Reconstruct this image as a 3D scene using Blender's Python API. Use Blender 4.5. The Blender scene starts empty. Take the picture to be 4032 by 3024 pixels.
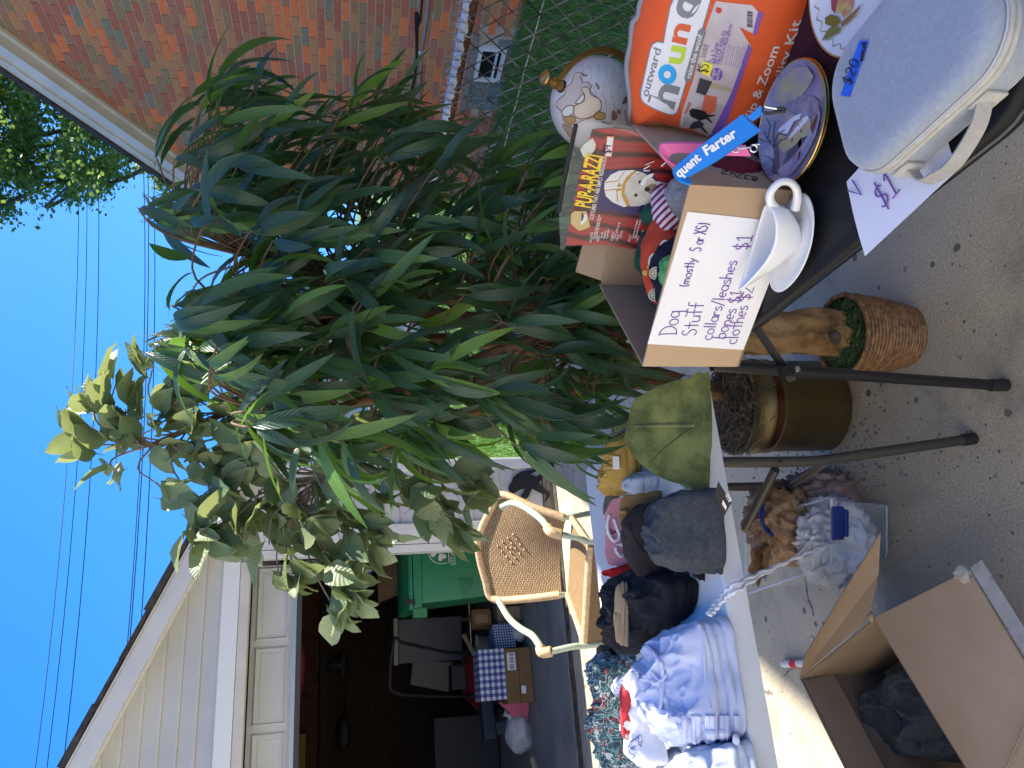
import bpy, bmesh, math, random
from mathutils import Vector as V, Matrix, noise as mnoise
from mathutils.geometry import tessellate_polygon
R = math.radians
random.seed(7)
rnd = random.random
def ru(a, b): return a + (b - a) * random.random()
SC = bpy.context.scene
COL = SC.collection

# ------------------------------------------------------------------ camera (a phone held sideways: rolled a quarter turn)
F_PX, CAM_H = 3000.0, 1.40
PITCH = math.atan(626 / F_PX); YAW = R(21.4)
FWD = V((math.sin(YAW) * math.cos(PITCH), math.cos(YAW) * math.cos(PITCH), -math.sin(PITCH)))
RGT = V((math.cos(YAW), -math.sin(YAW), 0)); UPV = RGT.cross(FWD)
CP = V((0, 0, CAM_H))
cam = bpy.data.cameras.new('camera'); co = bpy.data.objects.new('camera', cam); COL.objects.link(co)
X_, Y_, Z_ = -UPV, RGT, -FWD
co.matrix_world = Matrix(((X_.x, Y_.x, Z_.x, CP.x), (X_.y, Y_.y, Z_.y, CP.y), (X_.z, Y_.z, Z_.z, CP.z), (0, 0, 0, 1)))
cam.sensor_width = 36; cam.lens = 36 * F_PX / 4032; cam.clip_start = 0.02; cam.clip_end = 600
SC.camera = co

# ------------------------------------------------------------------ sky, sun, exposure
SUN_DIR = V((0.80, 0.015, 1.0)).normalized()          # towards the sun: from the right, a touch from behind the garage
W = bpy.data.worlds.new('World'); SC.world = W; W.use_nodes = True
wn, wl = W.node_tree.nodes, W.node_tree.links
bg = wn['Background']; sky = wn.new('ShaderNodeTexSky'); sky.sky_type = 'NISHITA'; sky.sun_disc = False
sky.sun_elevation = math.asin(SUN_DIR.z); sky.sun_rotation = math.atan2(SUN_DIR.x, SUN_DIR.y)
sky.air_density = 1.0; sky.dust_density = 0.4; sky.ozone_density = 1.0
# clear dry air: the sky is sampled a little higher than the horizon, so it stays blue down to the roofs
tc = wn.new('ShaderNodeTexCoord'); va = wn.new('ShaderNodeVectorMath'); va.operation = 'ADD'; va.inputs[1].default_value = (0, 0, 0.42)
vn = wn.new('ShaderNodeVectorMath'); vn.operation = 'NORMALIZE'
wl.new(tc.outputs['Generated'], va.inputs[0]); wl.new(va.outputs[0], vn.inputs[0]); wl.new(vn.outputs[0], sky.inputs['Vector'])
hs = wn.new('ShaderNodeHueSaturation'); hs.inputs['Saturation'].default_value = 1.46; hs.inputs['Hue'].default_value = 0.507
wl.new(sky.outputs[0], hs.inputs['Color']); wl.new(hs.outputs[0], bg.inputs[0]); bg.inputs[1].default_value = 0.094
sl = bpy.data.lights.new('sun', 'SUN'); sl.energy = 3.5; sl.angle = R(0.6); sl.color = (1.0, 0.93, 0.80)
so = bpy.data.objects.new('sun', sl); COL.objects.link(so)
so.rotation_euler = SUN_DIR.to_track_quat('Z', 'Y').to_euler(); so.location = (6, 2, 9)
SC.view_settings.view_transform = 'Standard'; SC.view_settings.look = 'None'
SC.view_settings.gamma = 1; SC.view_settings.use_curve_mapping = False
SC.view_settings.exposure = 2.0

# ------------------------------------------------------------------ a pixel of the photograph (2212 wide) -> a point on a real plane
SD = 4032 / 2212
def ray(x, y): return (FWD * F_PX + RGT * (1512 - y * SD) - UPV * (x * SD - 2016)).normalized()
def onz(x, y, z=0.0):
    d = ray(x, y); return CP + d * ((z - CAM_H) / d.z)
def onY(x, y, yy):
    d = ray(x, y); return CP + d * (yy / d.y)
def onX(x, y, xx):
    d = ray(x, y); return CP + d * (xx / d.x)
def onP(x, y, o, n):
    d = ray(x, y); return CP + d * ((o - CP).dot(n) / d.dot(n))
def project(p):
    q = V(p) - CP; w = q.dot(FWD)
    return (2016 - F_PX * q.dot(UPV) / w) / SD, (1512 - F_PX * q.dot(RGT) / w) / SD, w

# ------------------------------------------------------------------ materials
def nodes_of(name):
    m = bpy.data.materials.new(name); m.use_nodes = True
    return m, m.node_tree.nodes, m.node_tree.links, m.node_tree.nodes['Principled BSDF']
def setin(n, k, v):
    if k in n.inputs: n.inputs[k].default_value = v
def c4(c): return (c[0], c[1], c[2], 1)
def coord(N, L, kind, scale=(1, 1, 1), rot=(0, 0, 0)):
    mp = N.new('ShaderNodeMapping'); mp.inputs['Scale'].default_value = scale; mp.inputs['Rotation'].default_value = rot
    if kind == 'World':
        g = N.new('ShaderNodeNewGeometry'); L.new(g.outputs['Position'], mp.inputs[0])
    else:
        t = N.new('ShaderNodeTexCoord'); L.new(t.outputs[kind], mp.inputs[0])
    return mp.outputs[0]
def ramp(N, L, src, stops, interp='LINEAR'):
    r = N.new('ShaderNodeValToRGB'); r.color_ramp.interpolation = interp
    e = r.color_ramp.elements
    while len(e) < len(stops): e.new(0.5)
    for i, (p, c) in enumerate(stops):
        e[i].position = p; e[i].color = c4(c) if not isinstance(c, (int, float)) else (c, c, c, 1)
    L.new(src, r.inputs[0]); return r.outputs[0]
def noise_n(N, L, co_, scale, detail=4, rough=0.55, dist=0.0):
    n = N.new('ShaderNodeTexNoise'); n.inputs['Scale'].default_value = scale; n.inputs['Detail'].default_value = detail
    n.inputs['Roughness'].default_value = rough; n.inputs['Distortion'].default_value = dist
    L.new(co_, n.inputs['Vector']); return n.outputs[0]
def mixc(N, L, fac, a, b, mode='MIX'):
    m = N.new('ShaderNodeMix'); m.data_type = 'RGBA'; m.blend_type = mode
    for k, v in ((0, fac), (6, a), (7, b)):
        if hasattr(v, 'links'): L.new(v, m.inputs[k])
        elif k == 0: m.inputs[0].default_value = v
        else: m.inputs[k].default_value = c4(v)
    return m.outputs[2]
def math_n(N, L, op, a, b=0.0, clamp=False):
    m = N.new('ShaderNodeMath'); m.operation = op; m.use_clamp = clamp
    for i, v in enumerate((a, b)):
        if hasattr(v, 'links'): L.new(v, m.inputs[i])
        else: m.inputs[i].default_value = v
    return m.outputs[0]
def bump(N, L, b, h, strength=0.3, dist=0.01):
    n = N.new('ShaderNodeBump'); n.inputs['Strength'].default_value = strength; n.inputs['Distance'].default_value = dist
    L.new(h, n.inputs['Height']); L.new(n.outputs[0], b.inputs['Normal']); return n
def M(name, col, rough=0.6, col2=None, scale=8, detail=5, bmp=0.0, bscale=None, bdist=0.004, metal=0.0, kind='World', stretch=(1, 1, 1), spec=0.5, sheen=0.0, coat=0.0, trans=0.0, alpha=1.0, lo=0.35, hi=0.65):
    m, N, L, b = nodes_of(name)
    b.inputs['Roughness'].default_value = rough; b.inputs['Metallic'].default_value = metal
    setin(b, 'Specular IOR Level', spec); setin(b, 'Sheen Weight', sheen); setin(b, 'Coat Weight', coat); setin(b, 'Transmission Weight', trans); setin(b, 'Alpha', alpha)
    b.inputs['Base Color'].default_value = c4(col)
    if col2 is not None or bmp:
        c = coord(N, L, kind, stretch)
        if col2 is not None:
            L.new(ramp(N, L, noise_n(N, L, c, scale, detail), [(lo, col), (hi, col2)]), b.inputs['Base Color'])
        if bmp: bump(N, L, b, noise_n(N, L, c, bscale or scale * 3, detail), bmp, bdist)
    return m

# ------------------------------------------------------------------ mesh builder
class MB:
    def __init__(s): s.v = []; s.f = []; s.uv = {}
    def add(s, vs, fs, uvs=None):
        o = len(s.v); s.v += [tuple(p) for p in vs]
        for k, f in enumerate(fs):
            if uvs: s.uv[len(s.f)] = [uvs[i] for i in f]
            s.f.append(tuple(i + o for i in f))
        return s
    def box(s, c, size, rot=None, axes=None):
        c = V(c); hx, hy, hz = [q / 2 for q in size]
        if axes: ax = [V(a).normalized() for a in axes]
        else:
            m = Matrix.Rotation(rot or 0, 3, 'Z'); ax = [m @ V((1, 0, 0)), m @ V((0, 1, 0)), V((0, 0, 1))]
        vs = [c + ax[0] * hx * i + ax[1] * hy * j + ax[2] * hz * k for k in (-1, 1) for j in (-1, 1) for i in (-1, 1)]
        return s.add(vs, [(0, 2, 3, 1), (4, 5, 7, 6), (0, 1, 5, 4), (2, 6, 7, 3), (0, 4, 6, 2), (1, 3, 7, 5)])
    def tube(s, pts, r, n=8, cap=True, closed=False, flat=None):
        pts = [V(p) for p in pts]; k = len(pts); rs = r if isinstance(r, (list, tuple)) else [r] * k
        vs = []; prev = None
        for i, p in enumerate(pts):
            a = pts[(i - 1) % k] if (i or closed) else p; b = pts[(i + 1) % k] if (i < k - 1 or closed) else p
            t = (b - a)
            t = t.normalized() if t.length > 1e-9 else V((0, 0, 1))
            if prev is None:
                u = t.orthogonal().normalized()
            else:
                u = prev - t * prev.dot(t)
                u = u.normalized() if u.length > 1e-6 else t.orthogonal().normalized()
            prev = u; w = t.cross(u)
            for j in range(n):
                q = 2 * math.pi * j / n
                vs.append(p + (u * math.cos(q) + w * math.sin(q)) * rs[i])
        fs = []
        for i in range(k if closed else k - 1):
            i2 = (i + 1) % k
            for j in range(n):
                j2 = (j + 1) % n; fs.append((i * n + j, i * n + j2, i2 * n + j2, i2 * n + j))
        if cap and not closed:
            fs.append(tuple(reversed(range(n)))); fs.append(tuple((k - 1) * n + j for j in range(n)))
        return s.add(vs, fs)
    def lathe(s, prof, c=(0, 0, 0), n=32, axis=None, sx=1.0, sy=1.0):
        c = V(c); vs = []; fs = []
        m = V(axis).to_track_quat('Z', 'Y').to_matrix() if axis else Matrix.Identity(3)
        for (r, z) in prof:
            for j in range(n):
                q = 2 * math.pi * j / n; vs.append(c + m @ V((r * math.cos(q) * sx, r * math.sin(q) * sy, z)))
        for i in range(len(prof) - 1):
            for j in range(n):
                j2 = (j + 1) % n; fs.append((i * n + j, i * n + j2, (i + 1) * n + j2, (i + 1) * n + j))
        return s.add(vs, fs)
    def sheet(s, poly, off=None):
        """flat polygon (list of 3-D points, coplanar-ish)"""
        poly = [V(p) for p in poly]
        tr = tessellate_polygon([poly]); return s.add(poly, tr)
    def prism(s, poly, d):
        """polygon extruded along vector d"""
        poly = [V(p) for p in poly]; d = V(d); n = len(poly)
        tr = [tuple(t) for t in tessellate_polygon([poly])]
        vs = poly + [p + d for p in poly]
        fs = [tuple(reversed(t)) for t in tr] + [tuple(i + n for i in t) for t in tr]
        fs += [(i, (i + 1) % n, (i + 1) % n + n, i + n) for i in range(n)]
        return s.add(vs, fs)
    def grid(s, fn, nu, nv, thick=0.0, wrap=False):
        """fn(u,v)->point, u,v in 0..1; with thickness along the normal when given; UVs set"""
        P = [[V(fn(i / nu, j / nv)) for i in range(nu + 1)] for j in range(nv + 1)]
        vs = [p for row in P for p in row]; uvs = [(i / nu, j / nv) for j in range(nv + 1) for i in range(nu + 1)]
        w = nu + 1
        fs = [(j * w + i, j * w + i + 1, (j + 1) * w + i + 1, (j + 1) * w + i) for j in range(nv) for i in range(nu)]
        if not thick: return s.add(vs, fs, uvs)
        N = []
        for j in range(nv + 1):
            for i in range(nu + 1):
                a = P[j][min(i + 1, nu)] - P[j][max(i - 1, 0)]; b = P[min(j + 1, nv)][i] - P[max(j - 1, 0)][i]
                nn = a.cross(b); N.append(nn.normalized() if nn.length > 1e-12 else V((0, 0, 1)))
        k = len(vs); vs2 = [p - n_ * thick for p, n_ in zip(vs, N)]
        fs2 = [tuple(reversed([q + k for q in f])) for f in fs]
        rim = [j * w for j in range(nv + 1)][::-1]
        loop = list(range(w)) + [j * w + nu for j in range(1, nv + 1)] + [nv * w + i for i in range(nu - 1, -1, -1)] + [j * w for j in range(nv - 1, 0, -1)]
        fs3 = [(loop[q + 1 - len(loop)], loop[q], loop[q] + k, loop[q + 1 - len(loop)] + k) for q in range(len(loop))]
        return s.add(vs + vs2, fs + fs2 + fs3, uvs + uvs)
    def mesh(s, name, mat, smooth=False, bevel=0.0):
        me = bpy.data.meshes.new(name); me.from_pydata(s.v, [], s.f); me.update()
        if s.uv:
            ul = me.uv_layers.new(name='UVMap')
            for pi, p in enumerate(me.polygons):
                u = s.uv.get(pi)
                if u:
                    for k, li in enumerate(p.loop_indices): ul.data[li].uv = u[k]
        mats = mat if isinstance(mat, (list, tuple)) else [mat]
        for q in mats: me.materials.append(q)
        bm = bmesh.new(); bm.from_mesh(me)
        if bevel:
            bmesh.ops.remove_doubles(bm, verts=bm.verts, dist=1e-6)
            ed = [e for e in bm.edges if len(e.link_faces) == 2 and e.calc_face_angle(0) > 0.5]
            bmesh.ops.bevel(bm, geom=ed, offset=bevel, segments=2, affect='EDGES', profile=0.6)
        if not s.uv: bmesh.ops.recalc_face_normals(bm, faces=bm.faces)
        bm.to_mesh(me); bm.free()
        if smooth:
            for p in me.polygons: p.use_smooth = True
            if smooth != 'all': me.set_sharp_from_angle(angle=R(50))
        return me
    def build(s, name, mat, parent=None, smooth=False, bevel=0.0, kind=None, label=None, loc=None):
        me = s.mesh(name, mat, smooth, bevel)
        return put(name, me, parent, kind, label)
def put(name, me, parent=None, kind=None, label=None):
    o = bpy.data.objects.new(name, me); COL.objects.link(o)
    if parent is not None:
        o.parent = parent
        if parent.type == 'EMPTY': o.matrix_parent_inverse = Matrix.Translation(-V(parent.location))
    if kind: o['kind'] = kind
    if label: o['label'] = label
    return o
def tag(o, label=None, cat=None, group=None, kind=None):
    for k, v in (('label', label), ('category', cat), ('group', group), ('kind', kind)):
        if v: o[k] = v
    return o
def thing(name, label, cat, loc=(0, 0, 0), group=None):
    o = bpy.data.objects.new(name, None); COL.objects.link(o); o.location = loc; o.empty_display_size = 0.05
    return tag(o, label, cat, group)
def smooth_pts(pts, per=6, closed=False):
    pts = [V(p) for p in pts]; n = len(pts); out = []
    rng = n if closed else n - 1
    for i in range(rng):
        p0 = pts[(i - 1) % n] if (closed or i) else pts[0]; p1 = pts[i]; p2 = pts[(i + 1) % n]; p3 = pts[(i + 2) % n] if (closed or i + 2 < n) else pts[-1]
        for k in range(per):
            t = k / per
            out.append(0.5 * ((2 * p1) + (p2 - p0) * t + (2 * p0 - 5 * p1 + 4 * p2 - p3) * t * t + (3 * p1 - p0 - 3 * p2 + p3) * t ** 3))
    if not closed: out.append(pts[-1])
    return out
def fbm(p, f, oct=3):
    s = 0; a = 1
    for _ in range(oct):
        s += a * mnoise.noise(V(p) * f); a *= 0.5; f *= 2.1
    return s

# ------------------------------------------------------------------ lettering: print (built-in font) and marker strokes, laid on a surface function
def font_mesh(txt, bold=0.0, shear=0.0):
    cu = bpy.data.curves.new('lettering', 'FONT'); cu.body = txt; cu.size = 1; cu.offset = bold; cu.resolution_u = 3; cu.fill_mode = 'FRONT'; cu.shear = shear
    o = bpy.data.objects.new('lettering', cu)
    me = bpy.data.meshes.new_from_object(o)
    vs = [v.co.copy() for v in me.vertices]; fs = [tuple(p.vertices) for p in me.polygons]
    bpy.data.objects.remove(o); bpy.data.curves.remove(cu); bpy.data.meshes.remove(me)
    return vs, fs
def print_on(mb, txt, p0, p1, n, bold=0.0, height=None, surf=None, off=0.0008, shear=0.0):
    """text whose baseline runs p0 -> p1 on a face with outward normal n"""
    vs, fs = font_mesh(txt, bold, shear)
    x0 = min(v.x for v in vs); x1 = max(v.x for v in vs)
    d = V(p1) - V(p0); w = d.length; d.normalize(); up = V(n).cross(d)
    k = w / (x1 - x0); ky = (height / 0.72) if height else k
    out = []
    for v in vs:
        q = V(p0) + d * (v.x - x0) * k + up * v.y * ky
        q = (surf(q, off) if surf else q + V(n) * off); out.append(q)
    mb.add(out, fs)
def arc(cx, cy, rx, ry, a0, a1, n=10): return [(cx + rx * math.cos(R(a0 + (a1 - a0) * i / n)), cy + ry * math.sin(R(a0 + (a1 - a0) * i / n))) for i in range(n + 1)]
GL = {
 'D': (.75, [[(.1, 0), (.1, 1)], [(.0, 1)] + arc(.1, .5, .6, .5, 90, -90) + [(.0, 0)]]),
 'o': (.6, [arc(.28, .26, .24, .26, 80, 440)]),
 'g': (.6, [arc(.27, .28, .22, .24, 30, 330), [(.5, .5), (.5, -.2)] + arc(.27, -.2, .23, .2, 0, -150)]),
 'S': (.6, [arc(.28, .76, .2, .22, 30, 220, 8) + arc(.27, .27, .24, .26, 70, -150, 10)]),
 's': (.45, [arc(.22, .4, .15, .12, 30, 220, 6) + arc(.2, .14, .18, .14, 70, -150, 8)]),
 't': (.5, [[(.25, .95), (.25, 0)], [(.0, .6), (.5, .62)]]),
 'u': (.6, [[(.05, .5), (.06, .15)] + arc(.26, .15, .2, .16, 180, 350, 6) + [(.48, .5), (.5, 0)]]),
 'f': (.5, [arc(.36, .8, .16, .2, 40, 180, 6) + [(.2, -.05)], [(.0, .48), (.42, .5)]]),
 'm': (.8, [[(.05, .5), (.05, 0)], [(.05, .35)] + arc(.2, .33, .13, .17, 150, 0, 6) + [(.33, 0)], [(.33, .35)] + arc(.5, .33, .15, .17, 150, 0, 6) + [(.66, 0)]]),
 'n': (.55, [[(.05, .5), (.05, 0)], [(.05, .33)] + arc(.25, .3, .18, .2, 150, 0, 6) + [(.44, 0)]]),
 'h': (.55, [[(.05, 1), (.05, 0)], [(.05, .33)] + arc(.25, .3, .18, .2, 150, 0, 6) + [(.44, 0)]]),
 'b': (.58, [[(.05, 1), (.05, 0)], arc(.27, .26, .22, .26, 160, -170, 10)]),
 'l': (.25, [[(.1, 1), (.1, 0)]]),
 'y': (.55, [[(.03, .5), (.24, .08)], [(.48, .5), (.1, -.35)]]),
 'r': (.42, [[(.05, .5), (.05, 0)], [(.05, .3)] + arc(.24, .3, .17, .2, 150, 40, 5)]),
 'X': (.65, [[(.02, 1), (.55, 0)], [(.55, 1), (.02, 0)]]),
 'x': (.5, [[(.02, .5), (.4, 0)], [(.4, .5), (.02, 0)]]),
 'c': (.5, [arc(.28, .27, .24, .27, 50, 310, 10)]),
 'a': (.58, [arc(.26, .26, .22, .26, 40, 330, 10), [(.48, .52), (.5, 0)]]),
 'e': (.52, [[(.04, .27), (.44, .3)] + arc(.25, .27, .21, .25, 10, 310, 9)]),
 '/': (.45, [[(.02, -.15), (.38, 1.05)]]),
 '(': (.35, [arc(.4, .4, .3, .65, 130, 230, 6)]), ')': (.35, [arc(-.05, .4, .3, .65, 50, -50, 6)]),
 '$': (.6, [arc(.27, .68, .2, .18, 30, 220, 7) + arc(.26, .27, .22, .2, 70, -150, 8), [(.27, 1.08), (.27, -.12)]]),
 '1': (.5, [[(.08, .75), (.26, 1), (.26, 0)], [(.05, 0), (.46, 0)]]),
 '2': (.58, [arc(.26, .74, .2, .24, 160, -20, 7) + [(.03, .02), (.5, .02)]]),
 '3': (.5, [arc(.2, .75, .2, .22, 140, -70, 6) + arc(.2, .27, .24, .26, 70, -140, 7)]),
 '4': (.58, [[(.1, 1), (.05, .45), (.48, .45)], [(.4, .95), (.38, 0)]]),
 '5': (.55, [[(.45, 1), (.1, .98), (.07, .58)] + arc(.22, .3, .24, .28, 110, -140, 8)]),
 '8': (.55, [arc(.25, .74, .17, .2, 270, -90, 8) + arc(.25, .27, .22, .27, 90, 450, 10)]),
 '9': (.55, [arc(.25, .7, .2, .24, 0, 360, 8) + [(.45, .7), (.4, 0)]]),
 '7': (.5, [[(.03, 1), (.45, 1), (.15, 0)]]),
 '0': (.58, [arc(.27, .5, .22, .48, 90, 450, 10)]),
 'V': (.7, [[(.02, 1), (.3, 0), (.6, 1)]]),
 'E': (.5, [[(.42, 1), (.05, 1), (.05, 0), (.42, 0)], [(.05, .52), (.38, .52)]]),
 'A': (.6, [[(.02, 0), (.28, 1), (.54, 0)], [(.12, .38), (.44, .38)]]),
 'M': (.7, [[(.04, 0), (.06, 1), (.32, .35), (.58, 1), (.6, 0)]]),
 ' ': (.4, []),
}
def write_on(mb, txt, p0, p1, n, height, r=0.001, surf=None, off=0.0004, jit=0.02):
    """marker handwriting with baseline p0 -> p1"""
    w = sum(GL[c][0] for c in txt); d = V(p1) - V(p0); k = d.length / w; d.normalize(); up = V(n).cross(d); x = 0
    for c in txt:
        gw, st = GL[c]; dy = ru(-jit, jit)
        for s_ in st:
            pts = []
            for (a, b) in s_:
                q = V(p0) + d * (x + a) * k + up * (b + dy) * height
                pts.append(surf(q, off) if surf else q + V(n) * off)
            if len(pts) == 2: pts = [pts[0], (pts[0] + pts[1]) / 2, pts[1]]
            mb.tube(pts, r, 5)
        x += gw

# ================================================================== THE SETTING
m_lawn = M('lawn_soil', (0.045, 0.10, 0.02), 0.9, (0.09, 0.17, 0.04), 6, 6, 0.5, 30, 0.02)
def concrete_mat():
    m, N, L, b = nodes_of('concrete')
    c = coord(N, L, 'World')
    base = ramp(N, L, noise_n(N, L, c, 1.7, 7, 0.62), [(0.28, (0.31, 0.268, 0.185)), (0.5, (0.46, 0.405, 0.285)), (0.75, (0.56, 0.50, 0.375))])
    fine = noise_n(N, L, c, 150, 3, 0.7)
    base = mixc(N, L, 0.5, base, ramp(N, L, fine, [(0.30, (0.18, 0.155, 0.12)), (0.5, (0.42, 0.37, 0.295)), (0.70, (0.62, 0.57, 0.48))]), 'MIX')
    h = fine
    for sc, keep, mx in ((24, 0.70, 0.30), (62, 0.70, 0.30), (10, 0.88, 0.16)):
        v = N.new('ShaderNodeTexVoronoi'); v.inputs['Scale'].default_value = sc; v.inputs['Randomness'].default_value = 1
        w = mixc(N, L, 0.04, c, None or (0, 0, 0)) if False else c
        L.new(w, v.inputs['Vector'])
        sep = N.new('ShaderNodeSeparateColor'); L.new(v.outputs['Color'], sep.inputs[0])
        size = math_n(N, L, 'MULTIPLY', sep.outputs[1], mx)
        wob = math_n(N, L, 'ADD', v.outputs['Distance'], math_n(N, L, 'MULTIPLY', noise_n(N, L, c, sc * 3, 2), 0.22))
        ins = math_n(N, L, 'LESS_THAN', wob, math_n(N, L, 'ADD', size, 0.10))
        on = math_n(N, L, 'MULTIPLY', ins, math_n(N, L, 'GREATER_THAN', sep.outputs[0], keep))
        stone = ramp(N, L, sep.outputs[2], [(0.0, (0.07, 0.062, 0.055)), (0.45, (0.13, 0.115, 0.10)), (0.6, (0.17, 0.12, 0.085)), (0.8, (0.20, 0.19, 0.17)), (1.0, (0.50, 0.47, 0.42))])
        base = mixc(N, L, math_n(N, L, 'MULTIPLY', on, 0.85), base, stone)
    # old stains, grit and worn patches
    st = math_n(N, L, 'ADD', noise_n(N, L, c, 2.6, 6, 0.7, 0.8), math_n(N, L, 'MULTIPLY', math_n(N, L, 'SUBTRACT', fine, 0.5), 0.35))
    base = mixc(N, L, math_n(N, L, 'MULTIPLY', ramp(N, L, st, [(0.52, 0), (0.66, 1)]), 0.55), base, (0.17, 0.15, 0.125))
    wr_ = noise_n(N, L, c, 0.9, 5, 0.6, 0.4)
    base = mixc(N, L, math_n(N, L, 'MULTIPLY', ramp(N, L, wr_, [(0.5, 0), (0.68, 1)]), 0.35), base, (0.55, 0.47, 0.36))
    vc = N.new('ShaderNodeTexVoronoi'); vc.feature = 'DISTANCE_TO_EDGE'; vc.inputs['Scale'].default_value = 0.75
    wq = N.new('ShaderNodeVectorMath'); wq.operation = 'ADD'; L.new(c, wq.inputs[0]); nv = N.new('ShaderNodeTexNoise'); nv.inputs['Scale'].default_value = 5; nv.inputs['Detail'].default_value = 5; L.new(c, nv.inputs['Vector'])
    sc_ = N.new('ShaderNodeVectorMath'); sc_.operation = 'SCALE'; sc_.inputs['Scale'].default_value = 0.16; L.new(nv.outputs['Color'], sc_.inputs[0]); L.new(sc_.outputs[0], wq.inputs[1]); L.new(wq.outputs[0], vc.inputs['Vector'])
    ck = math_n(N, L, 'MULTIPLY', math_n(N, L, 'LESS_THAN', vc.outputs['Distance'], 0.0035), math_n(N, L, 'GREATER_THAN', noise_n(N, L, c, 1.3, 3), 0.53))
    base = mixc(N, L, math_n(N, L, 'MULTIPLY', ck, 0.8), base, (0.09, 0.075, 0.06))
    L.new(base, b.inputs['Base Color']); b.inputs['Roughness'].default_value = 0.9
    bump(N, L, b, math_n(N, L, 'ADD', fine, math_n(N, L, 'MULTIPLY', st, 0.8)), 0.6, 0.005)
    return m
m_conc = concrete_mat()
m_slab = M('worn_slab', (0.17, 0.165, 0.155), 0.85, (0.27, 0.26, 0.24), 2.2, 8, 0.3, 60, 0.004)
m_dirt = M('dark_dirt', (0.03, 0.024, 0.018), 0.95, (0.10, 0.08, 0.055), 22, 6, 0.8, 60, 0.01)

S = 250
g = MB(); g.add([(-S, -S, -0.012), (S, -S, -0.012), (S, S, -0.012), (-S, S, -0.012)], [(0, 1, 2, 3)]); g.build('ground', m_lawn, kind='structure')
def fence_x(y): return 1.806 + 0.0985 * (y - 1.604)
d = MB(); n_ = 14
vs = [(-9, -6, 0), (fence_x(-6) + 0.05, -6, 0)]
edge = [(fence_x(y) + 0.06 + 0.04 * mnoise.noise((y * 2, 3, 0)), y, 0) for y in [-5 + k * 0.35 for k in range(28)]]
edge = [p for p in edge if p[1] < 4.55]
poly = [V((-9, -6, 0))] + [V((fence_x(-6) + 0.05, -6, 0))] + [V(p) for p in edge] + [V((1.95, 5.05, 0)), V((1.5, 5.12, 0)), V((-9, 5.12, 0))]
d.sheet(poly); d.build('driveway', m_conc, kind='structure')
g = MB(); g.box((-1.9, 8.2, 0.008), (6.6, 6.1, 0.03)); g.build('garage_floor', m_slab, kind='structure')
g = MB()
g.grid(lambda u, v: (-5 + 6.45 * u, 5.085 + 0.075 * v + 0.012 * mnoise.noise((u * 40, v * 3, 0)), 0.006 + 0.018 * math.sin(v * 3.14) * (0.6 + 0.8 * abs(mnoise.noise((u * 60, v * 4, 1))))), 160, 4)
g.build('slab_joint', m_dirt, kind='structure', smooth=True)
# crack in the driveway under the table edge
m_crack = M('crack_soil', (0.05, 0.035, 0.02), 0.95)
g = MB(); cpts = [onz(x, y, 0.004) for x, y in [(1688, 1462), (1697, 1458), (1706, 1448), (1716, 1444), (1738, 1442), (1770, 1438)]]
for i in range(len(cpts) - 1):
    a, b_ = cpts[i], cpts[i + 1]; w = V((0, 0.006 + 0.003 * rnd(), 0)); g.add([a, b_, b_ + w, a + w], [(0, 1, 2, 3)])
g.build('driveway_crack', m_crack, kind='structure')

# ---- grass: blades on both sides, one mesh each ("stuff")
m_grass, N, L, b = nodes_of('grass_blade')
gg = N.new('ShaderNodeNewGeometry')
L.new(ramp(N, L, gg.outputs['Random Per Island'], [(0, (0.08, 0.25, 0.045)), (0.6, (0.15, 0.36, 0.07)), (0.93, (0.22, 0.33, 0.09)), (0.95, (0.38, 0.34, 0.16)), (1, (0.42, 0.36, 0.2))]), b.inputs['Base Color'])
b.inputs['Roughness'].default_value = 0.55
tr = N.new('ShaderNodeBsdfTranslucent'); tr.inputs[0].default_value = (0.12, 0.25, 0.03, 1); mx = N.new('ShaderNodeMixShader'); mx.inputs[0].default_value = 0.3
L.new(b.outputs[0], mx.inputs[1]); L.new(tr.outputs[0], mx.inputs[2]); L.new(mx.outputs[0], N['Material Output'].inputs[0])
def grass(name, n, xr, yr, ok, hgt, wid):
    vs, fs = [], []
    for _ in range(n):
        x, y = ru(*xr), ru(*yr)
        if not ok(x, y): continue
        a = ru(0, 6.28); h = hgt * ru(0.5, 1.3); lx, ly = math.cos(a), math.sin(a); k = ru(0.2, 1.1) * h; a2 = ru(0, 6.28)
        px, py = -ly * wid, lx * wid; bx, by = math.cos(a2) * k, math.sin(a2) * k
        i = len(vs)
        vs += [(x - px, y - py, -0.01), (x + px, y + py, -0.01), (x + px * .7 + bx * .35, y + py * .7 + by * .35, h * .6), (x - px * .7 + bx * .35, y - py * .7 + by * .35, h * .6), (x + bx, y + by, h)]
        fs += [(i, i + 1, i + 2, i + 3), (i + 3, i + 2, i + 4)]
    me = bpy.data.meshes.new(name); me.from_pydata(vs, [], fs); me.materials.append(m_grass)
    return put(name, me, kind='stuff')
def lawn_ok(x, y): return x > fence_x(min(y, 4.6)) + 0.10 + 0.05 * mnoise.noise((y * 2, 3, 0)) and x < 5.17
o = grass('grass', 75000, (1.75, 5.18), (0.8, 8.2), lawn_ok, 0.055, 0.0028)
tag(o, 'short green lawn in the shade between chain link fence and brick house', 'grass')
o = grass('grass', 26000, (1.55, 7), (5.3, 13), lambda x, y: x > 1.55 and not (x > 5.1 and y < 7.8), 0.07, 0.005)
tag(o, 'sunlit bright green lawn seen behind the potted plants', 'grass')
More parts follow.
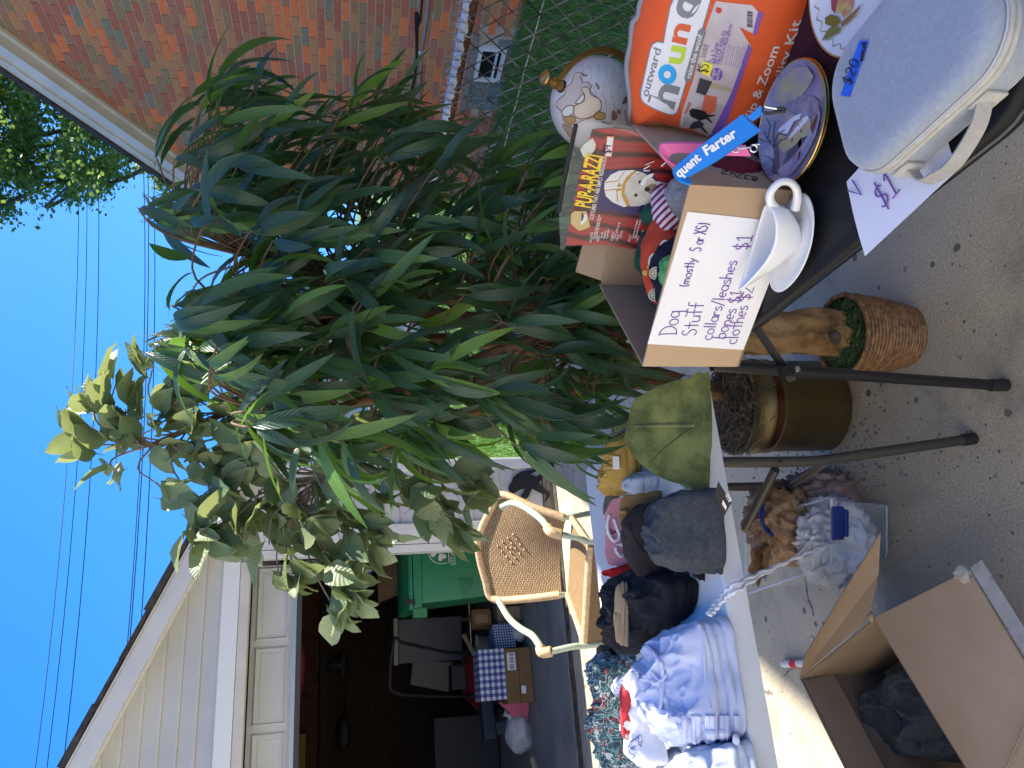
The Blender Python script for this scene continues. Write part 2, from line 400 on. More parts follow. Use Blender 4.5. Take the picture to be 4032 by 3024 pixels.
# gravel by the brass pot, dry debris by the garage corner
m_grav = M('gravel', (0.10, 0.10, 0.11), 0.8, (0.30, 0.29, 0.28), 30, 3)
def pebbles(name, n, cx, cy, sx, sy, s0, s1, mat, label, flat=0.55):
    mb = MB()
    for _ in range(n):
        x, y = random.gauss(cx, sx), random.gauss(cy, sy); s = ru(s0, s1)
        q = [V((ru(.6, 1) * math.cos(t), ru(.6, 1) * math.sin(t), 0)) * s for t in [k * 1.0472 for k in range(6)]]
        base = [V((x, y, 0)) + p for p in q]; top = [V((x, y, s * flat)) + p * 0.6 for p in q]
        mb.add(base + top, [(6, 7, 8, 9, 10, 11)] + [(k, (k + 1) % 6, (k + 1) % 6 + 6, k + 6) for k in range(6)])
    tag(mb.build(name, mat, kind='stuff'), label, 'gravel')
pebbles('gravel', 420, 0.50, 2.02, 0.10, 0.16, 0.003, 0.008, m_grav, 'loose grey gravel crumbs on the concrete beside the brass pot')
m_deb = M('dry_leaves', (0.06, 0.04, 0.025), 0.9, (0.2, 0.15, 0.09), 40, 3)
pebbles('debris', 500, 1.62, 4.9, 0.13, 0.22, 0.006, 0.02, m_deb, 'dry leaf debris on the ground beside the garage corner', 0.3)

# ================================================================== BRICK HOUSE (right)
HX = 5.2; PEAK_Y = 0.1; EAVE_Y = 7.35
def rake_z(y): return 4.23 + 0.69 * (5.45 - y) if y > PEAK_Y else 4.23 + 0.69 * (5.45 - PEAK_Y) - 0.69 * (PEAK_Y - y)
house = thing('brick_house', 'red and brown brick house wall under a white sloping roof edge', 'house', (HX, 5.5, 0))
m_mort = M('mortar', (0.56, 0.49, 0.39), 0.9, (0.46, 0.40, 0.32), 14, 5, 0.4, 80, 0.003)
w = MB()
wallp = [(HX - .013, EAVE_Y, -0.05), (HX - .013, -7.0, -0.05), (HX - .013, -7.0, rake_z(-7.0)), (HX - .013, PEAK_Y, rake_z(PEAK_Y)), (HX - .013, EAVE_Y, rake_z(EAVE_Y))]
w.prism(wallp, (8, 0, 0)); w.build('wall', m_mort, house)
BR = {'red': ((0.434, 0.134, 0.071), (0.565, 0.168, 0.086)), 'purple': ((0.399, 0.175, 0.098), (0.505, 0.234, 0.131)), 'orange': ((0.783, 0.198, 0.060), (0.913, 0.248, 0.075)),
      'olive': ((0.316, 0.198, 0.092), (0.414, 0.266, 0.127)), 'grey': ((0.240, 0.198, 0.127), (0.327, 0.277, 0.171)), 'brown': ((0.505, 0.222, 0.089), (0.637, 0.280, 0.111)), 'plum': ((0.453, 0.139, 0.082), (0.559, 0.188, 0.105))}
bmats, bmesh_ = {}, {}
BL, BH, MJ = 0.2035, 0.0585, 0.0095
for k, (a, c) in BR.items():
    bmats[k] = M('brick_' + k, a, 0.85, c, 38, 5, 0.45, 90, 0.003, stretch=(1, 1, 3))
    mb = MB(); mb.box((0, 0, 0), (0.03, BL - MJ, BH)); bmesh_[k] = mb.mesh('brick', bmats[k], bevel=0.0025)
PICK = ['red'] * 18 + ['purple'] * 18 + ['orange'] * 18 + ['olive'] * 13 + ['grey'] * 6 + ['brown'] * 20 + ['plum'] * 12
win = (4.98, 5.86, -0.02, 0.335)           # basement window opening (y0, y1, z0, z1)
cand = []
row = 0; z = 0.03
while z < 7.9:
    y = -3.5 + (row % 2) * BL / 2
    while y < EAVE_Y - 0.12:
        yc = y + BL / 2
        if z + 0.05 < rake_z(yc) + 0.03 and not (win[0] - BL / 2 + .02 < yc < win[1] + BL / 2 - .02 and z < win[3] + 0.03):
            px, py, wdep = project((HX, yc, z)) if yc > 1 else (0, -999, 1)
            vis = (-60 < px < 1330) and (-40 < py < 640)
            hidden = (px > 600 and py > 420) or px > 1140
            cand.append((0 if (vis and not hidden) else 1, (V((HX, yc, z)) - CP).length, yc, z, random.choice(PICK)))
        y += BL
    row += 1; z += BH + MJ
cand.sort()
rest = {}
for i, (_, dist, yc, z, k) in enumerate(cand):
    dx = ru(-0.0025, 0.0025)
    if i < 300:
        o = put('brick', bmesh_[k], house); o.location = (HX - 0.006 + dx, yc, z)
    else: rest.setdefault(k, MB()).box((HX - 0.006 + dx, yc + ru(-.001, .001), z), (0.03, BL - MJ, BH))
allb = MB(); mats = list(BR); mi = []
for k in mats:
    if k in rest:
        n0 = len(allb.f); allb.add(rest[k].v, rest[k].f); mi += [mats.index(k)] * (len(allb.f) - n0)
o = allb.build('bricks', [bmats[k] for k in mats], house, kind='stuff')
o.data.polygons.foreach_set('material_index', mi)
# rake board, mouldings, shingles
m_white = M('white_paint', (0.72, 0.70, 0.66), 0.5, (0.62, 0.60, 0.55), 5, 5)
m_shing = M('roof_shingle', (0.03, 0.028, 0.03), 0.9, (0.075, 0.065, 0.06), 18, 5, 0.6, 60, 0.006)
for sgn in (1, -1):
    ye = EAVE_Y + 0.35 if sgn > 0 else -7.35
    P = lambda y, dz: V((HX, y, rake_z(y) + dz))
    a, b_ = P(PEAK_Y, 0), P(ye, 0)
    def strip(name, x0, x1, z0, z1, mat):
        mb = MB(); mb.prism([(x0, a.y, a.z + z0), (x0, b_.y, b_.z + z0), (x0, b_.y, b_.z + z1), (x0, a.y, a.z + z1)], (x1 - x0, 0, 0)); return mb.build(name, mat, house)
    strip('rake_board', HX - 0.16, HX - 0.02, -0.10, 0.115, m_white)
    strip('rake_moulding', HX - 0.185, HX - 0.162, 0.035, 0.118, m_white)
    strip('soffit_trim', HX - 0.058, HX - 0.023, -0.145, -0.102, m_white)
    strip('roof', HX - 0.21, HX + 8.2, 0.12, 0.175, m_shing)
# basement window: glass blocks round a white sliding vent
m_gblock, N, L, b = nodes_of('glass_block'); cc = coord(N, L, 'World')
L.new(ramp(N, L, noise_n(N, L, cc, 22, 5, 0.6, 1.5), [(0.3, (0.10, 0.13, 0.12)), (0.6, (0.26, 0.31, 0.29)), (0.8, (0.42, 0.46, 0.44))]), b.inputs['Base Color']); b.inputs['Roughness'].default_value = 0.12; bump(N, L, b, noise_n(N, L, cc, 30, 4), 0.6, 0.01)
m_vinyl = M('white_vinyl', (0.80, 0.80, 0.78), 0.35)
m_dglass = M('dark_glass', (0.02, 0.022, 0.025), 0.06)
m_sill = M('stone_sill', (0.33, 0.31, 0.27), 0.85, (0.22, 0.20, 0.17), 20, 4)
wf = MB(); wf.box((HX + 0.0, (win[0] + win[1]) / 2, win[3] + 0.02), (0.10, win[1] - win[0] + 0.06, 0.045)); win_o = wf.build('window', m_sill, house)
vy0, vy1, vz0, vz1 = 5.06, 5.46, 0.07, 0.315
yy = win[0] + 0.003
ny = 5; bw = (win[1] - win[0]) / ny
for k in range(ny):
    for q in range(2):
        y0 = win[0] + k * bw; z0 = -0.02 + q * 0.177
        if y0 + bw / 2 > vy0 and y0 + bw / 2 < vy1 and q == 1: continue
        mb = MB(); mb.box((HX - 0.004, y0 + bw / 2, z0 + 0.0885), (0.05, bw - 0.008, 0.168)); mb.build('glass_block', m_gblock, win_o, bevel=0.006)
fr = MB(); yc, zc = (vy0 + vy1) / 2, (vz0 + vz1) / 2
for (cy_, cz_, sy_, sz_) in ((yc, vz0 + .0175, vy1 - vy0, .035), (yc, vz1 - .0175, vy1 - vy0, .035), (vy0 + .0175, zc, .035, vz1 - vz0 - .07), (vy1 - .0175, zc, .035, vz1 - vz0 - .07)): fr.box((HX - 0.030, cy_, cz_), (0.05, sy_, sz_))
fr.box((HX - 0.034, yc, vz0 + 0.075), (0.03, vy1 - vy0 - .07, 0.018))
fr.build('frame', m_vinyl, win_o)
p_ = MB(); p_.box((HX - 0.026, yc, zc), (0.008, vy1 - vy0 - .07, vz1 - vz0 - .07)); p_.build('pane', m_dglass, win_o)
# grey conduit and sagging black cable along the wall
m_conduit = M('conduit', (0.33, 0.33, 0.34), 0.4, metal=0.3); m_cable = M('black_cable', (0.012, 0.012, 0.013), 0.5)
cp = [onX(x / SD, y / SD, HX - 0.03) for x, y in [(1689, 0), (1660, 210), (1648, 430), (1636, 570), (1608, 850)]]
cp = [cp[0] + (cp[0] - cp[-1]) * 0.8] + cp
mb = MB(); mb.tube(smooth_pts(cp, 5), 0.011, 8); o = mb.build('conduit', m_conduit, house, smooth=True)
mb = MB(); mb.box(onX(1661 / SD, 208 / SD, HX - 0.03), (0.012, 0.02, 0.06)); mb.build('pipe_clamp', m_vinyl, o)
for off in (0, 0.014):
    cp = [onX(x / SD, y / SD, HX - 0.03) + V((0, 0, off * math.sin(q))) for q, (x, y) in enumerate([(1662, 0), (1643, 50), (1644, 130), (1640, 240), (1628, 320), (1610, 400), (1600, 560), (1596, 700)])]
    cp = [cp[0] + V((0, -3, 0.12))] + cp
    mb = MB(); mb.tube(smooth_pts(cp, 5), 0.009, 7); mb.build('cable', m_cable, house, smooth=True)

# ================================================================== CHAIN LINK FENCE
fence = thing('chain_link_fence', 'rusty chain link fence along the lawn beside the table', 'fence', (fence_x(2), 2, 0))
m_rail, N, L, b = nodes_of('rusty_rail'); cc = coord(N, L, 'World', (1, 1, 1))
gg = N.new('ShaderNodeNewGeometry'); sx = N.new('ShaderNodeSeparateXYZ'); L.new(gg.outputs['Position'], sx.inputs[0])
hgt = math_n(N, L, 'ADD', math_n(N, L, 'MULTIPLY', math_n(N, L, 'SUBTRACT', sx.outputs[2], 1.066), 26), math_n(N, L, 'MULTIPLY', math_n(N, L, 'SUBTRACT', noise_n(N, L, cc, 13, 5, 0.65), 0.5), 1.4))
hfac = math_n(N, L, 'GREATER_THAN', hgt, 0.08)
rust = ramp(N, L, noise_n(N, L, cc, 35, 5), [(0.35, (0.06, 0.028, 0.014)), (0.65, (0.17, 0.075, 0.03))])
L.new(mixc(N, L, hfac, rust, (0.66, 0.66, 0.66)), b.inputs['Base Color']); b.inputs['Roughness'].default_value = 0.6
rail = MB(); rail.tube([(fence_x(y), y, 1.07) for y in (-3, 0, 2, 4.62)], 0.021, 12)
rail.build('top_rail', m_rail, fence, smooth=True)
m_galv = M('old_galvanised', (0.09, 0.085, 0.075), 0.5, (0.20, 0.185, 0.16), 25, 4, metal=0.4)
m_galvd = M('mesh_wire', (0.03, 0.025, 0.022), 0.34, (0.36, 0.35, 0.33), 14, 4, metal=0.5)
for y in (-2.9, 0.85, 4.6):
    mb = MB(); mb.tube([(fence_x(y) + .045, y, -0.1), (fence_x(y) + .045, y, 1.12)], 0.024, 12); mb.lathe([(0.03, 1.12), (0.03, 1.14), (0.018, 1.165), (0, 1.17)], (fence_x(y) + .045, y, 0), 12)
    mb.build('post', m_galv, fence, smooth=True)
pp = 0.081; mesh_w = MB(); k = 0; y = 0.4
def chain(mb, fx, y0, y1, ztop, r, pp, zb=0.02):
    y = y0; k = 0
    while y < y1:
        pts = []; z = zb; s = k % 2; j = 0
        while z < ztop:
            q = (j + s) % 2
            yy = y + (pp * 0.53 if q else -pp * 0.03)
            pts.append((fx(yy) - 0.0 + (0.003 if q else -0.003), yy, z)); z += pp / 2; j += 1
        mb.tube(pts, r, 4, cap=False)
        y += pp / 2; k += 1
chain(mesh_w, lambda y: fence_x(y) - 0.026, 1.0, 4.6, 1.10, 0.0024, pp)
o = mesh_w.build('chain_mesh', m_galvd, fence, kind='stuff')
mb = MB()
y = 0.9
while y < 4.6:                                         # knuckled wire ends above the rail, wound ties
    for sgn in (-1, 1):
        b0 = V((fence_x(y) - .026, y, 1.075)); mb.tube([b0, b0 + V((.01, sgn * .008, .025)), b0 + V((.012 + ru(-.01, .01), sgn * .022, .034 + ru(0, .012)))], 0.0017, 4)
    y += pp * 0.5
mb.build('wire_end', M('pale_wire', (0.42, 0.40, 0.38), 0.5, (0.2, 0.16, 0.12), 40, 3), fence, kind='stuff')
m_pale = M('pale_tie', (0.55, 0.52, 0.48), 0.6)
for y in [1.45, 1.72, 1.98, 2.3, 2.62, 3.0]:
    mb = MB(); c0 = V((fence_x(y), y, 1.07))
    mb.tube([c0 + V((.026 * math.cos(t), 0.01 * t - .03 + .004 * math.sin(9 * t), .026 * math.sin(t))) for t in [q * .45 for q in range(22)]], 0.0022, 5); mb.build('tie_wire', m_pale, fence, smooth=True)
mb = MB(); mb.tube([(fence_x(y) - 0.02, y, 0.868 - 0.035 * (y - 1.6) + 0.004 * mnoise.noise((y * 30, 0, 0))) for y in [0.6 + q * 0.05 for q in range(76)]], 0.0024, 5)
mb.build('tension_wire', M('bright_wire', (0.62, 0.62, 0.6), 0.4, (0.25, 0.24, 0.22), 60, 2), fence)
# vine twigs twisting along the rail
# far chain link fence in the sunlit back yard
back = thing('chain_link_fence', 'far chain link fence in the sunlit back yard behind the plants', 'fence', (3, 9.6, 0))
mb = MB()
y = 1.5
def chainx(mb, Y, x0, x1, ztop, r, pp):
    x = x0; k = 0
    while x < x1:
        pts = []; z = 0.02; j = 0
        while z < ztop:
            q = (j + k) % 2; pts.append((x + (pp * .53 if q else 0), Y, z)); z += pp / 2; j += 1
        mb.tube(pts, r, 3, cap=False); x += pp / 2; k += 1
chainx(mb, 9.6, 1.5, 5.0, 1.15, 0.0028, 0.09); mb.build('chain_mesh', m_galv, back, kind='stuff')
mb = MB(); mb.tube([(1.5, 9.6, 1.18), (7, 9.6, 1.18)], 0.022, 8); mb.build('top_rail', m_galv, back)
for x in (1.6, 4.2, 6.8):
    mb = MB(); mb.tube([(x, 9.64, 0), (x, 9.64, 1.25)], 0.028, 8); mb.build('post', m_galv, back)

# ================================================================== GARAGE (left, front wall at GY)
GY = 5.15
gar = thing('garage', 'white sided garage with its overhead door raised over a dark interior', 'garage', (-1.0, GY, 0))
m_siding = M('vinyl_siding', (0.53, 0.52, 0.485), 0.42, (0.62, 0.61, 0.58), 1.6, 6, 0.08, 60, 0.002)
m_cream = M('cream_trim', (0.60, 0.56, 0.47), 0.55, (0.66, 0.62, 0.53), 6, 4)
m_oldw, N, L, b = nodes_of('weathered_paint'); cc = coord(N, L, 'World', (9, 9, 1.2))
base = ramp(N, L, noise_n(N, L, cc, 6, 6, 0.6), [(0.3, (0.60, 0.58, 0.53)), (0.6, (0.74, 0.73, 0.70))])
L.new(mixc(N, L, ramp(N, L, noise_n(N, L, cc, 9, 6, 0.7), [(0.70, 0), (0.74, 1)]), base, (0.22, 0.15, 0.10)), b.inputs['Base Color']); b.inputs['Roughness'].default_value = 0.6
bump(N, L, b, noise_n(N, L, cc, 14, 5), 0.35, 0.006)
m_oldp = M('chalky_white_paint', (0.60, 0.60, 0.60), 0.6, (0.70, 0.69, 0.66), 3, 6, 0.1, 40, .002)
RIDGE_X, CORN_X = -2.1, 1.44
def roof_z(x): return 2.855 - 0.46 * (x + 0.303) if x > RIDGE_X else 2.855 - 0.46 * (RIDGE_X + 0.303) + 0.46 * (x - RIDGE_X)   # underside of the rake trim
LEFT_X = 2 * RIDGE_X - CORN_X
def board(z0, z1, x0, x1, parent, gable):
    """one lap of siding: bottom edge 12 mm proud"""
    def lim(z):
        if not gable: return x0, x1
        xr = -0.303 + (2.855 - z) / 0.46; return max(x0, 2 * RIDGE_X - xr), min(x1, xr)
    a0, a1 = lim(z0); b0, b1 = lim(z1)
    if b1 - b0 < 0.02: b0 = b1 = (b0 + b1) / 2; b1 += .01
    yb, yt = GY - 0.014, GY - 0.002
    mb = MB()
    n = 10 if gable else 4
    def row(y, z, l, r): return [V((l + (r - l) * k / n, y + 0.0012 * mnoise.noise((l + (r - l) * k / n * 1.3, z * 9, 0)), z)) for k in range(n + 1)]
    rows = [row(GY, z0 - .001, a0, a1), row(yb, z0, a0, a1), row(yb - .0005, z0 + 0.012, a0, a1), row(yt, z1 - 0.006, b0, b1), row(yt + .002, z1 - 0.001, b0, b1)]
    vs = [p for r in rows for p in r]; w = n + 1
    fs = [(j * w + i, j * w + i + 1, (j + 1) * w + i + 1, (j + 1) * w + i) for j in range(4) for i in range(n)]
    mb.add(vs, fs); return mb.build('siding_board', m_siding, parent)
gw = MB()
gw.prism([(LEFT_X, GY + .002, 2.04), (CORN_X - 0.005, GY + .002, 2.04), (CORN_X - 0.005, GY + .002, roof_z(CORN_X)), (RIDGE_X, GY + .002, roof_z(RIDGE_X)), (LEFT_X, GY + .002, roof_z(LEFT_X))], (0, 0.10, 0))
gw.box(((0.985 + CORN_X) / 2, GY + .052, 1.015), (CORN_X - 0.99, 0.1, 2.04)); gw.box(((LEFT_X - 5.0) / 2, GY + .052, 1.015), (abs(LEFT_X + 5.0), 0.1, 2.04))
gw.build('wall', m_siding, gar)
z = 2.195
while z < roof_z(RIDGE_X) - 0.03:
    board(z, z + 0.1, LEFT_X, CORN_X - 0.07, gar, True); z += 0.1
for k in range(21):
    z0 = 0.07 + 0.1 * k - 0.0; z0 = -0.005 + 0.1 * (k + 1)
    if z0 < 2.10: board(z0, min(z0 + 0.1, 2.19), 1.0, CORN_X - 0.068, gar, False)
for xc in (CORN_X - 0.034,):
    mb = MB(); mb.box((xc, GY - .012, 1.14), (0.068, 0.034, 2.16)); mb.box((CORN_X + .01, GY + .03, 1.14), (0.018, 0.05, 2.16)); mb.build('corner_trim', m_vinyl, gar, bevel=0.004)
mb = MB(); mb.box(((1.0 + CORN_X) / 2, GY - .004, 0.045), (CORN_X - 1.0, 0.045, 0.085)); mb.build('sill_board', M('weathered_wood', (0.13, 0.105, 0.08), 0.9, (0.27, 0.23, 0.18), 12, 6, 0.6, 40, 0.008, stretch=(1, 6, 6)), gar)
# header, jamb posts
mb = MB(); mb.box((-2.0, GY - .012, 2.144), (6.0, 0.034, 0.10)); mb.build('header_board', m_vinyl, gar, bevel=0.003)
mb = MB(); mb.box((-2.0, GY - .004, 2.0625), (5.6, 0.05, 0.058)); mb.build('header_trim', m_cream, gar, bevel=0.004)
mb = MB(); mb.box((0.935, GY - .018, 1.025), (0.135, 0.05, 2.02)); mb.box((0.838, GY + 0.01, 1.02), (0.05, 0.10, 2.00)); mb.build('jamb_post', m_oldw, gar, bevel=0.004)
mb = MB(); mb.box((-4.9, GY - .018, 1.025), (0.2, 0.05, 2.02)); mb.build('jamb_post', m_oldw, gar, bevel=0.004)
# raised door: lowest section still hangs in the opening
m_door = M('door_paint', (0.50, 0.51, 0.50), 0.45, (0.56, 0.57, 0.56), 4, 5, 0.1, 90, 0.002)
door = MB(); door.box((-2.0, GY + 0.20, 1.885), (5.6, 0.035, 0.31)); dr = door.build('overhead_door', m_door, gar)
x = 0.80 - 0.0
pw = 0.50; x = 0.78
while x > -4.6:
    mb = MB(); x1, x0 = x, x - pw + 0.06; z0, z1 = 1.815, 2.0; yf = GY + 0.182; inn = 0.03
    out = [V((x0, yf, z0)), V((x1, yf, z0)), V((x1, yf, z1)), V((x0, yf, z1))]
    mid = [V((x0 + inn, yf - .002, z0 + inn)), V((x1 - inn, yf - .002, z0 + inn)), V((x1 - inn, yf - .002, z1 - inn)), V((x0 + inn, yf - .002, z1 - inn))]
    gro = [V((p.x + (q.x - p.x) * .25, yf + .012, p.z + (q.z - p.z) * .25)) for p, q in zip(out, mid)]
    # frame ridge, sunken groove, raised field
    rid = [V((p.x, yf - .012, p.z)) for p in out]
    ou2 = [V((x0 - .012 if p.x < (x0 + x1) / 2 else x1 + .012, yf - .001, z0 - .012 if p.z < (z0 + z1) / 2 else z1 + .012)) for p in out]
    vs = ou2 + rid + gro + mid; fs = []
    for a in (0, 4, 8): fs += [(a + k, a + (k + 1) % 4, a + 4 + (k + 1) % 4, a + 4 + k) for k in range(4)]
    fs.append((12, 13, 14, 15)); mb.add(vs, fs); mb.build('panel', m_door, dr)
    x -= pw
mb = MB(); mb.box((-2.0, GY + 0.195, 1.742), (5.6, 0.05, 0.03)); mb.build('bottom_seal', M('rubber_seal', (0.05, 0.052, 0.055), 0.7), dr)
mb = MB(); mb.box((-2.0, GY + 0.19, 1.772), (5.6, 0.045, 0.028)); mb.build('bottom_rail', M('dull_aluminium', (0.42, 0.43, 0.44), 0.4, metal=0.5), dr)
# rake boards, mouldings, shingles
sl_ = 0.46
for sgn in (1, -1):
    X0, X1 = (RIDGE_X, 1.86) if sgn > 0 else (2 * RIDGE_X - 1.86, RIDGE_X)
    def strip(name, y0, y1, dz0, dz1, mat, par=gar):
        mb = MB(); n = 14
        xs = [X0 + (X1 - X0) * k / n for k in range(n + 1)]
        lo = [V((x, y0, roof_z(x) + dz0)) for x in xs]; hi = [V((x, y0, roof_z(x) + dz1)) for x in reversed(xs)]
        mb.prism(lo + hi, (0, y1 - y0, 0)); return mb.build(name, mat, par)
    strip('rake_moulding', GY - 0.055, GY - 0.0, -0.028, 0.018, m_vinyl)
    strip('rake_board', GY - 0.20, GY - 0.17, -0.050, 0.058, m_oldp)
    strip('soffit', GY - 0.168, GY + 0.0, 0.020, 0.04, m_oldp)
    strip('roof', GY - 0.20, GY + 6.1, 0.060, 0.074, m_oldp)
    # shingle courses: separate tabs along the rake edge
    k = 0; x = X0
    L_ = (X1 - X0)
    nT = 15
    for k in range(nT):
        xa, xb = X0 + L_ * k / nT, X0 + L_ * (k + 1) / nT
        d_ = ru(-.02, .012); za, zb = roof_z(xa), roof_z(xb); t = ru(.012, .03)
        hi_ = 0.012 if sgn > 0 else 0
        mb = MB(); mb.prism([(xa - .02, GY - 0.225 + d_, za + 0.076 + .012), (xb + .02, GY - 0.225 + d_, zb + 0.076), (xb + .02, GY - 0.225 + d_, zb + 0.076 + t), (xa - .02, GY - 0.225 + d_, za + 0.086 + t + .01)], (0, 6.2 - d_, 0)); mb.build('shingle', m_shing, gar)
# side walls, back wall, plates
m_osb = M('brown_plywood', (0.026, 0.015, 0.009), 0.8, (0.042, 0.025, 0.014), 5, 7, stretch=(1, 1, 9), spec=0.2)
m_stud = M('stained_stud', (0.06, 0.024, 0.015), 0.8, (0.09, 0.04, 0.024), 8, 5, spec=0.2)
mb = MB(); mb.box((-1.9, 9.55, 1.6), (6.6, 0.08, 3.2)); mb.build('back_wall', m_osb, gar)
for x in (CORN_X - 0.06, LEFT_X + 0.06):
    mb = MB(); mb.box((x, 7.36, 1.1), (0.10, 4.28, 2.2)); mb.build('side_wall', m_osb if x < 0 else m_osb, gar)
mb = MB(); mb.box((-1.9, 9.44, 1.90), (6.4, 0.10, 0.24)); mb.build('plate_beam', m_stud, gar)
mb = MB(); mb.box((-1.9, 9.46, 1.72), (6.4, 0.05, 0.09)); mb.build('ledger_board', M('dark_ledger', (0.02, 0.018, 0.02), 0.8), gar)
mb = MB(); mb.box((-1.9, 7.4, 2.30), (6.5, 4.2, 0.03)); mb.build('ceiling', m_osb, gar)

# ---------------- things at and in the garage
# black striding ape cut-out on the siding by the corner
m_blk = M('black_sheet_metal', (0.012, 0.012, 0.014), 0.55)
m_mat = M('matt_black', (0.015, 0.015, 0.016), 0.6)
def cp5(x, y): return ((1344 + x * 0.6076) / SD, (1008 + y * 0.6076) / SD)
ape = [(1083, 1505), (1090, 1480), (1106, 1462), (1112, 1438), (1135, 1415), (1165, 1396), (1215, 1386), (1262, 1380), (1272, 1392), (1240, 1404), (1222, 1414), (1250, 1424), (1268, 1430), (1292, 1402), (1318, 1390), (1352, 1384), (1357, 1420), (1346, 1424), (1340, 1408), (1322, 1412), (1308, 1428), (1296, 1452), (1282, 1466), (1300, 1490), (1330, 1518), (1352, 1528), (1354, 1552), (1326, 1592), (1318, 1588), (1330, 1560), (1326, 1546), (1290, 1534), (1262, 1520), (1238, 1506), (1226, 1530), (1214, 1560), (1190, 1580), (1150, 1570), (1152, 1560), (1176, 1556), (1166, 1545), (1182, 1528), (1186, 1506), (1160, 1512), (1140, 1526), (1112, 1540), (1092, 1530)]
mb = MB(); pts = [onY(*cp5(x, y), GY - 0.03) for x, y in ape]
mb.prism(pts, (0, 0.008, 0)); tag(mb.build('ape_cutout', m_blk), 'black striding ape cut-out mounted low on the white siding', 'cut-out')

# green wheeled bin
m_green = M('green_plastic', (0.016, 0.19, 0.088), 0.42, (0.02, 0.22, 0.10), 5, 4, 0.06, 120, 0.002)
m_print = M('white_print', (0.72, 0.72, 0.70), 0.6)
BX0, BX1, BY0, BY1 = 0.515, 1.12, 5.80, 6.45
bn = thing('wheeled_bin', 'green wheeled refuse bin with a white shamrock behind the door post', 'bin', ((BX0 + BX1) / 2, 6.1, 0))
def taper(x0, x1, y0, y1, z0, z1, k):     # footprint shrinks by k at the bottom
    cx, cy = (x0 + x1) / 2, (y0 + y1) / 2
    r = lambda s: [V((cx + (x - cx) * s, cy + (y - cy) * s, 0)) for x, y in ((x0, y0), (x1, y0), (x1, y1), (x0, y1))]
    lo = [p + V((0, 0, z0)) for p in r(k)]; hi = [p + V((0, 0, z1)) for p in r(1)]
    return lo + hi, [(3, 2, 1, 0), (4, 5, 6, 7)] + [(i, (i + 1) % 4, (i + 1) % 4 + 4, i + 4) for i in range(4)]
mb = MB(); mb.add(*taper(BX0 + .03, BX1 - .03, BY0 + .03, BY1 - .03, 0.03, 0.94, 0.80)); body = mb.build('body', m_green, bn, bevel=0.02, smooth=True)
mb = MB(); mb.add(*taper(BX0, BX1, BY0, BY1, 0.90, 0.965, 0.97)); mb.build('rim', m_green, bn, bevel=0.008)
mb = MB()
lid = [(-0.01, 0.97), (0.0, 1.00), (0.12, 1.035), (0.35, 1.06), (0.58, 1.05), (0.66, 1.01), (0.665, 0.97)]
mb.prism([(BX0 - .012, BY0 + a, z) for a, z in lid], (BX1 - BX0 + .024, 0, 0)); mb.build('lid', m_green, bn, bevel=0.01, smooth=True)
mb = MB(); mb.box((BX0 + .045, BY0 + .0, 0.99), (0.035, 0.025, 0.07)); mb.build('lid_strap', m_mat, bn)
mb = MB(); mb.prism([(BX0 + .008, BY0 + .08, 0.86), (BX0 + .008, BY0 + .20, 0.86), (BX0 + .008, BY0 + .20, 0.97), (BX0 + .008, BY0 + .04, 0.97)], (-.07, 0, 0)); mb.build('side_grip', m_green, bn, bevel=0.006)
mb = MB(); mb.prism([(BX0 + .14, BY0 + .064, 0.52), (BX0 + .06, BY0 + .066, 0.58), (BX0 + .20, BY0 + .06, 0.62), (BX0 + .2, BY0 + .07, 0.50)], (0, -.02, 0)); mb.build('moulded_rib', m_green, bn)
for x in (BX0 + .06, BX1 - .06):
    mb = MB(); mb.lathe([(0.03, -.03), (0.11, -.03), (0.125, -.02), (0.125, .02), (0.11, .03), (0.03, .03)], (x, BY1 - .06, 0.125), 20, axis=(1, 0, 0)); mb.build('wheel', m_mat, bn, smooth=True)
# printing on the bin front (the face leans a little)
fo = V(((BX0 + BX1) / 2, BY0 + .028, 0.94)); lean = 0.5 * 0.20 * (BY1 - BY0 - .06) / 0.91
fn = V((0, -1, -lean)).normalized()
def binp(x, y):
    q = onP((1100 + x * 0.557) / SD, (2100 + y * 0.557) / SD, fo + fn * 0.003, fn); return q
mb = MB()
def clover(cx, cy, s):
    for a in (90, 210, 330):
        c_ = V((cx + s * .62 * math.cos(R(a)), 0, cy + s * .62 * math.sin(R(a))))
        poly = []
        for k in range(20):
            t = 2 * math.pi * k / 20; hx = .055 * 16 * math.sin(t) ** 3; hz = .055 * (13 * math.cos(t) - 5 * math.cos(2 * t) - 2 * math.cos(3 * t) - math.cos(4 * t))
            rx = hx * math.cos(R(a - 90)) - hz * math.sin(R(a - 90)); rz = hx * math.sin(R(a - 90)) + hz * math.cos(R(a - 90))
            poly.append((c_.x + rx * s * .62, c_.z + rz * s * .62))
        yield poly
cc_ = binp(1128, 135); ccx, ccz = cc_.x, cc_.z
def onbin(x, z, off=0.003):
    return V((x, fo.y + (z - 0.94) * (-lean) - 0.0 - off, z))
for poly in clover(ccx, ccz, 0.062): mb.sheet([onbin(x, z) for x, z in poly])
mb.sheet([onbin(ccx - .005, ccz), onbin(ccx + .004, ccz), onbin(ccx + .05, ccz - .07), onbin(ccx + .03, ccz - .075)])
ring = [(ccx + .088 * math.cos(R(a)), ccz - .02 + .10 * math.sin(R(a))) for a in range(-28, 209, 8)]
for k in range(len(ring) - 1):
    (xa, za), (xb, zb) = ring[k], ring[k + 1]; f = 0.94
    mb.sheet([onbin(xa, za), onbin(xb, zb), onbin(ccx + (xb - ccx) * f, ccz + (zb - ccz) * f), onbin(ccx + (xa - ccx) * f, ccz + (za - ccz) * f)])
mb.sheet([onbin(ccx - .082, ccz - .072), onbin(ccx + .082, ccz - .072), onbin(ccx + .082, ccz - .077), onbin(ccx - .082, ccz - .077)])
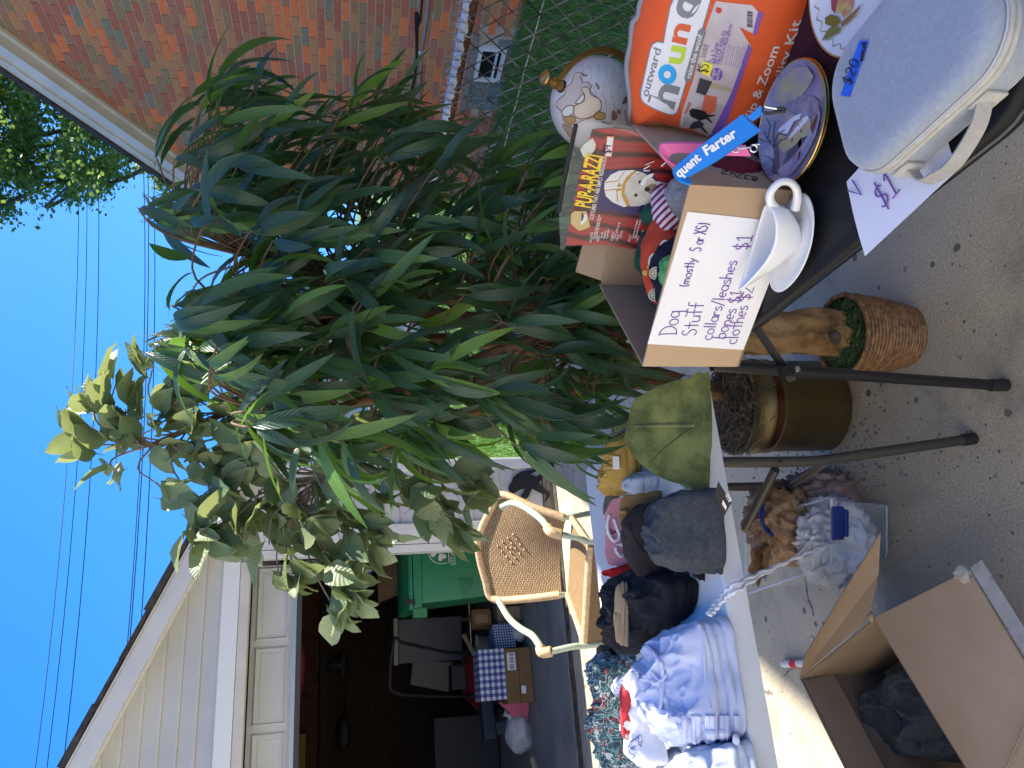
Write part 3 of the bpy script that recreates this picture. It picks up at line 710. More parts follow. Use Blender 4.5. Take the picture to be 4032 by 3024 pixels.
a = onbin(ccx - .098, ccz - .112); b_ = onbin(ccx + .17, ccz - .112)
print_on(mb, 'CITY of EASTPOINTE', a, b_, V((0, -1, 0)), 0.012, height=0.026, off=0.0005)
mb.sheet([onbin(ccx - .10, ccz - .118), onbin(ccx + .17, ccz - .118), onbin(ccx + .17, ccz - .122), onbin(ccx - .10, ccz - .122)])
mb.build('shamrock_print', m_print, body)

# gingham boxes
def gingham(nm, sc):
    m, N, L, b = nodes_of(nm); t = N.new('ShaderNodeTexCoord'); sx = N.new('ShaderNodeSeparateXYZ'); L.new(t.outputs['UV'], sx.inputs[0])
    a = [math_n(N, L, 'GREATER_THAN', math_n(N, L, 'FRACT', math_n(N, L, 'MULTIPLY', sx.outputs[i], sc[i])), 0.5) for i in (0, 1)]
    s_ = math_n(N, L, 'MULTIPLY', math_n(N, L, 'ADD', a[0], a[1]), 0.5)
    L.new(ramp(N, L, s_, [(0.2, (0.62, 0.62, 0.66)), (0.45, (0.16, 0.20, 0.42)), (0.9, (0.02, 0.035, 0.17))], 'CONSTANT'), b.inputs['Base Color']); b.inputs['Roughness'].default_value = 0.7; return m
def uvbox(mb, c, size, rot=0):
    c = V(c); h = [q / 2 for q in size]; m = Matrix.Rotation(rot, 3, 'Z')
    P = lambda i, j, k: c + m @ V((i * h[0], j * h[1], k * h[2]))
    for quad in (((-1, -1, -1), (1, -1, -1), (1, -1, 1), (-1, -1, 1)), ((1, -1, -1), (1, 1, -1), (1, 1, 1), (1, -1, 1)), ((1, 1, -1), (-1, 1, -1), (-1, 1, 1), (1, 1, 1)), ((-1, 1, -1), (-1, -1, -1), (-1, -1, 1), (-1, 1, 1)), ((-1, -1, 1), (1, -1, 1), (1, 1, 1), (-1, 1, 1)), ((-1, 1, -1), (1, 1, -1), (1, -1, -1), (-1, -1, -1))):
        mb.add([P(*q) for q in quad], [(0, 1, 2, 3)], [(0, 0), (1, 0), (1, 1), (0, 1)])
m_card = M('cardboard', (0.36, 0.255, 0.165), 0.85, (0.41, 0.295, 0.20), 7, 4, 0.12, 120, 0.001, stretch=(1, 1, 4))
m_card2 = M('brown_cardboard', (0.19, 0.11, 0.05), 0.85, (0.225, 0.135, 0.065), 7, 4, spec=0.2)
m_paper = M('paper_label', (0.72, 0.72, 0.74), 0.6)
m_ink = M('black_ink', (0.015, 0.015, 0.018), 0.6)
mb = MB(); uvbox(mb, (0.02, 6.36, 0.345), (0.37, 0.30, 0.20), 0.03)
tag(mb.build('gift_box', gingham('blue_gingham', (7.5, 4.5))), 'blue gingham box standing on top of the brown parcel', 'box')
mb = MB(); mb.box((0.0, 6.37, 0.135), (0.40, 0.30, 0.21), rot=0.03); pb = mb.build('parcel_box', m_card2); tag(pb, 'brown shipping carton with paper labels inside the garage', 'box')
pl = lambda x, z: V((x, 6.218 + 0.03 * (x - 0.0) * 1.0, z))
mb = MB(); mb.sheet([pl(.045, .155), pl(.175, .155), pl(.175, .222), pl(.045, .222)]); lab = mb.build('shipping_label', m_paper, pb)
mb = MB()
for g0, g1, zb, zt in ((.055, .085, .17, .205), (.10, .14, .17, .20), (.15, .168, .165, .20)):
    x = g0
    while x < g1: w_ = ru(.0012, .004); mb.sheet([pl(x, zb) + V((0, -.001, 0)), pl(x + w_, zb) + V((0, -.001, 0)), pl(x + w_, zt) + V((0, -.001, 0)), pl(x, zt) + V((0, -.001, 0))]); x += w_ + ru(.0015, .003)
mb.build('barcode', m_ink, lab)
mb = MB(); mb.sheet([pl(-.13, .09), pl(-.075, .09), pl(-.075, .125), pl(-.13, .125)]); mb.build('round_label', m_paper, pb)
mb = MB(); mb.box((0.0, 6.2155, 0.135), (0.396, 0.002, 0.005), rot=0.03); mb.build('flap_seam', M('seam_shadow', (0.10, 0.058, 0.03), 0.9), pb)
mb = MB(); uvbox(mb, (0.27, 6.52, 0.20), (0.20, 0.26, 0.17), 0.35)
tag(mb.build('gift_box', gingham('blue_gingham_small', (9, 8))), 'smaller blue gingham box tilted to the right of the parcel', 'box')
m_pink = M('pink_foam', (0.62, 0.12, 0.20), 0.6)
mb = MB(); mb.prism([(-.20, 6.47, .02), (-.36, 6.47, .04), (-.29, 6.47, .16), (-.185, 6.47, .27), (-.17, 6.47, .1)], (0, .03, 0)); tag(mb.build('pink_board', m_pink), 'pink foam board leaning behind the brown carton', 'board')
m_bag = M('white_poly_bag', (0.42, 0.42, 0.43), 0.35, (0.52, 0.52, 0.53), 18, 4, 0.5, 30, 0.01)
def lump(mb, c, r, seed=0, sq=1.0, amp=0.18, fr=2.2, nu=28, nv=16):
    c = V(c)
    def fn(u, v):
        a = 2 * math.pi * u; t = math.pi * (v - 0.5)
        d = V((math.cos(t) * math.cos(a), math.cos(t) * math.sin(a), math.sin(t)))
        k = 1 + amp * fbm(d + V((seed, seed * 2.3, 0)), fr, 4)
        p = V((d.x * r[0], d.y * r[1], d.z * r[2])) * k
        if p.z < -r[2] * sq: p.z = -r[2] * sq
        return c + p
    mb.grid(fn, nu, nv)
mb = MB(); lump(mb, (-0.42, 6.55, 0.10), (0.16, 0.12, 0.11), 3, 0.8); mb.lathe([(0.03, 0), (0.015, .03), (0.03, .06)], (-0.30, 6.5, 0.17), 8, axis=(.6, 0, 1))
tag(mb.build('sack', m_bag, smooth='all'), 'white plastic sack slumped left of the brown carton', 'sack')
mb = MB(); lump(mb, (0.33, 6.42, 0.07), (0.07, 0.06, 0.07), 9, 0.9, 0.3)
tag(mb.build('plastic_bag', m_bag, smooth='all'), 'small crumpled white bag on the garage floor under the chair arm', 'bag')
# grey cabinet, white board, mower, bucket, lumber, stick, trimmer, pink tube, yellow board, wicker basket, blue hose
m_gcab = M('grey_steel', (0.085, 0.09, 0.10), 0.45, (0.11, 0.115, 0.125), 3, 4)
mb = MB(); mb.box((0.42, 8.3, 0.64), (0.42, 0.5, 0.64), rot=-0.06); cb = mb.build('cabinet', m_gcab, bevel=0.01); tag(cb, 'grey metal cabinet in the dark garage behind the bin', 'cabinet')
mb = MB(); mb.box((0.42, 8.27, 0.985), (0.44, 0.54, 0.04), rot=-0.06); mb.build('worktop', M('pale_laminate', (0.33, 0.30, 0.25), 0.5), cb)
for x in (.25, .58):
    mb = MB(); mb.box((x, 8.12, 0.16), (0.04, 0.04, 0.32)); mb.build('leg', m_gcab, cb)
mb = MB(); mb.prism([(-.10, 8.35, .45), (.18, 8.3, .40), (.22, 8.3, .80), (-.0, 8.35, .83)], (0, .02, 0)); tag(mb.build('panel_board', M('off_white_board', (0.17, 0.165, 0.155), 0.6)), 'pale board leaning in the garage beside the grey cabinet', 'board')
m_red = M('red_enamel', (0.16, 0.012, 0.015), 0.35)
mow = thing('lawn_mower', 'red lawn mower with a tall black handle in the garage shadows', 'mower', (0, 7.3, 0))
mb = MB(); mb.tube(smooth_pts([(0.34, 6.9, 1.0), (0.36, 6.85, 1.06), (0.05, 6.85, 1.10), (-.06, 6.9, 1.04), (-.12, 7.1, 0.6), (-.14, 7.25, 0.25)], 6), 0.014, 8); mb.tube([(0.34, 6.9, 1.0), (0.24, 7.1, 0.6), (0.2, 7.25, 0.25)], 0.014, 8); mb.build('handle', m_mat, mow, smooth=True)
mb = MB(); lump(mb, (0.02, 7.4, 0.27), (0.28, 0.3, 0.17), 4, 0.7, 0.08); mb.build('deck', m_red, mow, smooth='all')
mb = MB(); mb.box((0.03, 7.35, 0.47), (0.22, 0.22, 0.15)); mb.build('engine', m_mat, mow, bevel=0.03)
for x in (-.27, .30):
    for y in (7.2, 7.65):
        mb = MB(); mb.lathe([(0.02, -.025), (0.09, -.025), (0.10, 0), (0.09, .025), (.02, .025)], (x, y, 0.125), 16, axis=(1, 0, 0)); mb.build('wheel', m_mat, mow, smooth=True)
mb = MB(); mb.lathe([(0.0, 0.03), (0.10, 0.03), (0.125, 0.33), (0.13, 0.335), (0.12, 0.33), (0.10, 0.05)], (0.24, 7.0, 0), 20)
bk = mb.build('bucket', M('dull_white_plastic', (0.34, 0.35, 0.33), 0.5), smooth=True); tag(bk, 'white plastic bucket behind the gingham boxes', 'bucket')
mb = MB(); mb.tube([(0.24 + .128 * math.cos(t), 7.0 - .09 * math.sin(t), 0.33 - .05 * math.sin(t)) for t in [k * .31 for k in range(11)]], 0.003, 5); mb.build('handle', m_galv, bk)
m_lum = M('old_lumber', (0.20, 0.17, 0.13), 0.85, (0.28, 0.24, 0.19), 8, 5, stretch=(1, 1, 6))
for k, (x0, y0, z0, s_, lb) in enumerate([(0.62, 6.6, 0.10, (0.55, 0.16, 0.10), 'thick timber offcut lying on the garage floor under another'), (0.60, 6.62, 0.20, (0.48, 0.15, 0.09), 'shorter timber offcut resting on top of the thick one')]):
    mb = MB(); mb.box((x0, y0, z0 - .025), s_, rot=0.1 * k); tag(mb.build('timber', m_lum, bevel=0.005), lb, 'timber', 'timber offcuts on the garage floor')
mb = MB(); mb.box((0.47, 6.68, 0.34), (0.13, 0.14, 0.16), rot=0.2); cbx = mb.build('small_carton', m_card2); tag(cbx, 'small worn carton standing on the timber behind the bin', 'box')
mb = MB(); mb.box((0.47, 6.608, 0.34), (0.07, 0.003, 0.10), rot=0.2); mb.build('label', M('tan_label', (0.30, 0.21, 0.13), 0.7), cbx)
mb = MB(); mb.tube([(0.38, 7.0, 0.45), (0.16, 7.05, 0.33)], 0.02, 6); tag(mb.build('stick', m_lum), 'wooden handle leaning across beside the white bucket', 'stick')
trm = thing('string_trimmer', 'black string trimmer hanging on the brown back wall', 'trimmer', (-.2, 9.45, 1.5))
tp = lambda x, y: onY((1100 + x * .557) / SD, (2100 + y * .557) / SD, 9.42)
mb = MB(); mb.tube([tp(465, 1000), tp(470, 1330)], 0.010, 8); mb.build('shaft', m_mat, trm)
mb = MB(); lump(mb, tp(455, 1420), (0.17, 0.05, 0.075), 2, 1, 0.1); mb.build('motor', m_mat, trm, smooth='all')
mb = MB(); lump(mb, tp(450, 940), (0.16, 0.05, 0.05), 5, 1, 0.15); lump(mb, tp(420, 930), (0.06, 0.05, 0.13), 6, 1, .2); mb.build('head', m_mat, trm, smooth='all')
mb = MB(); mb.tube(smooth_pts([tp(110, 1240) + V((0, -1, 0)), tp(175, 1080) + V((0, -1, 0)), tp(190, 900) + V((0, -1, 0)), tp(140, 760) + V((0, -1, 0))], 8), 0.05, 10); tag(mb.build('foam_tube', M('pink_vinyl', (0.34, 0.035, 0.07), 0.4), smooth=True), 'curved pink foam tube slung under the garage ceiling', 'tube')
mb = MB(); mb.box((-.66, 9.3, 1.95), (0.5, 0.05, 0.10)); tag(mb.build('yellow_board', M('yellow_paint', (0.24, 0.16, 0.01), 0.6)), 'yellow board on the beam at the far left of the garage', 'board')
m_wick = M('dark_wicker', (0.13, 0.085, 0.05), 0.8, (0.22, 0.15, 0.09), 60, 3, 0.6, 90, 0.006)
mb = MB(); mb.lathe([(0.16, 1.0), (0.19, 1.14), (0.2, 1.18), (0.185, 1.18), (0.15, 1.02)], (1.0, 7.2, 0), 20, sx=1.5); tag(mb.build('wicker_basket', m_wick, smooth=True), 'dark wicker basket on a shelf above the green bin', 'basket')
mb = MB(); mb.box((1.05, 7.2, 0.985), (0.66, 0.4, 0.03)); tag(mb.build('shelf', m_stud), 'brown shelf in the garage holding the wicker basket', 'shelf')
mb = MB(); mb.tube(smooth_pts([(0.93, 7.0, 1.28), (1.0, 6.98, 1.22), (1.12, 7.0, 1.25), (1.16, 7.0, 1.4)], 6), 0.025, 8); tag(mb.build('hose', M('blue_hose', (0.01, 0.06, 0.32), 0.4), smooth=True), 'short loop of blue hose above the wicker basket', 'hose')
mb = MB(); mb.box((-.62, 7.9, 0.35), (0.6, 0.05, 0.6)); tag(mb.build('storage_rack', M('grey_rack', (0.016, 0.017, 0.02), 0.6)), 'dim grey rack at the left of the garage', 'rack')
mb = MB(); mb.tube([(-.56, 6.0, 0.125), (-.85, 5.9, 0.08), (-1.4, 5.9, 0.05)], 0.022, 8); tag(mb.build('pole', m_lum), 'wooden pole end lying at the left of the garage floor', 'pole')
mb = MB(); mb.box((-.35, 7.0, 0.28), (0.30, 0.18, 0.1), rot=.3); mb.box((-.4, 7.0, .12), (.1, .1, .2)); tag(mb.build('tool_case', M('dark_teal_case', (0.03, 0.06, 0.08), 0.5), bevel=0.01), 'dark teal tool case among the clutter left of the mower', 'case')

# ================================================================== WICKER ARMCHAIR
m_cane, N, L, b = nodes_of('woven_cane'); t = N.new('ShaderNodeTexCoord')
bt = N.new('ShaderNodeTexBrick'); bt.offset = 0.5; bt.inputs['Scale'].default_value = 1; bt.inputs['Brick Width'].default_value = 0.045; bt.inputs['Row Height'].default_value = 0.024; bt.inputs['Mortar Size'].default_value = 0.0062; bt.inputs['Mortar Smooth'].default_value = 0.6; bt.inputs['Bias'].default_value = 0.0
bt.inputs['Color1'].default_value = (0.46, 0.30, 0.14, 1); bt.inputs['Color2'].default_value = (0.33, 0.20, 0.085, 1); bt.inputs['Mortar'].default_value = (0.07, 0.042, 0.02, 1)
L.new(t.outputs['UV'], bt.inputs['Vector']); L.new(mixc(N, L, 0.2, bt.outputs['Color'], ramp(N, L, noise_n(N, L, t.outputs['UV'], 9, 4), [(0.3, (0.30, 0.19, 0.09)), (0.7, (0.46, 0.31, 0.16))])), b.inputs['Base Color'])
b.inputs['Roughness'].default_value = 0.6; bump(N, L, b, math_n(N, L, 'SUBTRACT', 1.0, bt.outputs['Fac']), 0.9, 0.006)
m_wrap = M('cane_wrap', (0.45, 0.30, 0.16), 0.55, (0.58, 0.41, 0.24), 55, 3, 0.6, 90, 0.004)
m_tube = M('sage_tube', (0.36, 0.42, 0.33), 0.32, (0.42, 0.47, 0.38), 9, 3)
ch = thing('armchair', 'woven cane armchair with sage green tube arms before the garage', 'chair', (0.4, 3.4, 0))
SZ = 0.42
FL, FR = V((0.111, 3.35, SZ)), V((0.488, 3.114, SZ)); BLc, BRc = V((0.345, 3.62, SZ - .02)), V((0.668, 3.42, SZ - .02))
def bil(a, b_, c_, d_, u, v): return a * (1 - u) * (1 - v) + b_ * u * (1 - v) + d_ * u * v + c_ * (1 - u) * v
mb = MB(); mb.grid(lambda u, v: bil(FL, FR, BLc, BRc, u, v) + V((0, 0, -0.012 * math.sin(math.pi * u) * math.sin(math.pi * v))), 24, 20, 0.02); mb.build('seat', m_cane, ch, smooth=True)
mb = MB(); mb.grid(lambda u, v: FL + (FR - FL) * u + V((-.003, -.004, -0.006 - 0.10 * v)), 24, 8, 0.012); mb.build('apron', m_cane, ch, smooth=True)
def wrapped(name, pts, r, par=ch, step=0.006):
    pts = smooth_pts(pts, 10); Ls = 0; fine = [pts[0]]
    for a, b_ in zip(pts, pts[1:]):
        n = max(1, int((b_ - a).length / (step / 2))); fine += [a + (b_ - a) * (k + 1) / n for k in range(n)]
    rs = [r * (1.0 if k % 2 else 0.90) for k in range(len(fine))]
    mb = MB(); mb.tube(fine, rs, 9); return mb.build(name, m_wrap, par, smooth='all')
wrapped('seat_rim', [FL, (FL + FR) / 2, FR], 0.019); wrapped('seat_rim', [FL, (FL + BLc) / 2, BLc], 0.016); wrapped('seat_rim', [FR, (FR + BRc) / 2, BRc], 0.016)
TL, TR = V((0.365, 3.86, 0.715)), V((0.825, 3.58, 0.69)); BB = V((0.16, 0.26, 0)).normalized()
upc = V((0.51, 3.80, 0.78))
def backp(u, v):
    lo = BLc + (BRc - BLc) * u + V((0, 0, 0.03)) + V((.03, .05, 0)) * math.sin(math.pi * u) * 1.0
    hi = TL + (TR - TL) * u + V((.035, .06, .075)) * math.sin(math.pi * u)
    q = lo * (1 - v) + hi * v
    return q + V((-.01, -.015, 0)) * math.sin(math.pi * v)
mb = MB(); mb.grid(lambda u, v: backp(u, v), 30, 24, 0.014); mb.build('backrest', m_cane, ch, smooth=True)
# diamond of raised knots in the back weave
nrm = (BRc - BLc).cross(V((0, 0, 1))).normalized()
mb = MB()
for j in range(-3, 4):
    for i in range(-3, 4):
        if abs(i) + abs(j) <= 3 and (i + j) % 2 == 1 or (i == 0 and j == 0):
            q = backp(0.5 + i * 0.05, 0.62 + j * 0.055); lump(mb, q + nrm * 0.001, (0.007, 0.007, 0.0025), i + 9, 1, 0.05, 2, 8, 6)
mb.build('knot_pattern', m_wrap, ch, smooth='all')
wrapped('back_rim', [backp(0, 0.02), backp(0, .5), backp(0, 1), backp(.15, 1.02), backp(.5, 1.03), backp(.85, 1.02), backp(1, 1), backp(1, .5), backp(1, .02)], 0.02)
AL = [backp(0, 0.98), V((0.28, 3.72, 0.70)), V((0.20, 3.60, 0.645)), V((0.125, 3.47, 0.60)), V((0.10, 3.40, 0.555))]
AR = [backp(1, 0.98), V((0.86, 3.47, 0.74)), V((0.80, 3.35, 0.685)), V((0.69, 3.22, 0.60)), V((0.592, 3.13, 0.545))]
al_end = onY((1900 + 530 * .4522) / SD, (1900 + 1480 * .4522) / SD, 3.38); ar_end = onY((1900 + 580 * .4522) / SD, (1900 + 405 * .4522) / SD, 3.12)
def arm(pts):
    mb = MB(); mb.tube(smooth_pts(pts, 8), 0.0155, 10); return mb.build('arm', m_tube, ch, smooth=True)
def q_(x, y, Y): return onY((1900 + x * .4522) / SD, (1900 + y * .4522) / SD, Y)
arm([q_(140, 1030, 3.80), q_(230, 1180, 3.68), q_(330, 1270, 3.58), q_(430, 1330, 3.50), q_(490, 1410, 3.42), q_(510, 1455, 3.38)])
arm([q_(165, 215, 3.55), q_(250, 180, 3.50), q_(340, 200, 3.42), q_(450, 270, 3.30), q_(530, 340, 3.20), q_(575, 405, 3.13)])
for pts in ([q_(505, 1440, 3.39), q_(520, 1480, 3.37), q_(600, 1470, 3.35)], [q_(570, 395, 3.14), q_(600, 430, 3.11), q_(690, 455, 3.10)]):
    wrapped('arm_wrap', pts, 0.024)
for pts in ([q_(600, 1470, 3.35), q_(780, 1430, 3.34), FL + V((-.012, -.01, -.005)), V((0.10, 3.32, 0.2)), V((0.085, 3.29, 0.0))], [q_(690, 455, 3.10), q_(860, 490, 3.10), FR + V((.014, -.012, -.005)), V((0.50, 3.09, 0.2)), V((0.51, 3.06, 0.0))]):
    mb = MB(); mb.tube(smooth_pts(pts, 6), 0.0135, 10); mb.build('leg', m_tube, ch, smooth=True)
for p, o_ in ((BLc, V((-.01, .03, 0))), (BRc, V((.03, .02, 0)))):
    mb = MB(); mb.tube(smooth_pts([p + V((0, 0, .05)), p + o_ + V((0, 0, -.15)), V((p.x, p.y, 0)) + o_ * 2.4], 6), 0.0135, 10); mb.build('leg', m_tube, ch, smooth=True)

# ================================================================== ADDED HOUSE on the left (out of view: bounces warm sun into the shade)
fill_house = thing('house', 'unseen pale house added left of the driveway to bounce light into the shade', 'house', (-5, -1, 0))
m_fill_siding = M('fill_house_siding', (0.75, 0.725, 0.67), 0.6, (0.79, 0.765, 0.71), 2, 4)
mb = MB(); mb.box((-6.0, -1.9, 2.7), (8.0, 9.8, 5.6)); mb.build('wall', m_fill_siding, fill_house)
mb = MB(); mb.prism([(-10.4, -6.9, 5.5), (-1.7, -6.9, 5.5), (-6.0, -6.9, 8.2)], (0, 10.0, 0)); mb.build('roof', m_shing, fill_house)
mb = MB(); mb.box((-6.0, -1.9, 0.25), (8.06, 9.86, 0.5)); mb.build('foundation', m_slab, fill_house)
for y in (-3.5, 0.5):
    mb = MB(); mb.box((-1.98, y, 2.2), (0.08, 1.0, 1.3)); w_ = mb.build('window', m_vinyl, fill_house); mb = MB(); mb.box((-1.935, y, 2.2), (0.02, 0.84, 1.14)); mb.build('pane', m_dglass, w_)

# ================================================================== BACKGROUND beyond the yard
m_tan = M('tan_siding', (0.30, 0.22, 0.16), 0.8, (0.36, 0.27, 0.20), 3, 4)
fh = thing('far_house', 'distant tan house with a brown roof behind the plants', 'house', (6, 27, 0))
mb = MB(); mb.box((4.5, 27, 1.6), (9, 5, 3.3)); mb.build('wall', m_tan, fh)
mb = MB(); mb.prism([(-.4, 24.2, 3.25), (-.4, 29.8, 3.25), (-.4, 27, 5.2)], (9.8, 0, 0)); mb.build('roof', M('brown_roof', (0.13, 0.09, 0.07), 0.9, (0.18, 0.13, 0.10), 5, 4), fh)
for x in (2.0, 5.2, 7.5):
    mb = MB(); mb.box((x, 24.46, 1.9), (1.1, 0.1, 1.2)); f_ = mb.build('window', m_vinyl, fh); mb = MB(); mb.box((x, 24.40, 1.9), (0.95, 0.05, 1.05)); mb.build('pane', m_dglass, f_)
mb = MB(); mb.box((2.5, 25.6, 5.0), (0.7, 0.7, 2.2)); mb.build('chimney', M('orange_chimney', (0.36, 0.20, 0.11), 0.85, (0.42, 0.25, 0.15), 9, 4), fh)
shed = thing('shed', 'pale shed with a low roof far behind the long leafed plant', 'shed', (5.2, 13.5, 0))
mb = MB(); mb.box((5.6, 13.5, 1.0), (3.2, 2.2, 2.0)); mb.build('wall', M('pale_wall', (0.62, 0.64, 0.66), 0.6), shed)
mb = MB(); mb.prism([(3.9, 12.25, 2.0), (3.9, 14.75, 2.0), (3.9, 13.5, 2.7)], (3.4, 0, 0)); mb.build('roof', m_shing, shed)
mb = MB(); mb.box((5.0, 12.37, 0.9), (0.8, 0.05, 1.8)); mb.build('door', m_vinyl, shed)
bb = thing('recycling_cart', 'dark blue cart with a yellow edge glimpsed through the plant leaves', 'bin', (4.35, 11.2, 0))
mb = MB(); mb.add(*taper(4.0, 4.7, 10.9, 11.5, 0.05, 0.95, 0.82)); mb.build('body', M('navy_plastic', (0.008, 0.02, 0.12), 0.4), bb, bevel=0.02)
mb = MB(); mb.box((4.35, 11.2, 0.99), (0.76, 0.68, 0.06)); mb.build('lid', M('yellow_plastic', (0.55, 0.36, 0.02), 0.4), bb, bevel=0.02)
for x in (4.1, 4.6):
    mb = MB(); mb.lathe([(0.02, -.03), (0.1, -.03), (0.11, 0), (0.1, .03), (.02, .03)], (x, 11.48, 0.11), 14, axis=(1, 0, 0)); mb.build('wheel', m_mat, bb)
# overhead lines
m_wire = M('line_wire', (0.02, 0.025, 0.035), 0.6)
LN = [((307, 1008), (249, 2016), (140, 3024), 'highest', .007), ((341, 1008), (290, 2016), (185, 3024), 'second highest', .007), ((389, 1008), (346, 2016), (248, 3024), 'third', .008), ((571, 1008), (540, 2016), (500, 2560), 'fourth', .009), ((585, 1008), (549, 2016), (510, 2540), 'fifth', .009), ((610, 1008), (583, 2016), (556, 2450), 'lowest', .009)]
for a, b_, c_, nm, r in LN:
    A, B, C_ = [onY(x / SD, y / SD, 16) for x, y in (a, b_, c_)]
    pts = []
    for k in range(33):
        x = -14 + k * 1.2
        l0 = (x - B.x) * (x - C_.x) / ((A.x - B.x) * (A.x - C_.x)); l1 = (x - A.x) * (x - C_.x) / ((B.x - A.x) * (B.x - C_.x)); l2 = (x - A.x) * (x - B.x) / ((C_.x - A.x) * (C_.x - B.x))
        pts.append((x, 16, l0 * A.z + l1 * B.z + l2 * C_.z))
    mb = MB(); mb.tube(pts, r, 5); tag(mb.build('overhead_line', m_wire), nm + ' of the six thin overhead lines crossing the blue sky', 'cable', 'overhead lines across the sky')

# ================================================================== BIG TREE beyond the brick house
def leafmat(name, stops, rough=0.45, trans=(0.2, 0.4, 0.04), tf=0.3, island=True, spec=0.5):
    m, N, L, b = nodes_of(name)
    if island: g = N.new('ShaderNodeNewGeometry'); src = g.outputs['Random Per Island']
    else: g = N.new('ShaderNodeObjectInfo'); src = g.outputs['Random']
    col = ramp(N, L, src, stops)
    L.new(col, b.inputs['Base Color']); b.inputs['Roughness'].default_value = rough; setin(b, 'Specular IOR Level', spec)
    t = N.new('ShaderNodeBsdfTranslucent'); L.new(mixc(N, L, 0.75, col, trans), t.inputs[0])
    mx = N.new('ShaderNodeMixShader'); mx.inputs[0].default_value = tf
    L.new(b.outputs[0], mx.inputs[1]); L.new(t.outputs[0], mx.inputs[2]); L.new(mx.outputs[0], N['Material Output'].inputs[0]); return m, N, L, b, col
m_bark = M('tree_bark', (0.06, 0.045, 0.035), 0.9, (0.11, 0.085, 0.065), 14, 5, 0.6, 40, 0.02, stretch=(1, 1, .25))
m_tleaf = leafmat('tree_leaf', [(0, (0.04, 0.085, 0.028)), (0.55, (0.08, 0.15, 0.045)), (1, (0.16, 0.23, 0.065))], 0.5, (0.24, 0.36, 0.06), 0.42)[0]
TY = 15.0
tree = thing('tree', 'leafy tree rising behind the brick house roof against the sky', 'tree', (13.2, TY, 0))
tpt = lambda x, y, dy=0: onY(x, y, TY + dy)
trunk0 = V((13.2, TY, -0.1))
mb = MB(); fork = V((12.6, TY, 5.2)); mb.tube(smooth_pts([trunk0, (13.1, TY, 2.6), fork], 5), [0.26 - .009 * k for k in range(11)], 9); mb.build('trunk', m_bark, tree, smooth=True)
limbs = [[(60, 300), (30, 330)], [(120, 330), (150, 270), (180, 220)], [(95, 380), (60, 300)], [(170, 300), (240, 290)], [(200, 330), (240, 395)], [(10, 200), (0, 100)], [(150, 400), (120, 440)], [(60, 420), (10, 440)]]
tips = []
mb = MB()
for q in limbs:
    pts = [fork + V((ru(-.3, .3), ru(-.3, .3), ru(-1.0, .2)))] + [tpt(x, y, ru(-1.4, 1.4)) for x, y in q[::-1]]
    sp = smooth_pts(pts, 6); mb.tube(sp, [0.07 - 0.058 * k / len(sp) for k in range(len(sp))], 6); tips += sp[4:]
mb.build('limbs', m_bark, tree, smooth=True, kind='stuff')
tree_poly = [(-330, -40), (-330, 330), (-120, 480), (-20, 455), (10, 458), (35, 440), (60, 455), (95, 430), (130, 440), (160, 420), (185, 430), (225, 408), (240, 385), (262, 395), (268, 355), (235, 300), (215, 262), (240, 250), (170, 170), (110, 110), (60, 20), (0, -40)]
def inpoly(x, y, P):
    c = False; j = len(P) - 1
    for i in range(len(P)):
        (xi, yi), (xj, yj) = P[i], P[j]
        if (yi > y) != (yj > y) and x < (xj - xi) * (y - yi) / (yj - yi) + xi: c = not c
        j = i
    return c
vs, fs = [], []
def leaf_quad(p, s, d, n):
    d = d.normalized(); w = d.cross(n).normalized() * s * 0.42; i = len(vs)
    vs.extend([p, p + d * s * .5 + w, p + d * s, p + d * s * .5 - w]); fs.append((i, i + 1, i + 2, i + 3))
cl = 0
while cl < 1350:
    x, y = ru(-330, 270), ru(-40, 480)
    if not inpoly(x, y, tree_poly): continue
    if mnoise.noise((x * 0.016, y * 0.016, 5)) < -0.10 - (0.12 if x < 0 else 0): continue
    c = tpt(x, y, random.gauss(0, 1.1)); cl += 1
    for _ in range(34):
        p = c + V((random.gauss(0, .17), random.gauss(0, .17), random.gauss(0, .13)))
        leaf_quad(p, ru(.06, .13), V((ru(-1, 1), ru(-1, 1), ru(-1, .3))), V((ru(-1, 1), ru(-1, 1), 1)))
# the unseen rest of the crown, so that it is a whole tree
for _ in range(260):
    a, e = ru(0, 6.28), ru(-.5, 1.2); c = V((13.4 + 2.6 * math.cos(a) * math.cos(e), TY + 2.0 * math.sin(a) * math.cos(e), 8.4 + 2.4 * math.sin(e)))
    for _ in range(26): leaf_quad(c + V((random.gauss(0, .3), random.gauss(0, .3), random.gauss(0, .22))), ru(.08, .16), V((ru(-1, 1), ru(-1, 1), ru(-1, .3))), V((ru(-1, 1), ru(-1, 1), 1)))
me = bpy.data.meshes.new('crown'); me.from_pydata([tuple(v) for v in vs], [], fs); me.materials.append(m_tleaf); put('crown', me, tree, 'stuff')
t2 = thing('tree', 'small far tree peeping out at the low end of the brick house roof', 'tree', (7.6, 19, 0))
mb = MB(); mb.tube([(7.6, 19, 0), (7.6, 19, 5.0)], [.15, .06], 7); mb.build('trunk', m_bark, t2)
vs, fs = [], []
for (x, y) in [(295, 345), (310, 335), (320, 350), (345, 385), (352, 395), (365, 380), (375, 372), (330, 365), (310, 362), (355, 360), (340, 340)] * 5:
    c = onY(x, y, 19 + ru(-.5, .5))
    for _ in range(40): leaf_quad(c + V((random.gauss(0, .13), random.gauss(0, .13), random.gauss(0, .12))), ru(.06, .12), V((ru(-1, 1), ru(-1, 1), ru(-1, .3))), V((ru(-1, 1), ru(-1, 1), 1)))
me = bpy.data.meshes.new('crown'); me.from_pydata([tuple(v) for v in vs], [], fs); me.materials.append(m_tleaf); put('crown', me, t2, 'stuff')

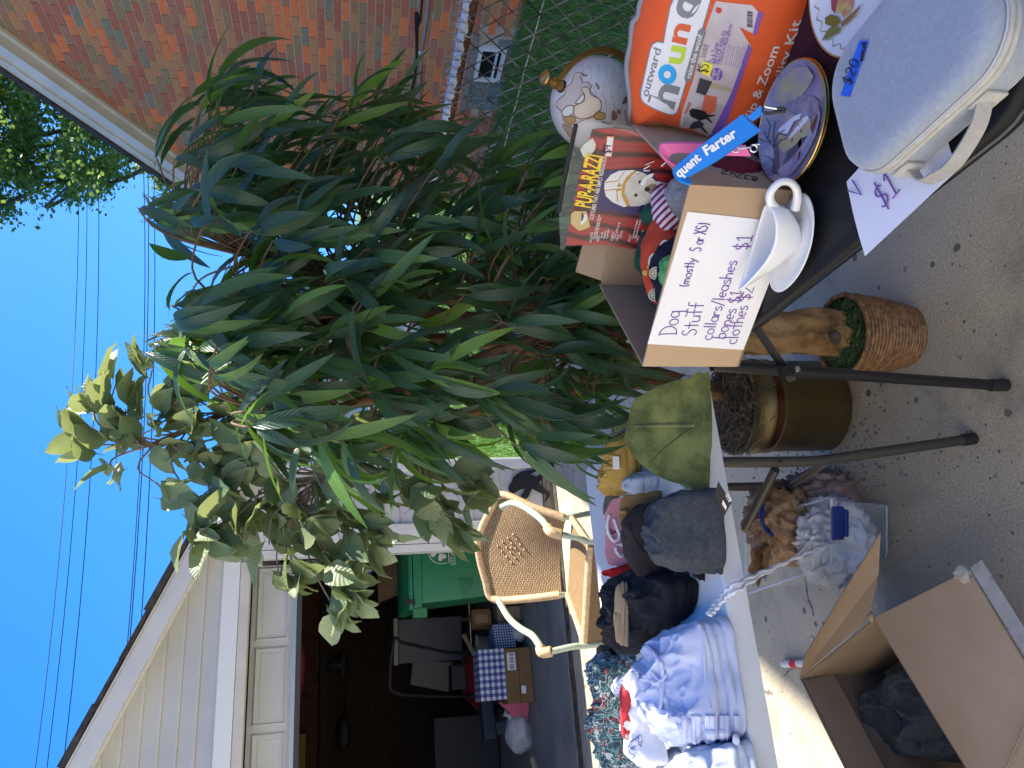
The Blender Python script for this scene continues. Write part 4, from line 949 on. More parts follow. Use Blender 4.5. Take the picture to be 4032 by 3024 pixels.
# ================================================================== ARTIFICIAL FICUS PLANTS
def leaf_mesh(name, L_, W_, droop, fold, tipk, mat, wav=0.0, seed=0, n=7, curl=0.0):
    """blade along +X, face up +Z; midrib fold; drooping tip"""
    rows = []
    for i in range(n + 1):
        t = i / n; w = W_ / 2 * (math.sin(math.pi * min(1, t ** tipk)) ** 0.8) * (1 if 0 < t < 1 else 0)
        a = droop * t; x = L_ * (math.sin(a) / droop if droop else t); z = -L_ * ((1 - math.cos(a)) / droop if droop else 0)
        nx, nz = math.sin(a), math.cos(a)
        f = fold * w + wav * W_ * math.sin(t * 14 + seed); sw = curl * L_ * t * t
        f2 = fold * w - wav * W_ * math.sin(t * 11 + seed * 2)
        rows.append(((x + nx * f, sw + w, z + nz * f), (x, sw, z), (x + nx * f2, sw - w, z + nz * f2)))
    mb = MB(); vs_ = [p for r in rows for p in r]; uvs = [(i / n, k * .5) for i in range(n + 1) for k in range(3)]
    fs_ = [(3 * i + k, 3 * i + k + 3, 3 * i + k + 4, 3 * i + k + 1) for i in range(n) for k in range(2)]
    mb.add(vs_, fs_, uvs)
    mb.add([(-0.02, 0.0008, .004), (-0.02, -0.0008, .004), (0.004, -0.0012, 0), (0.004, 0.0012, 0)], [(0, 1, 2, 3)], [(0, .5)] * 4)
    return mb.mesh(name, mat, smooth='all')
def plantmat(name, stops, tr, tf, rough, veins, spec):
    out = []
    for isl in (False, True):
        m, N, L, b, col = leafmat(name + ('_mass' if isl else ''), stops, rough, tr, tf, isl, spec)
        t = N.new('ShaderNodeTexCoord'); sx = N.new('ShaderNodeSeparateXYZ'); L.new(t.outputs['UV'], sx.inputs[0])
        rib = math_n(N, L, 'ABSOLUTE', math_n(N, L, 'SUBTRACT', sx.outputs[1], 0.5))
        sk = math_n(N, L, 'SUBTRACT', math_n(N, L, 'MULTIPLY', sx.outputs[0], veins), math_n(N, L, 'MULTIPLY', rib, veins * .35))
        h = math_n(N, L, 'SINE', math_n(N, L, 'MULTIPLY', sk, 6.283))
        h = math_n(N, L, 'ADD', math_n(N, L, 'MULTIPLY', h, 0.5), math_n(N, L, 'MULTIPLY', math_n(N, L, 'LESS_THAN', rib, 0.03), -1.5))
        bump(N, L, b, h, 0.45, 0.0012)
        ribc = math_n(N, L, 'LESS_THAN', rib, 0.022)
        L.new(mixc(N, L, math_n(N, L, 'MULTIPLY', ribc, 0.35), col, (0.16, 0.26, 0.07)), b.inputs['Base Color'])
        out.append(m)
    return out
m_long, m_longm = plantmat('ficus_long_leaf', [(0, (0.016, 0.042, 0.030)), (0.4, (0.024, 0.062, 0.037)), (0.68, (0.036, 0.088, 0.038)), (0.86, (0.060, 0.135, 0.038)), (0.95, (0.09, 0.19, 0.03)), (1, (0.16, 0.29, 0.035))], (0.25, 0.50, 0.05), 0.28, 0.36, 14, 0.5)
m_broad, m_broadm = plantmat('ficus_broad_leaf', [(0, (0.085, 0.145, 0.075)), (0.4, (0.145, 0.21, 0.105)), (0.8, (0.21, 0.27, 0.145)), (1, (0.28, 0.33, 0.18))], (0.40, 0.45, 0.13), 0.32, 0.45, 10, 0.5)
m_twig = M('plant_twig', (0.10, 0.06, 0.035), 0.8, (0.17, 0.10, 0.06), 30, 4)
m_twigp = M('pale_twig', (0.14, 0.10, 0.075), 0.75, (0.24, 0.19, 0.14), 30, 4)
m_wood = M('plant_stem_wood', (0.10, 0.045, 0.020), 0.85, (0.24, 0.12, 0.055), 16, 6, 0.8, 30, 0.012, stretch=(1, 1, .35))
LONG = [leaf_mesh('leaf', ru(.135, .215), ru(.024, .032), d_, f_, .85, m_long, .02, k, 7, c_) for k, (d_, f_, c_) in enumerate([(.5, .25, .1), (.9, .35, -.12), (1.3, .3, .06), (.7, .15, -.05), (1.6, .4, .12), (1.1, .2, -.15)])]
BROAD = [leaf_mesh('leaf', ru(.085, .11), ru(.050, .064), d_, f_, .72, m_broad, .05, k + 3, 6, c_) for k, (d_, f_, c_) in enumerate([(.3, .25, .06), (.7, .3, -.08), (1.0, .2, .03), (.5, .45, -.03)])]
def frame(p, d, roll):
    d = V(d).normalized(); up = V((0, 0, 1)); s = up.cross(d)
    s = s.normalized() if s.length > .05 else V((1, 0, 0)); n = d.cross(s)
    m = Matrix(((d.x, s.x, n.x), (d.y, s.y, n.y), (d.z, s.z, n.z))).to_4x4() @ Matrix.Rotation(roll, 4, 'X'); m.translation = p; return m
class Plant:
    def __init__(s, root, meshes, mass_mat): s.root, s.meshes, s.mass, s.leaves = root, meshes, mass_mat, []
    def leaf(s, p, d, roll, k=1.0): s.leaves.append((V(p), V(d), roll, k, random.choice(s.meshes)))
    def finish(s, limit=300):
        s.leaves.sort(key=lambda q: (q[0] + q[1].normalized() * .07 - CP).length)
        vs_, fs_, uv_ = [], [], []
        for i, (p, d, roll, k, me) in enumerate(s.leaves):
            m = frame(p, d, roll) @ Matrix.Scale(k, 4)
            if i < limit:
                o = put('leaf', me, s.root); o.matrix_basis = m
            else:
                o_ = len(vs_); vs_ += [tuple(m @ v.co) for v in me.vertices]; ul = me.uv_layers[0].data
                for q in me.polygons: fs_.append(tuple(v + o_ for v in q.vertices)); uv_.append([tuple(ul[li].uv) for li in q.loop_indices])
        if vs_:
            me = bpy.data.meshes.new('foliage'); me.from_pydata(vs_, [], fs_); ul = me.uv_layers.new(name='UVMap')
            for q, u in zip(me.polygons, uv_):
                q.use_smooth = True
                for k, li in enumerate(q.loop_indices): ul.data[li].uv = u[k]
            me.materials.append(s.mass); put('foliage', me, s.root, 'stuff')
# ---- long leafed plant: log in a basket, three stems
LP = thing('potted_plant', 'tall artificial plant with long dark green leaves in a wicker basket', 'plant', (0.745, 1.555, 0))
base = V((0.745, 1.56, 0.17))
stems = []
def st(px, r0, r1):
    pts = [base + V((ru(-.02, .02), ru(-.02, .02), -.05))] + px; sp = smooth_pts(pts, 7); stems.append(sp)
    sp2 = [p + V((.006 * mnoise.noise(p * 22), .006 * mnoise.noise(p * 22 + V((9, 0, 0))), 0)) for p in sp]
    mb = MB(); mb.tube(sp2, [r0 + (r1 - r0) * k / len(sp) + .003 * mnoise.noise(p * 30) for k, p in enumerate(sp)], 10); mb.build('stem', m_wood, LP, smooth=True)
st([onY(1250, 655, 1.62), onY(950, 640, 1.66), onY(740, 622, 1.68), onY(560, 560, 1.7)], 0.026, 0.011)
st([onY(1250, 690, 1.60), onY(1000, 690, 1.61), onY(740, 672, 1.63), onY(560, 700, 1.66)], 0.027, 0.012)
st([onY(1300, 760, 1.66), onY(1050, 740, 1.72), onY(800, 720, 1.76), onY(600, 640, 1.8)], 0.024, 0.010)
st([onY(1280, 720, 1.58), onY(1100, 750, 1.56), onY(850, 850, 1.58), onY(620, 900, 1.62)], 0.019, 0.008)
# gnarled log
lv = lambda u, v: V((0.745, 1.56, 0.12 + 0.40 * v)) + V((math.cos(2 * math.pi * u), math.sin(2 * math.pi * u), 0)) * ((0.062 - .018 * v) * (1 + 0.30 * fbm(V((math.cos(2 * math.pi * u), math.sin(2 * math.pi * u), v * 2.2)), 1.8, 3))) + V((.012 * math.sin(v * 5), .01 * math.cos(v * 4), 0))
m_log, N, L, b = nodes_of('log_wood'); cc = coord(N, L, 'World', (1, 1, .5))
L.new(ramp(N, L, noise_n(N, L, cc, 22, 6, 0.65, 0.6), [(0.3, (0.075, 0.035, 0.016)), (0.45, (0.24, 0.135, 0.05)), (0.62, (0.36, 0.225, 0.10)), (0.8, (0.43, 0.30, 0.16))]), b.inputs['Base Color']); b.inputs['Roughness'].default_value = 0.85; bump(N, L, b, noise_n(N, L, cc, 40, 6, 0.7), 0.9, 0.015)
mb = MB(); mb.grid(lv, 30, 26); lg = mb.build('log', m_log, LP, smooth='all')
mb = MB(); lump(mb, (0.71, 1.50, 0.25), (.018, .014, .012), 4); mb.build('knot', m_bark, lg, smooth='all')
# basket: woven rings round stakes
m_rattan = M('basket_cane', (0.12, 0.055, 0.02), 0.5, (0.32, 0.17, 0.07), 70, 3, 0.3, 120, 0.003)
BC = V((0.742, 1.555, 0)); br = lambda z: 0.073 + (0.102 - 0.073) * (z / 0.19) + 0.006 * math.sin(z / .19 * 3.1)
mb = MB(); mb.lathe([(0.0, 0.004), (br(0) - .006, 0.004), (br(.1) - .006, .1), (br(.188) - .006, .188)], BC, 32)
mb.build('basket_liner', M('dark_liner', (0.012, 0.008, 0.005), 0.9), LP, smooth=True)
mb = MB(); nst = 20; z = 0.008; k = 0
while z < 0.182:
    pts = []
    for j in range(nst * 2):
        a = math.pi * j / nst; w_ = 0.0062 * math.sin(nst * a + (math.pi if k % 2 else 0)); r = br(z) + w_
        pts.append(BC + V((r * math.cos(a), r * math.sin(a), z + 0.0012 * mnoise.noise((a * 3, z * 60, k)))))
    mb.tube(pts, ru(.0046, .0054), 6, closed=True); z += 0.0104; k += 1
mb.build('basket_weave', m_rattan, LP, smooth='all', kind='stuff')
mb = MB()
for j in range(nst):
    a = 2 * math.pi * j / nst; mb.tube([BC + V((br(z_) * math.cos(a), br(z_) * math.sin(a), z_)) for z_ in (0.0, .06, .12, .19)], 0.0024, 5)
mb.build('basket_stakes', m_rattan, LP, kind='stuff')
mb = MB()
for ph in (0, 2.1, 4.2):
    mb.tube([BC + V(((br(.186) + .004 * math.cos(24 * a + ph)) * math.cos(a), (br(.186) + .004 * math.cos(24 * a + ph)) * math.sin(a), .188 + .0045 * math.sin(24 * a + ph))) for a in [k * 2 * math.pi / 110 for k in range(110)]], 0.0036, 5, closed=True)
mb.build('basket_rim', m_rattan, LP, smooth='all')
def moss(name, c, rx, n, mat, par, h=0.02, ln=0.03, r=0.0011, dome=0.02, rmin=0.0):
    mb = MB()
    for _ in range(n):
        a = ru(0, 6.28); q = math.sqrt(ru(rmin, 1)); p = V(c) + V((rx * q * math.cos(a), rx * q * math.sin(a), dome * (1 - q * q) + ru(-.004, h)))
        d_ = V((ru(-1, 1), ru(-1, 1), ru(-.3, .5))).normalized(); e = V((ru(-1, 1), ru(-1, 1), ru(-.5, .5))).normalized()
        mb.tube([p, p + d_ * ln * .5, p + d_ * ln * .7 + e * ln * .4, p + e * ln * .8], r, 3, cap=False)
    return mb.build(name, mat, par, kind='stuff')
m_moss = M('green_moss', (0.02, 0.055, 0.018), 0.9, (0.06, 0.11, 0.035), 60, 3)
m_span = M('spanish_moss', (0.075, 0.058, 0.042), 0.9, (0.19, 0.155, 0.12), 50, 3)
moss('moss', (BC.x, BC.y, 0.165), 0.092, 2200, m_moss, LP, 0.022, .022, .0013, .012)
# twigs and leaves
P1 = Plant(LP, LONG, m_longm)
long_poly = [(298, 405), (330, 345), (395, 340), (450, 300), (455, 190), (500, 170), (560, 128), (575, 180), (600, 250), (640, 260), (720, 235), (800, 215), (860, 260), (900, 260), (950, 320), (1010, 350), (1110, 335), (1200, 345), (1280, 400), (1270, 520), (1300, 640), (1365, 700), (1360, 790), (1300, 880), (1260, 950), (1150, 965), (1000, 930), (860, 945), (740, 985), (600, 960), (500, 900), (470, 800), (400, 770), (340, 760), (320, 720), (410, 640), (480, 610), (520, 560), (470, 500), (380, 500), (330, 470)]
gap_polys = [[(1000, 840), (1010, 940), (1160, 950), (1130, 880)], [(930, 480), (940, 560), (1010, 560), (1000, 490)], [(980, 660), (980, 730), (1040, 735), (1030, 660)], [(500, 560), (420, 560), (470, 630), (540, 600)]]
ndone = 0; mbt = MB()
AX = V((0.86, 1.66, 0))
while ndone < 385:
    x, y = ru(298, 1370), ru(120, 985)
    if not inpoly(x, y, long_poly): continue
    if any(inpoly(x, y, gp) for gp in gap_polys) and rnd() < .9: continue
    dens = 0.75 + 0.5 * mnoise.noise((x * .006, y * .006, 2))
    if rnd() > dens: continue
    if (y < 330 and rnd() < .3): continue
    Y = 1.64 + random.gauss(0, .17)
    if x > 1150: Y = max(Y, 1.48)
    tip = onY(x, y, max(1.40, min(2.0, Y)))
    # start on the nearest stem, below the tip
    best = min((p for s_ in stems for p in s_[6:]), key=lambda p: (p - tip).length + 0.6 * max(0, p.z - tip.z + .02))
    out_ = V((tip.x - best.x, tip.y - best.y, 0)); ln = (tip - best).length
    mid = (best + tip) / 2 + V((0, 0, 0.10 * min(1, ln * 3)))
    tw = smooth_pts([best, mid, tip + V((0, 0, .02)), tip], 5)
    mbt.tube(tw, [0.0032 - .0018 * k / len(tw) for k in range(len(tw))], 5, cap=False)
    o_ = out_.normalized() if out_.length > .02 else V((ru(-1, 1), ru(-1, 1), 0)).normalized()
    nl = random.choice((3, 4, 5, 5))
    for j in range(nl):
        t_ = 1 - j * 0.12; q = tw[int((len(tw) - 1) * max(.3, t_))]
        side = V((-o_.y, o_.x, 0)) * (ru(.15, .8) * (1 if j % 2 else -1))
        dz = ru(-1.15, -0.1) if j else ru(-.9, .05)
        d_ = o_ * ru(.35, .9) + side + V((0, 0, dz))
        if rnd() < .10 and x > 420: d_.z += .7
        P1.leaf(q, d_, ru(-.8, .8), ru(.75, 1.1))
    ndone += 1
# placed sprays that break the outline (from the photograph), right and top
for (x, y, Y, dx, dy, n_) in [(430, 225, 1.62, 1, -.9, 5), (470, 215, 1.6, 1, -.5, 4), (460, 175, 1.62, .9, -.9, 3), (600, 240, 1.55, 1, -.3, 4), (720, 270, 1.55, 1, -.4, 4), (850, 300, 1.5, 1, -.2, 5), (340, 345, 1.7, .3, -1, 4), (330, 470, 1.68, .6, .5, 4), (310, 420, 1.7, .5, .6, 2), (1140, 370, 1.42, .6, -.8, 3), (1150, 345, 1.42, 1, -.5, 3), (640, 780, 1.5, 1, .2, 4), (470, 650, 1.52, 1, .1, 5), (320, 735, 1.6, 1, .1, 3), (330, 760, 1.6, .9, .3, 3), (480, 690, 1.5, .8, .3, 4), (1050, 850, 1.5, .9, .5, 4), (900, 900, 1.5, .9, .5, 4), (1180, 880, 1.5, .8, .6, 4), (1230, 760, 1.52, 1, .2, 4), (1250, 700, 1.5, 1, -.2, 4), (700, 640, 1.46, 1, .15, 4), (740, 690, 1.45, 1, .1, 3), (1000, 640, 1.46, 1, -.1, 4), (1180, 420, 1.42, .8, -.5, 3), (950, 480, 1.45, 1, -.1, 4)]:
    p = onY(x, y, Y); q2 = onY(x + dx * 60, y + dy * 60, Y - .02); d0 = (q2 - p).normalized()
    best = min((q for s_ in stems for q in s_[6:]), key=lambda q: (q - p).length)
    tw = smooth_pts([best, (best + p) / 2 + V((0, 0, .06)), p], 6); mbt.tube(tw, .0022, 5, cap=False)
    for j in range(n_):
        P1.leaf(p + V((ru(-.02, .02), ru(-.02, .02), ru(-.02, .02))), d0 + V((ru(-.35, .35), ru(-.35, .35), ru(-.15, .25))), ru(-.6, .6), ru(.9, 1.2))
for _ in range(46):                       # sprays added in the crown top, front to back, to shade the white table
    p = V((ru(.62, 1.02), ru(1.40, 1.98), ru(1.62, 1.87)))
    px_, py_, _w = project(p)
    if not inpoly(px_, py_, long_poly): continue
    best = min((q for s_ in stems for q in s_[6:]), key=lambda q: (q - p).length + .6 * max(0, q.z - p.z)); tw = smooth_pts([best, (best + p) / 2 + V((0, 0, .06)), p], 5); mbt.tube(tw, .002, 5, cap=False)
    o_ = V((p.x - best.x, p.y - best.y, 0)); o_ = o_.normalized() if o_.length > .02 else V((1, 0, 0))
    for j in range(4): P1.leaf(p + V((ru(-.02, .02), ru(-.02, .02), ru(-.03, .02))), o_ * ru(.2, 1) + V((ru(-.6, .6), ru(-.6, .6), ru(-.8, .2))), ru(-.8, .8), ru(.8, 1.1))
mbt.build('twigs', m_twig, LP, kind='stuff')
P1.finish(300)

# ---- broad leafed plant in a brass pot
BP = thing('potted_plant', 'pale broad leafed artificial ficus in a dull brass pot', 'plant', (0.69, 1.94, 0))
m_brass, N, L, b = nodes_of('aged_brass'); cc = coord(N, L, 'World')
L.new(ramp(N, L, noise_n(N, L, cc, 9, 5, 0.6), [(0.35, (0.135, 0.10, 0.042)), (0.65, (0.20, 0.152, 0.068)), (0.85, (0.19, 0.10, 0.045))]), b.inputs['Base Color']); b.inputs['Metallic'].default_value = 0.7; b.inputs['Roughness'].default_value = 0.42
bump(N, L, b, noise_n(N, L, cc, 60, 3), 0.05, 0.002)
m_copper = M('copper_band', (0.18, 0.065, 0.03), 0.3, metal=0.9)
PC = V((0.69, 1.94, 0)); Rp = 0.135
mb = MB(); mb.lathe([(0, .003), (Rp - .01, .003), (Rp, .012), (Rp, .205), (Rp + .004, .21), (Rp + .004, .216), (Rp - .001, .22)], PC, 48); pot = mb.build('pot', m_brass, BP, smooth=True)
mb = MB(); mb.lathe([(Rp - .001, .2205), (Rp + .0015, .222), (Rp + .0015, .240), (Rp - .001, .2415)], PC, 48); mb.build('copper_band', m_copper, pot, smooth=True)
mb = MB(); mb.lathe([(Rp - .001, .242), (Rp + .005, .245), (Rp + .006, .256), (Rp + .001, .262), (Rp + .001, .298), (Rp + .008, .303), (Rp + .009, .312), (Rp + .002, .316), (Rp - .008, .312), (Rp - .010, .26)], PC, 48); mb.build('pot_rim', m_brass, pot, smooth=True)
mb = MB(); mb.lathe([(0, .275), (Rp - .012, .27)], PC, 30); mb.build('potting_foam', m_span, BP)
moss('spanish_moss', (PC.x, PC.y, .285), Rp - .012, 1500, m_span, BP, 0.03, .05, .0012, .03)
bst = []
def st2(px, r0, r1):
    sp = smooth_pts([PC + V((ru(-.02, .02), ru(-.02, .02), .2))] + px, 7); bst.append(sp)
    mb = MB(); mb.tube([p + V((.006 * mnoise.noise(p * 20), .006 * mnoise.noise(p * 20 + V((5, 0, 0))), 0)) for p in sp], [r0 + (r1 - r0) * k / len(sp) for k in range(len(sp))], 9); mb.build('stem', m_wood, BP, smooth=True)
st2([onY(1400, 812, 1.95), onY(1150, 820, 1.97), onY(850, 830, 2.0), onY(560, 870, 2.02), onY(330, 960, 2.02)], 0.022, 0.006)
st2([onY(1400, 830, 1.93), onY(1150, 860, 1.92), onY(900, 930, 1.92), onY(700, 1030, 1.93)], 0.018, 0.006)
st2([onY(1380, 800, 1.98), onY(1100, 880, 2.02), onY(800, 900, 2.08), onY(560, 1000, 2.1)], 0.016, 0.006)
P2 = Plant(BP, BROAD, m_broadm); mbt = MB()
bpts = [(250, 830, 2.0), (225, 860, 2.0), (205, 885, 2.0), (200, 935, 2.0), (215, 965, 2.0), (260, 880, 2.0), (290, 870, 2.0), (265, 935, 2.0), (300, 960, 2.02), (310, 900, 2.02), (345, 925, 2.0), (350, 970, 2.02), (250, 1020, 2.0), (380, 940, 2.02), (400, 960, 2.04), (420, 990, 2.0), (360, 1060, 1.98), (420, 1085, 1.98), (415, 1130, 1.98), (440, 1150, 1.96), (470, 1000, 2.0), (480, 1040, 2.0), (470, 1170, 1.96), (520, 1030, 2.0), (530, 1090, 1.96), (560, 1060, 1.96), (540, 1130, 1.96), (600, 1070, 1.94), (600, 1120, 1.94), (580, 1180, 1.92), (620, 1200, 1.9), (640, 1150, 1.92), (650, 1090, 1.92), (680, 1120, 1.9), (690, 1060, 1.92), (720, 1030, 1.92), (730, 1100, 1.9), (740, 1150, 1.9), (600, 1240, 1.9), (640, 1240, 1.9), (690, 1200, 1.9), (720, 1230, 1.88), (740, 1250, 1.88), (730, 1290, 1.88), (715, 1310, 1.88), (755, 1280, 1.88), (765, 1120, 1.92), (800, 1060, 1.94), (790, 1000, 1.94), (830, 1010, 1.96), (850, 960, 1.96), (900, 980, 1.96), (870, 1040, 1.94), (930, 1000, 1.96), (950, 1060, 1.94), (990, 1020, 1.96), (1000, 1060, 1.96), (1020, 1040, 1.96), (960, 1110, 1.93), (985, 1135, 1.93), (900, 1090, 1.94), (560, 960, 2.0), (620, 990, 1.98), (500, 940, 2.02), (700, 960, 1.98), (750, 940, 1.98), (860, 900, 2.0), (930, 880, 2.0), (1330, 930, 1.95), (1345, 905, 1.92), (1250, 900, 1.98), (1100, 900, 2.0), (1000, 900, 2.02), (820, 1140, 1.92), (800, 1170, 1.9), (330, 800, 1.95), (360, 840, 1.95), (385, 870, 1.95), (400, 910, 1.97), (430, 850, 1.95), (440, 920, 1.97), (470, 890, 1.95), (480, 950, 1.98), (420, 800, 1.93), (350, 890, 1.98), (520, 900, 1.96), (550, 930, 1.96), (520, 980, 1.97), (660, 1010, 1.94), (670, 980, 1.94), (620, 1040, 1.93), (560, 1110, 1.93), (660, 1160, 1.9), (450, 1060, 1.97), (500, 1130, 1.94)]
for (x, y, Y) in bpts:
    p = onY(x, y, Y); best = min((q for s_ in bst for q in s_[8:]), key=lambda q: (q - p).length + .5 * max(0, q.z - p.z - .05))
    tw = smooth_pts([best, (best + p) / 2 + V((0, 0, .05)), p], 5)
    tw = [q + V((.006 * mnoise.noise(q * 25), .006 * mnoise.noise(q * 25 + V((4, 0, 0))), .006 * mnoise.noise(q * 25 + V((0, 7, 0))))) for q in tw]
    mbt.tube(tw, [0.0030 - .0014 * k / len(tw) for k in range(len(tw))], 5, cap=False)
    o_ = (p - best); o_.z *= .4; o_ = o_.normalized()
    for j in range(random.choice((3, 4, 5, 5))):
        d_ = o_ * ru(.2, 1) + V((ru(-.7, .7), ru(-.7, .7), ru(-1.2, .2) if x > 330 else ru(-.1, .7)))
        P2.leaf(p + V((ru(-.02, .02), ru(-.02, .02), ru(-.02, .02))), d_, ru(-1.1, 1.1), ru(.8, 1.15))
mbt.build('twigs', m_twigp, BP, kind='stuff')
P2.finish(300)

# ================================================================== TABLES
TZ = 0.74
m_vin = M('black_vinyl', (0.007, 0.0075, 0.010), 0.42, (0.009, 0.0095, 0.012), 4, 4, 0.08, 300, 0.0008, spec=0.18)
m_bltube = M('black_tube', (0.012, 0.012, 0.014), 0.35)
m_bronze = M('grey_tube', (0.085, 0.08, 0.07), 0.38, metal=0.5)
m_wplast = M('white_table_plastic', (0.62, 0.625, 0.64), 0.45, (0.68, 0.685, 0.70), 9, 5, 0.06, 240, 0.001)
def rrect(w, d, r, n=6):
    pts = []
    for cx, cy, a0 in ((w - r, d - r, 0), (r, d - r, 90), (r, r, 180), (w - r, r, 270)):
        for k in range(n + 1): a = R(a0 + 90 * k / n); pts.append((cx + r * math.cos(a), cy + r * math.sin(a)))
    return pts
bt_ = thing('card_table', 'black vinyl folding card table at the right holding the plates and boxes', 'table', (0.83, 0.82, 0))
TA = R(-3.0); t1, t2_ = V((math.cos(TA), math.sin(TA), 0)), V((-math.sin(TA), math.cos(TA), 0))
TO = V((0.495, 0.475, 0))
def TP(u, v, z): return TO + t1 * u + t2_ * v + V((0, 0, z))
def slab(outline, layers):
    mb = MB(); n = len(outline); cx = sum(p[0] for p in outline) / n; cy = sum(p[1] for p in outline) / n
    vs = []
    for (ins, z) in layers:
        for (x, y) in outline:
            l = math.hypot(x - cx, y - cy); k = (l - ins) / l; vs.append((cx + (x - cx) * k, cy + (y - cy) * k, z))
    fs = [(i * n + j, i * n + (j + 1) % n, (i + 1) * n + (j + 1) % n, (i + 1) * n + j) for i in range(len(layers) - 1) for j in range(n)]
    fs += [tuple(reversed(range(n))), tuple((len(layers) - 1) * n + j for j in range(n))]
    mb.add(vs, fs); return mb
o = slab([(p.x, p.y) for p in [TP(x, y, 0) for x, y in rrect(0.70, 0.685, 0.07)]], [(.012, TZ - .034), (.001, TZ - .028), (0, TZ - .018), (.002, TZ - .008), (.008, TZ - .0025), (.03, TZ - 0.0005), (.06, TZ)]).build('tabletop', m_vin, bt_, smooth=True)
o2 = slab([(p.x, p.y) for p in [TP(x, y, 0) for x, y in rrect(0.70, 0.685, 0.07)]], [(.0, TZ - .0215), (-.0022, TZ - .019), (.0, TZ - .0165)]).build('piping', M('piping_vinyl', (0.02, 0.02, 0.022), 0.25), bt_, smooth=True)
mb = MB(); fa = onz(2175, 832, 0.0); fb = onY(1655, 790, fa.y - .02); fb.z = TZ - .04
mb.tube([fb, fa + V((0, 0, .03))], 0.0118, 12); mb.build('leg', m_bltube, bt_, smooth=True)
mb = MB(); mb.tube([fa + V((0, 0, .045)), fa + V((0, 0, 0.002))], 0.0138, 12); mb.build('rubber_foot', m_mat, bt_, smooth=True)
mb = MB(); q = onY(1697, 800, fa.y - .015); mb.box((q + V((fb.x + .09, fb.y - .13, TZ - .04))) / 2 , (.3, .018, .004), axes=[(q - V((fb.x + .09, fb.y - .13, TZ - .04))), V((0, 1, .3)), V((.3, 0, 1))]); mb.box(q + V((-.004, -.012, .0)), (.02, .012, .045), axes=[(1, 0, .4), (0, 1, 0), (-.4, 0, 1)]); mb.build('leg_brace', m_bltube, bt_)
mb = MB(); mb.lathe([(0, 0), (.006, 0), (.006, .004), (0, .005)], q + V((-.006, -.02, -.012)), 10, axis=(0, -1, 0)); mb.build('rivet', M('steel', (.5, .5, .5), .3, metal=1), bt_)
for u, v in ((0.63, 0.62), (0.08, 0.07), (0.63, 0.07)):
    p = TP(u, v, 0); mb = MB(); mb.tube([p + V((0, 0, TZ - .04)), p + t1 * .02], 0.0135, 10); mb.build('leg', m_bltube, bt_, smooth=True)
mb = MB(); lump(mb, TP(0.008, 0.672, TZ - .012), (.010, .010, .008), 3, 1, .5, 4, 10, 8); mb.build('torn_corner', M('exposed_fibre', (0.45, 0.38, 0.28), 0.9), bt_)
wt = thing('folding_table', 'white plastic folding table piled with clothes', 'table', (-.4, 1.68, 0))
WX0, WX1, WY0, WY1 = -1.30, 0.548, 1.325, 2.07
ol = [(WX0 + x, WY0 + y) for x, y in rrect(WX1 - WX0, WY1 - WY0, 0.03)]
slab(ol, [(.03, TZ - .042), (.002, TZ - .044), (0, TZ - .04), (0, TZ - .006), (.0015, TZ - .0025), (.006, TZ)]).build('tabletop', m_wplast, wt, smooth=True)
mb = MB(); mb.tube([(WX0 + .1, WY0 + .06, TZ - .06), (WX1 - .06, WY0 + .06, TZ - .06)], 0.013, 8); mb.tube([(WX0 + .1, WY1 - .06, TZ - .06), (WX1 - .06, WY1 - .06, TZ - .06)], 0.013, 8); mb.build('under_frame', m_bronze, wt, smooth=True)
y1 = 1.455
leg_a = [onY(1590, 997, y1), onY(1690, 998, y1), onY(1775, 995, y1), onY(1830, 987, y1), onz(2098, 948, 0.012)]
leg_a[0].z = TZ - .045
mb = MB(); mb.tube(smooth_pts(leg_a, 5), 0.0118, 12); mb.build('leg', m_bronze, wt, smooth=True)
mb = MB(); e = (leg_a[-1] - leg_a[-2]).normalized(); mb.tube([leg_a[-1] - e * .025, leg_a[-1] + e * .008], 0.0138, 12); mb.build('rubber_foot', m_mat, wt, smooth=True)
y2 = 1.93
leg_b = [onY(1603, 1050, y2), onY(1715, 1050, y2), onY(1775, 1062, y2), onz(1800, 1085, 0.0) * .0 + V((0.40, 2.0, 0.012))]
leg_b[0].z = TZ - .045
mb = MB(); mb.tube(smooth_pts(leg_b, 5), 0.0118, 12); mb.build('leg', m_bronze, wt, smooth=True)
mb = MB(); mb.tube([onY(1675, 1014, y1 + .01), onY(1610, 1140, y1 + .2)], 0.010, 8); mb.build('brace', m_bronze, wt, smooth=True)
mb = MB(); mb.tube([onY(1785, 998, y1 + .01), onY(1706, 1052, y2 - .01)], 0.009, 8); mb.build('cross_bar', m_bronze, wt, smooth=True)
mb = MB(); mb.lathe([(0, 0), (.004, 0), (.0035, .003), (0, .004)], onY(1686, 997, y1 - .015), 8, axis=(0, -1, 0)); mb.build('rivet', m_mat, wt)
for x in (-1.15,):
    for y in (1.45, 1.93):
        mb = MB(); mb.tube(smooth_pts([(x, y, TZ - .045), (x, y, .42), (x, y, .36), (x, y + (.05 if y > 1.7 else -.05), 0.01)], 5), 0.0135, 10); mb.build('leg', m_bronze, wt, smooth=True)

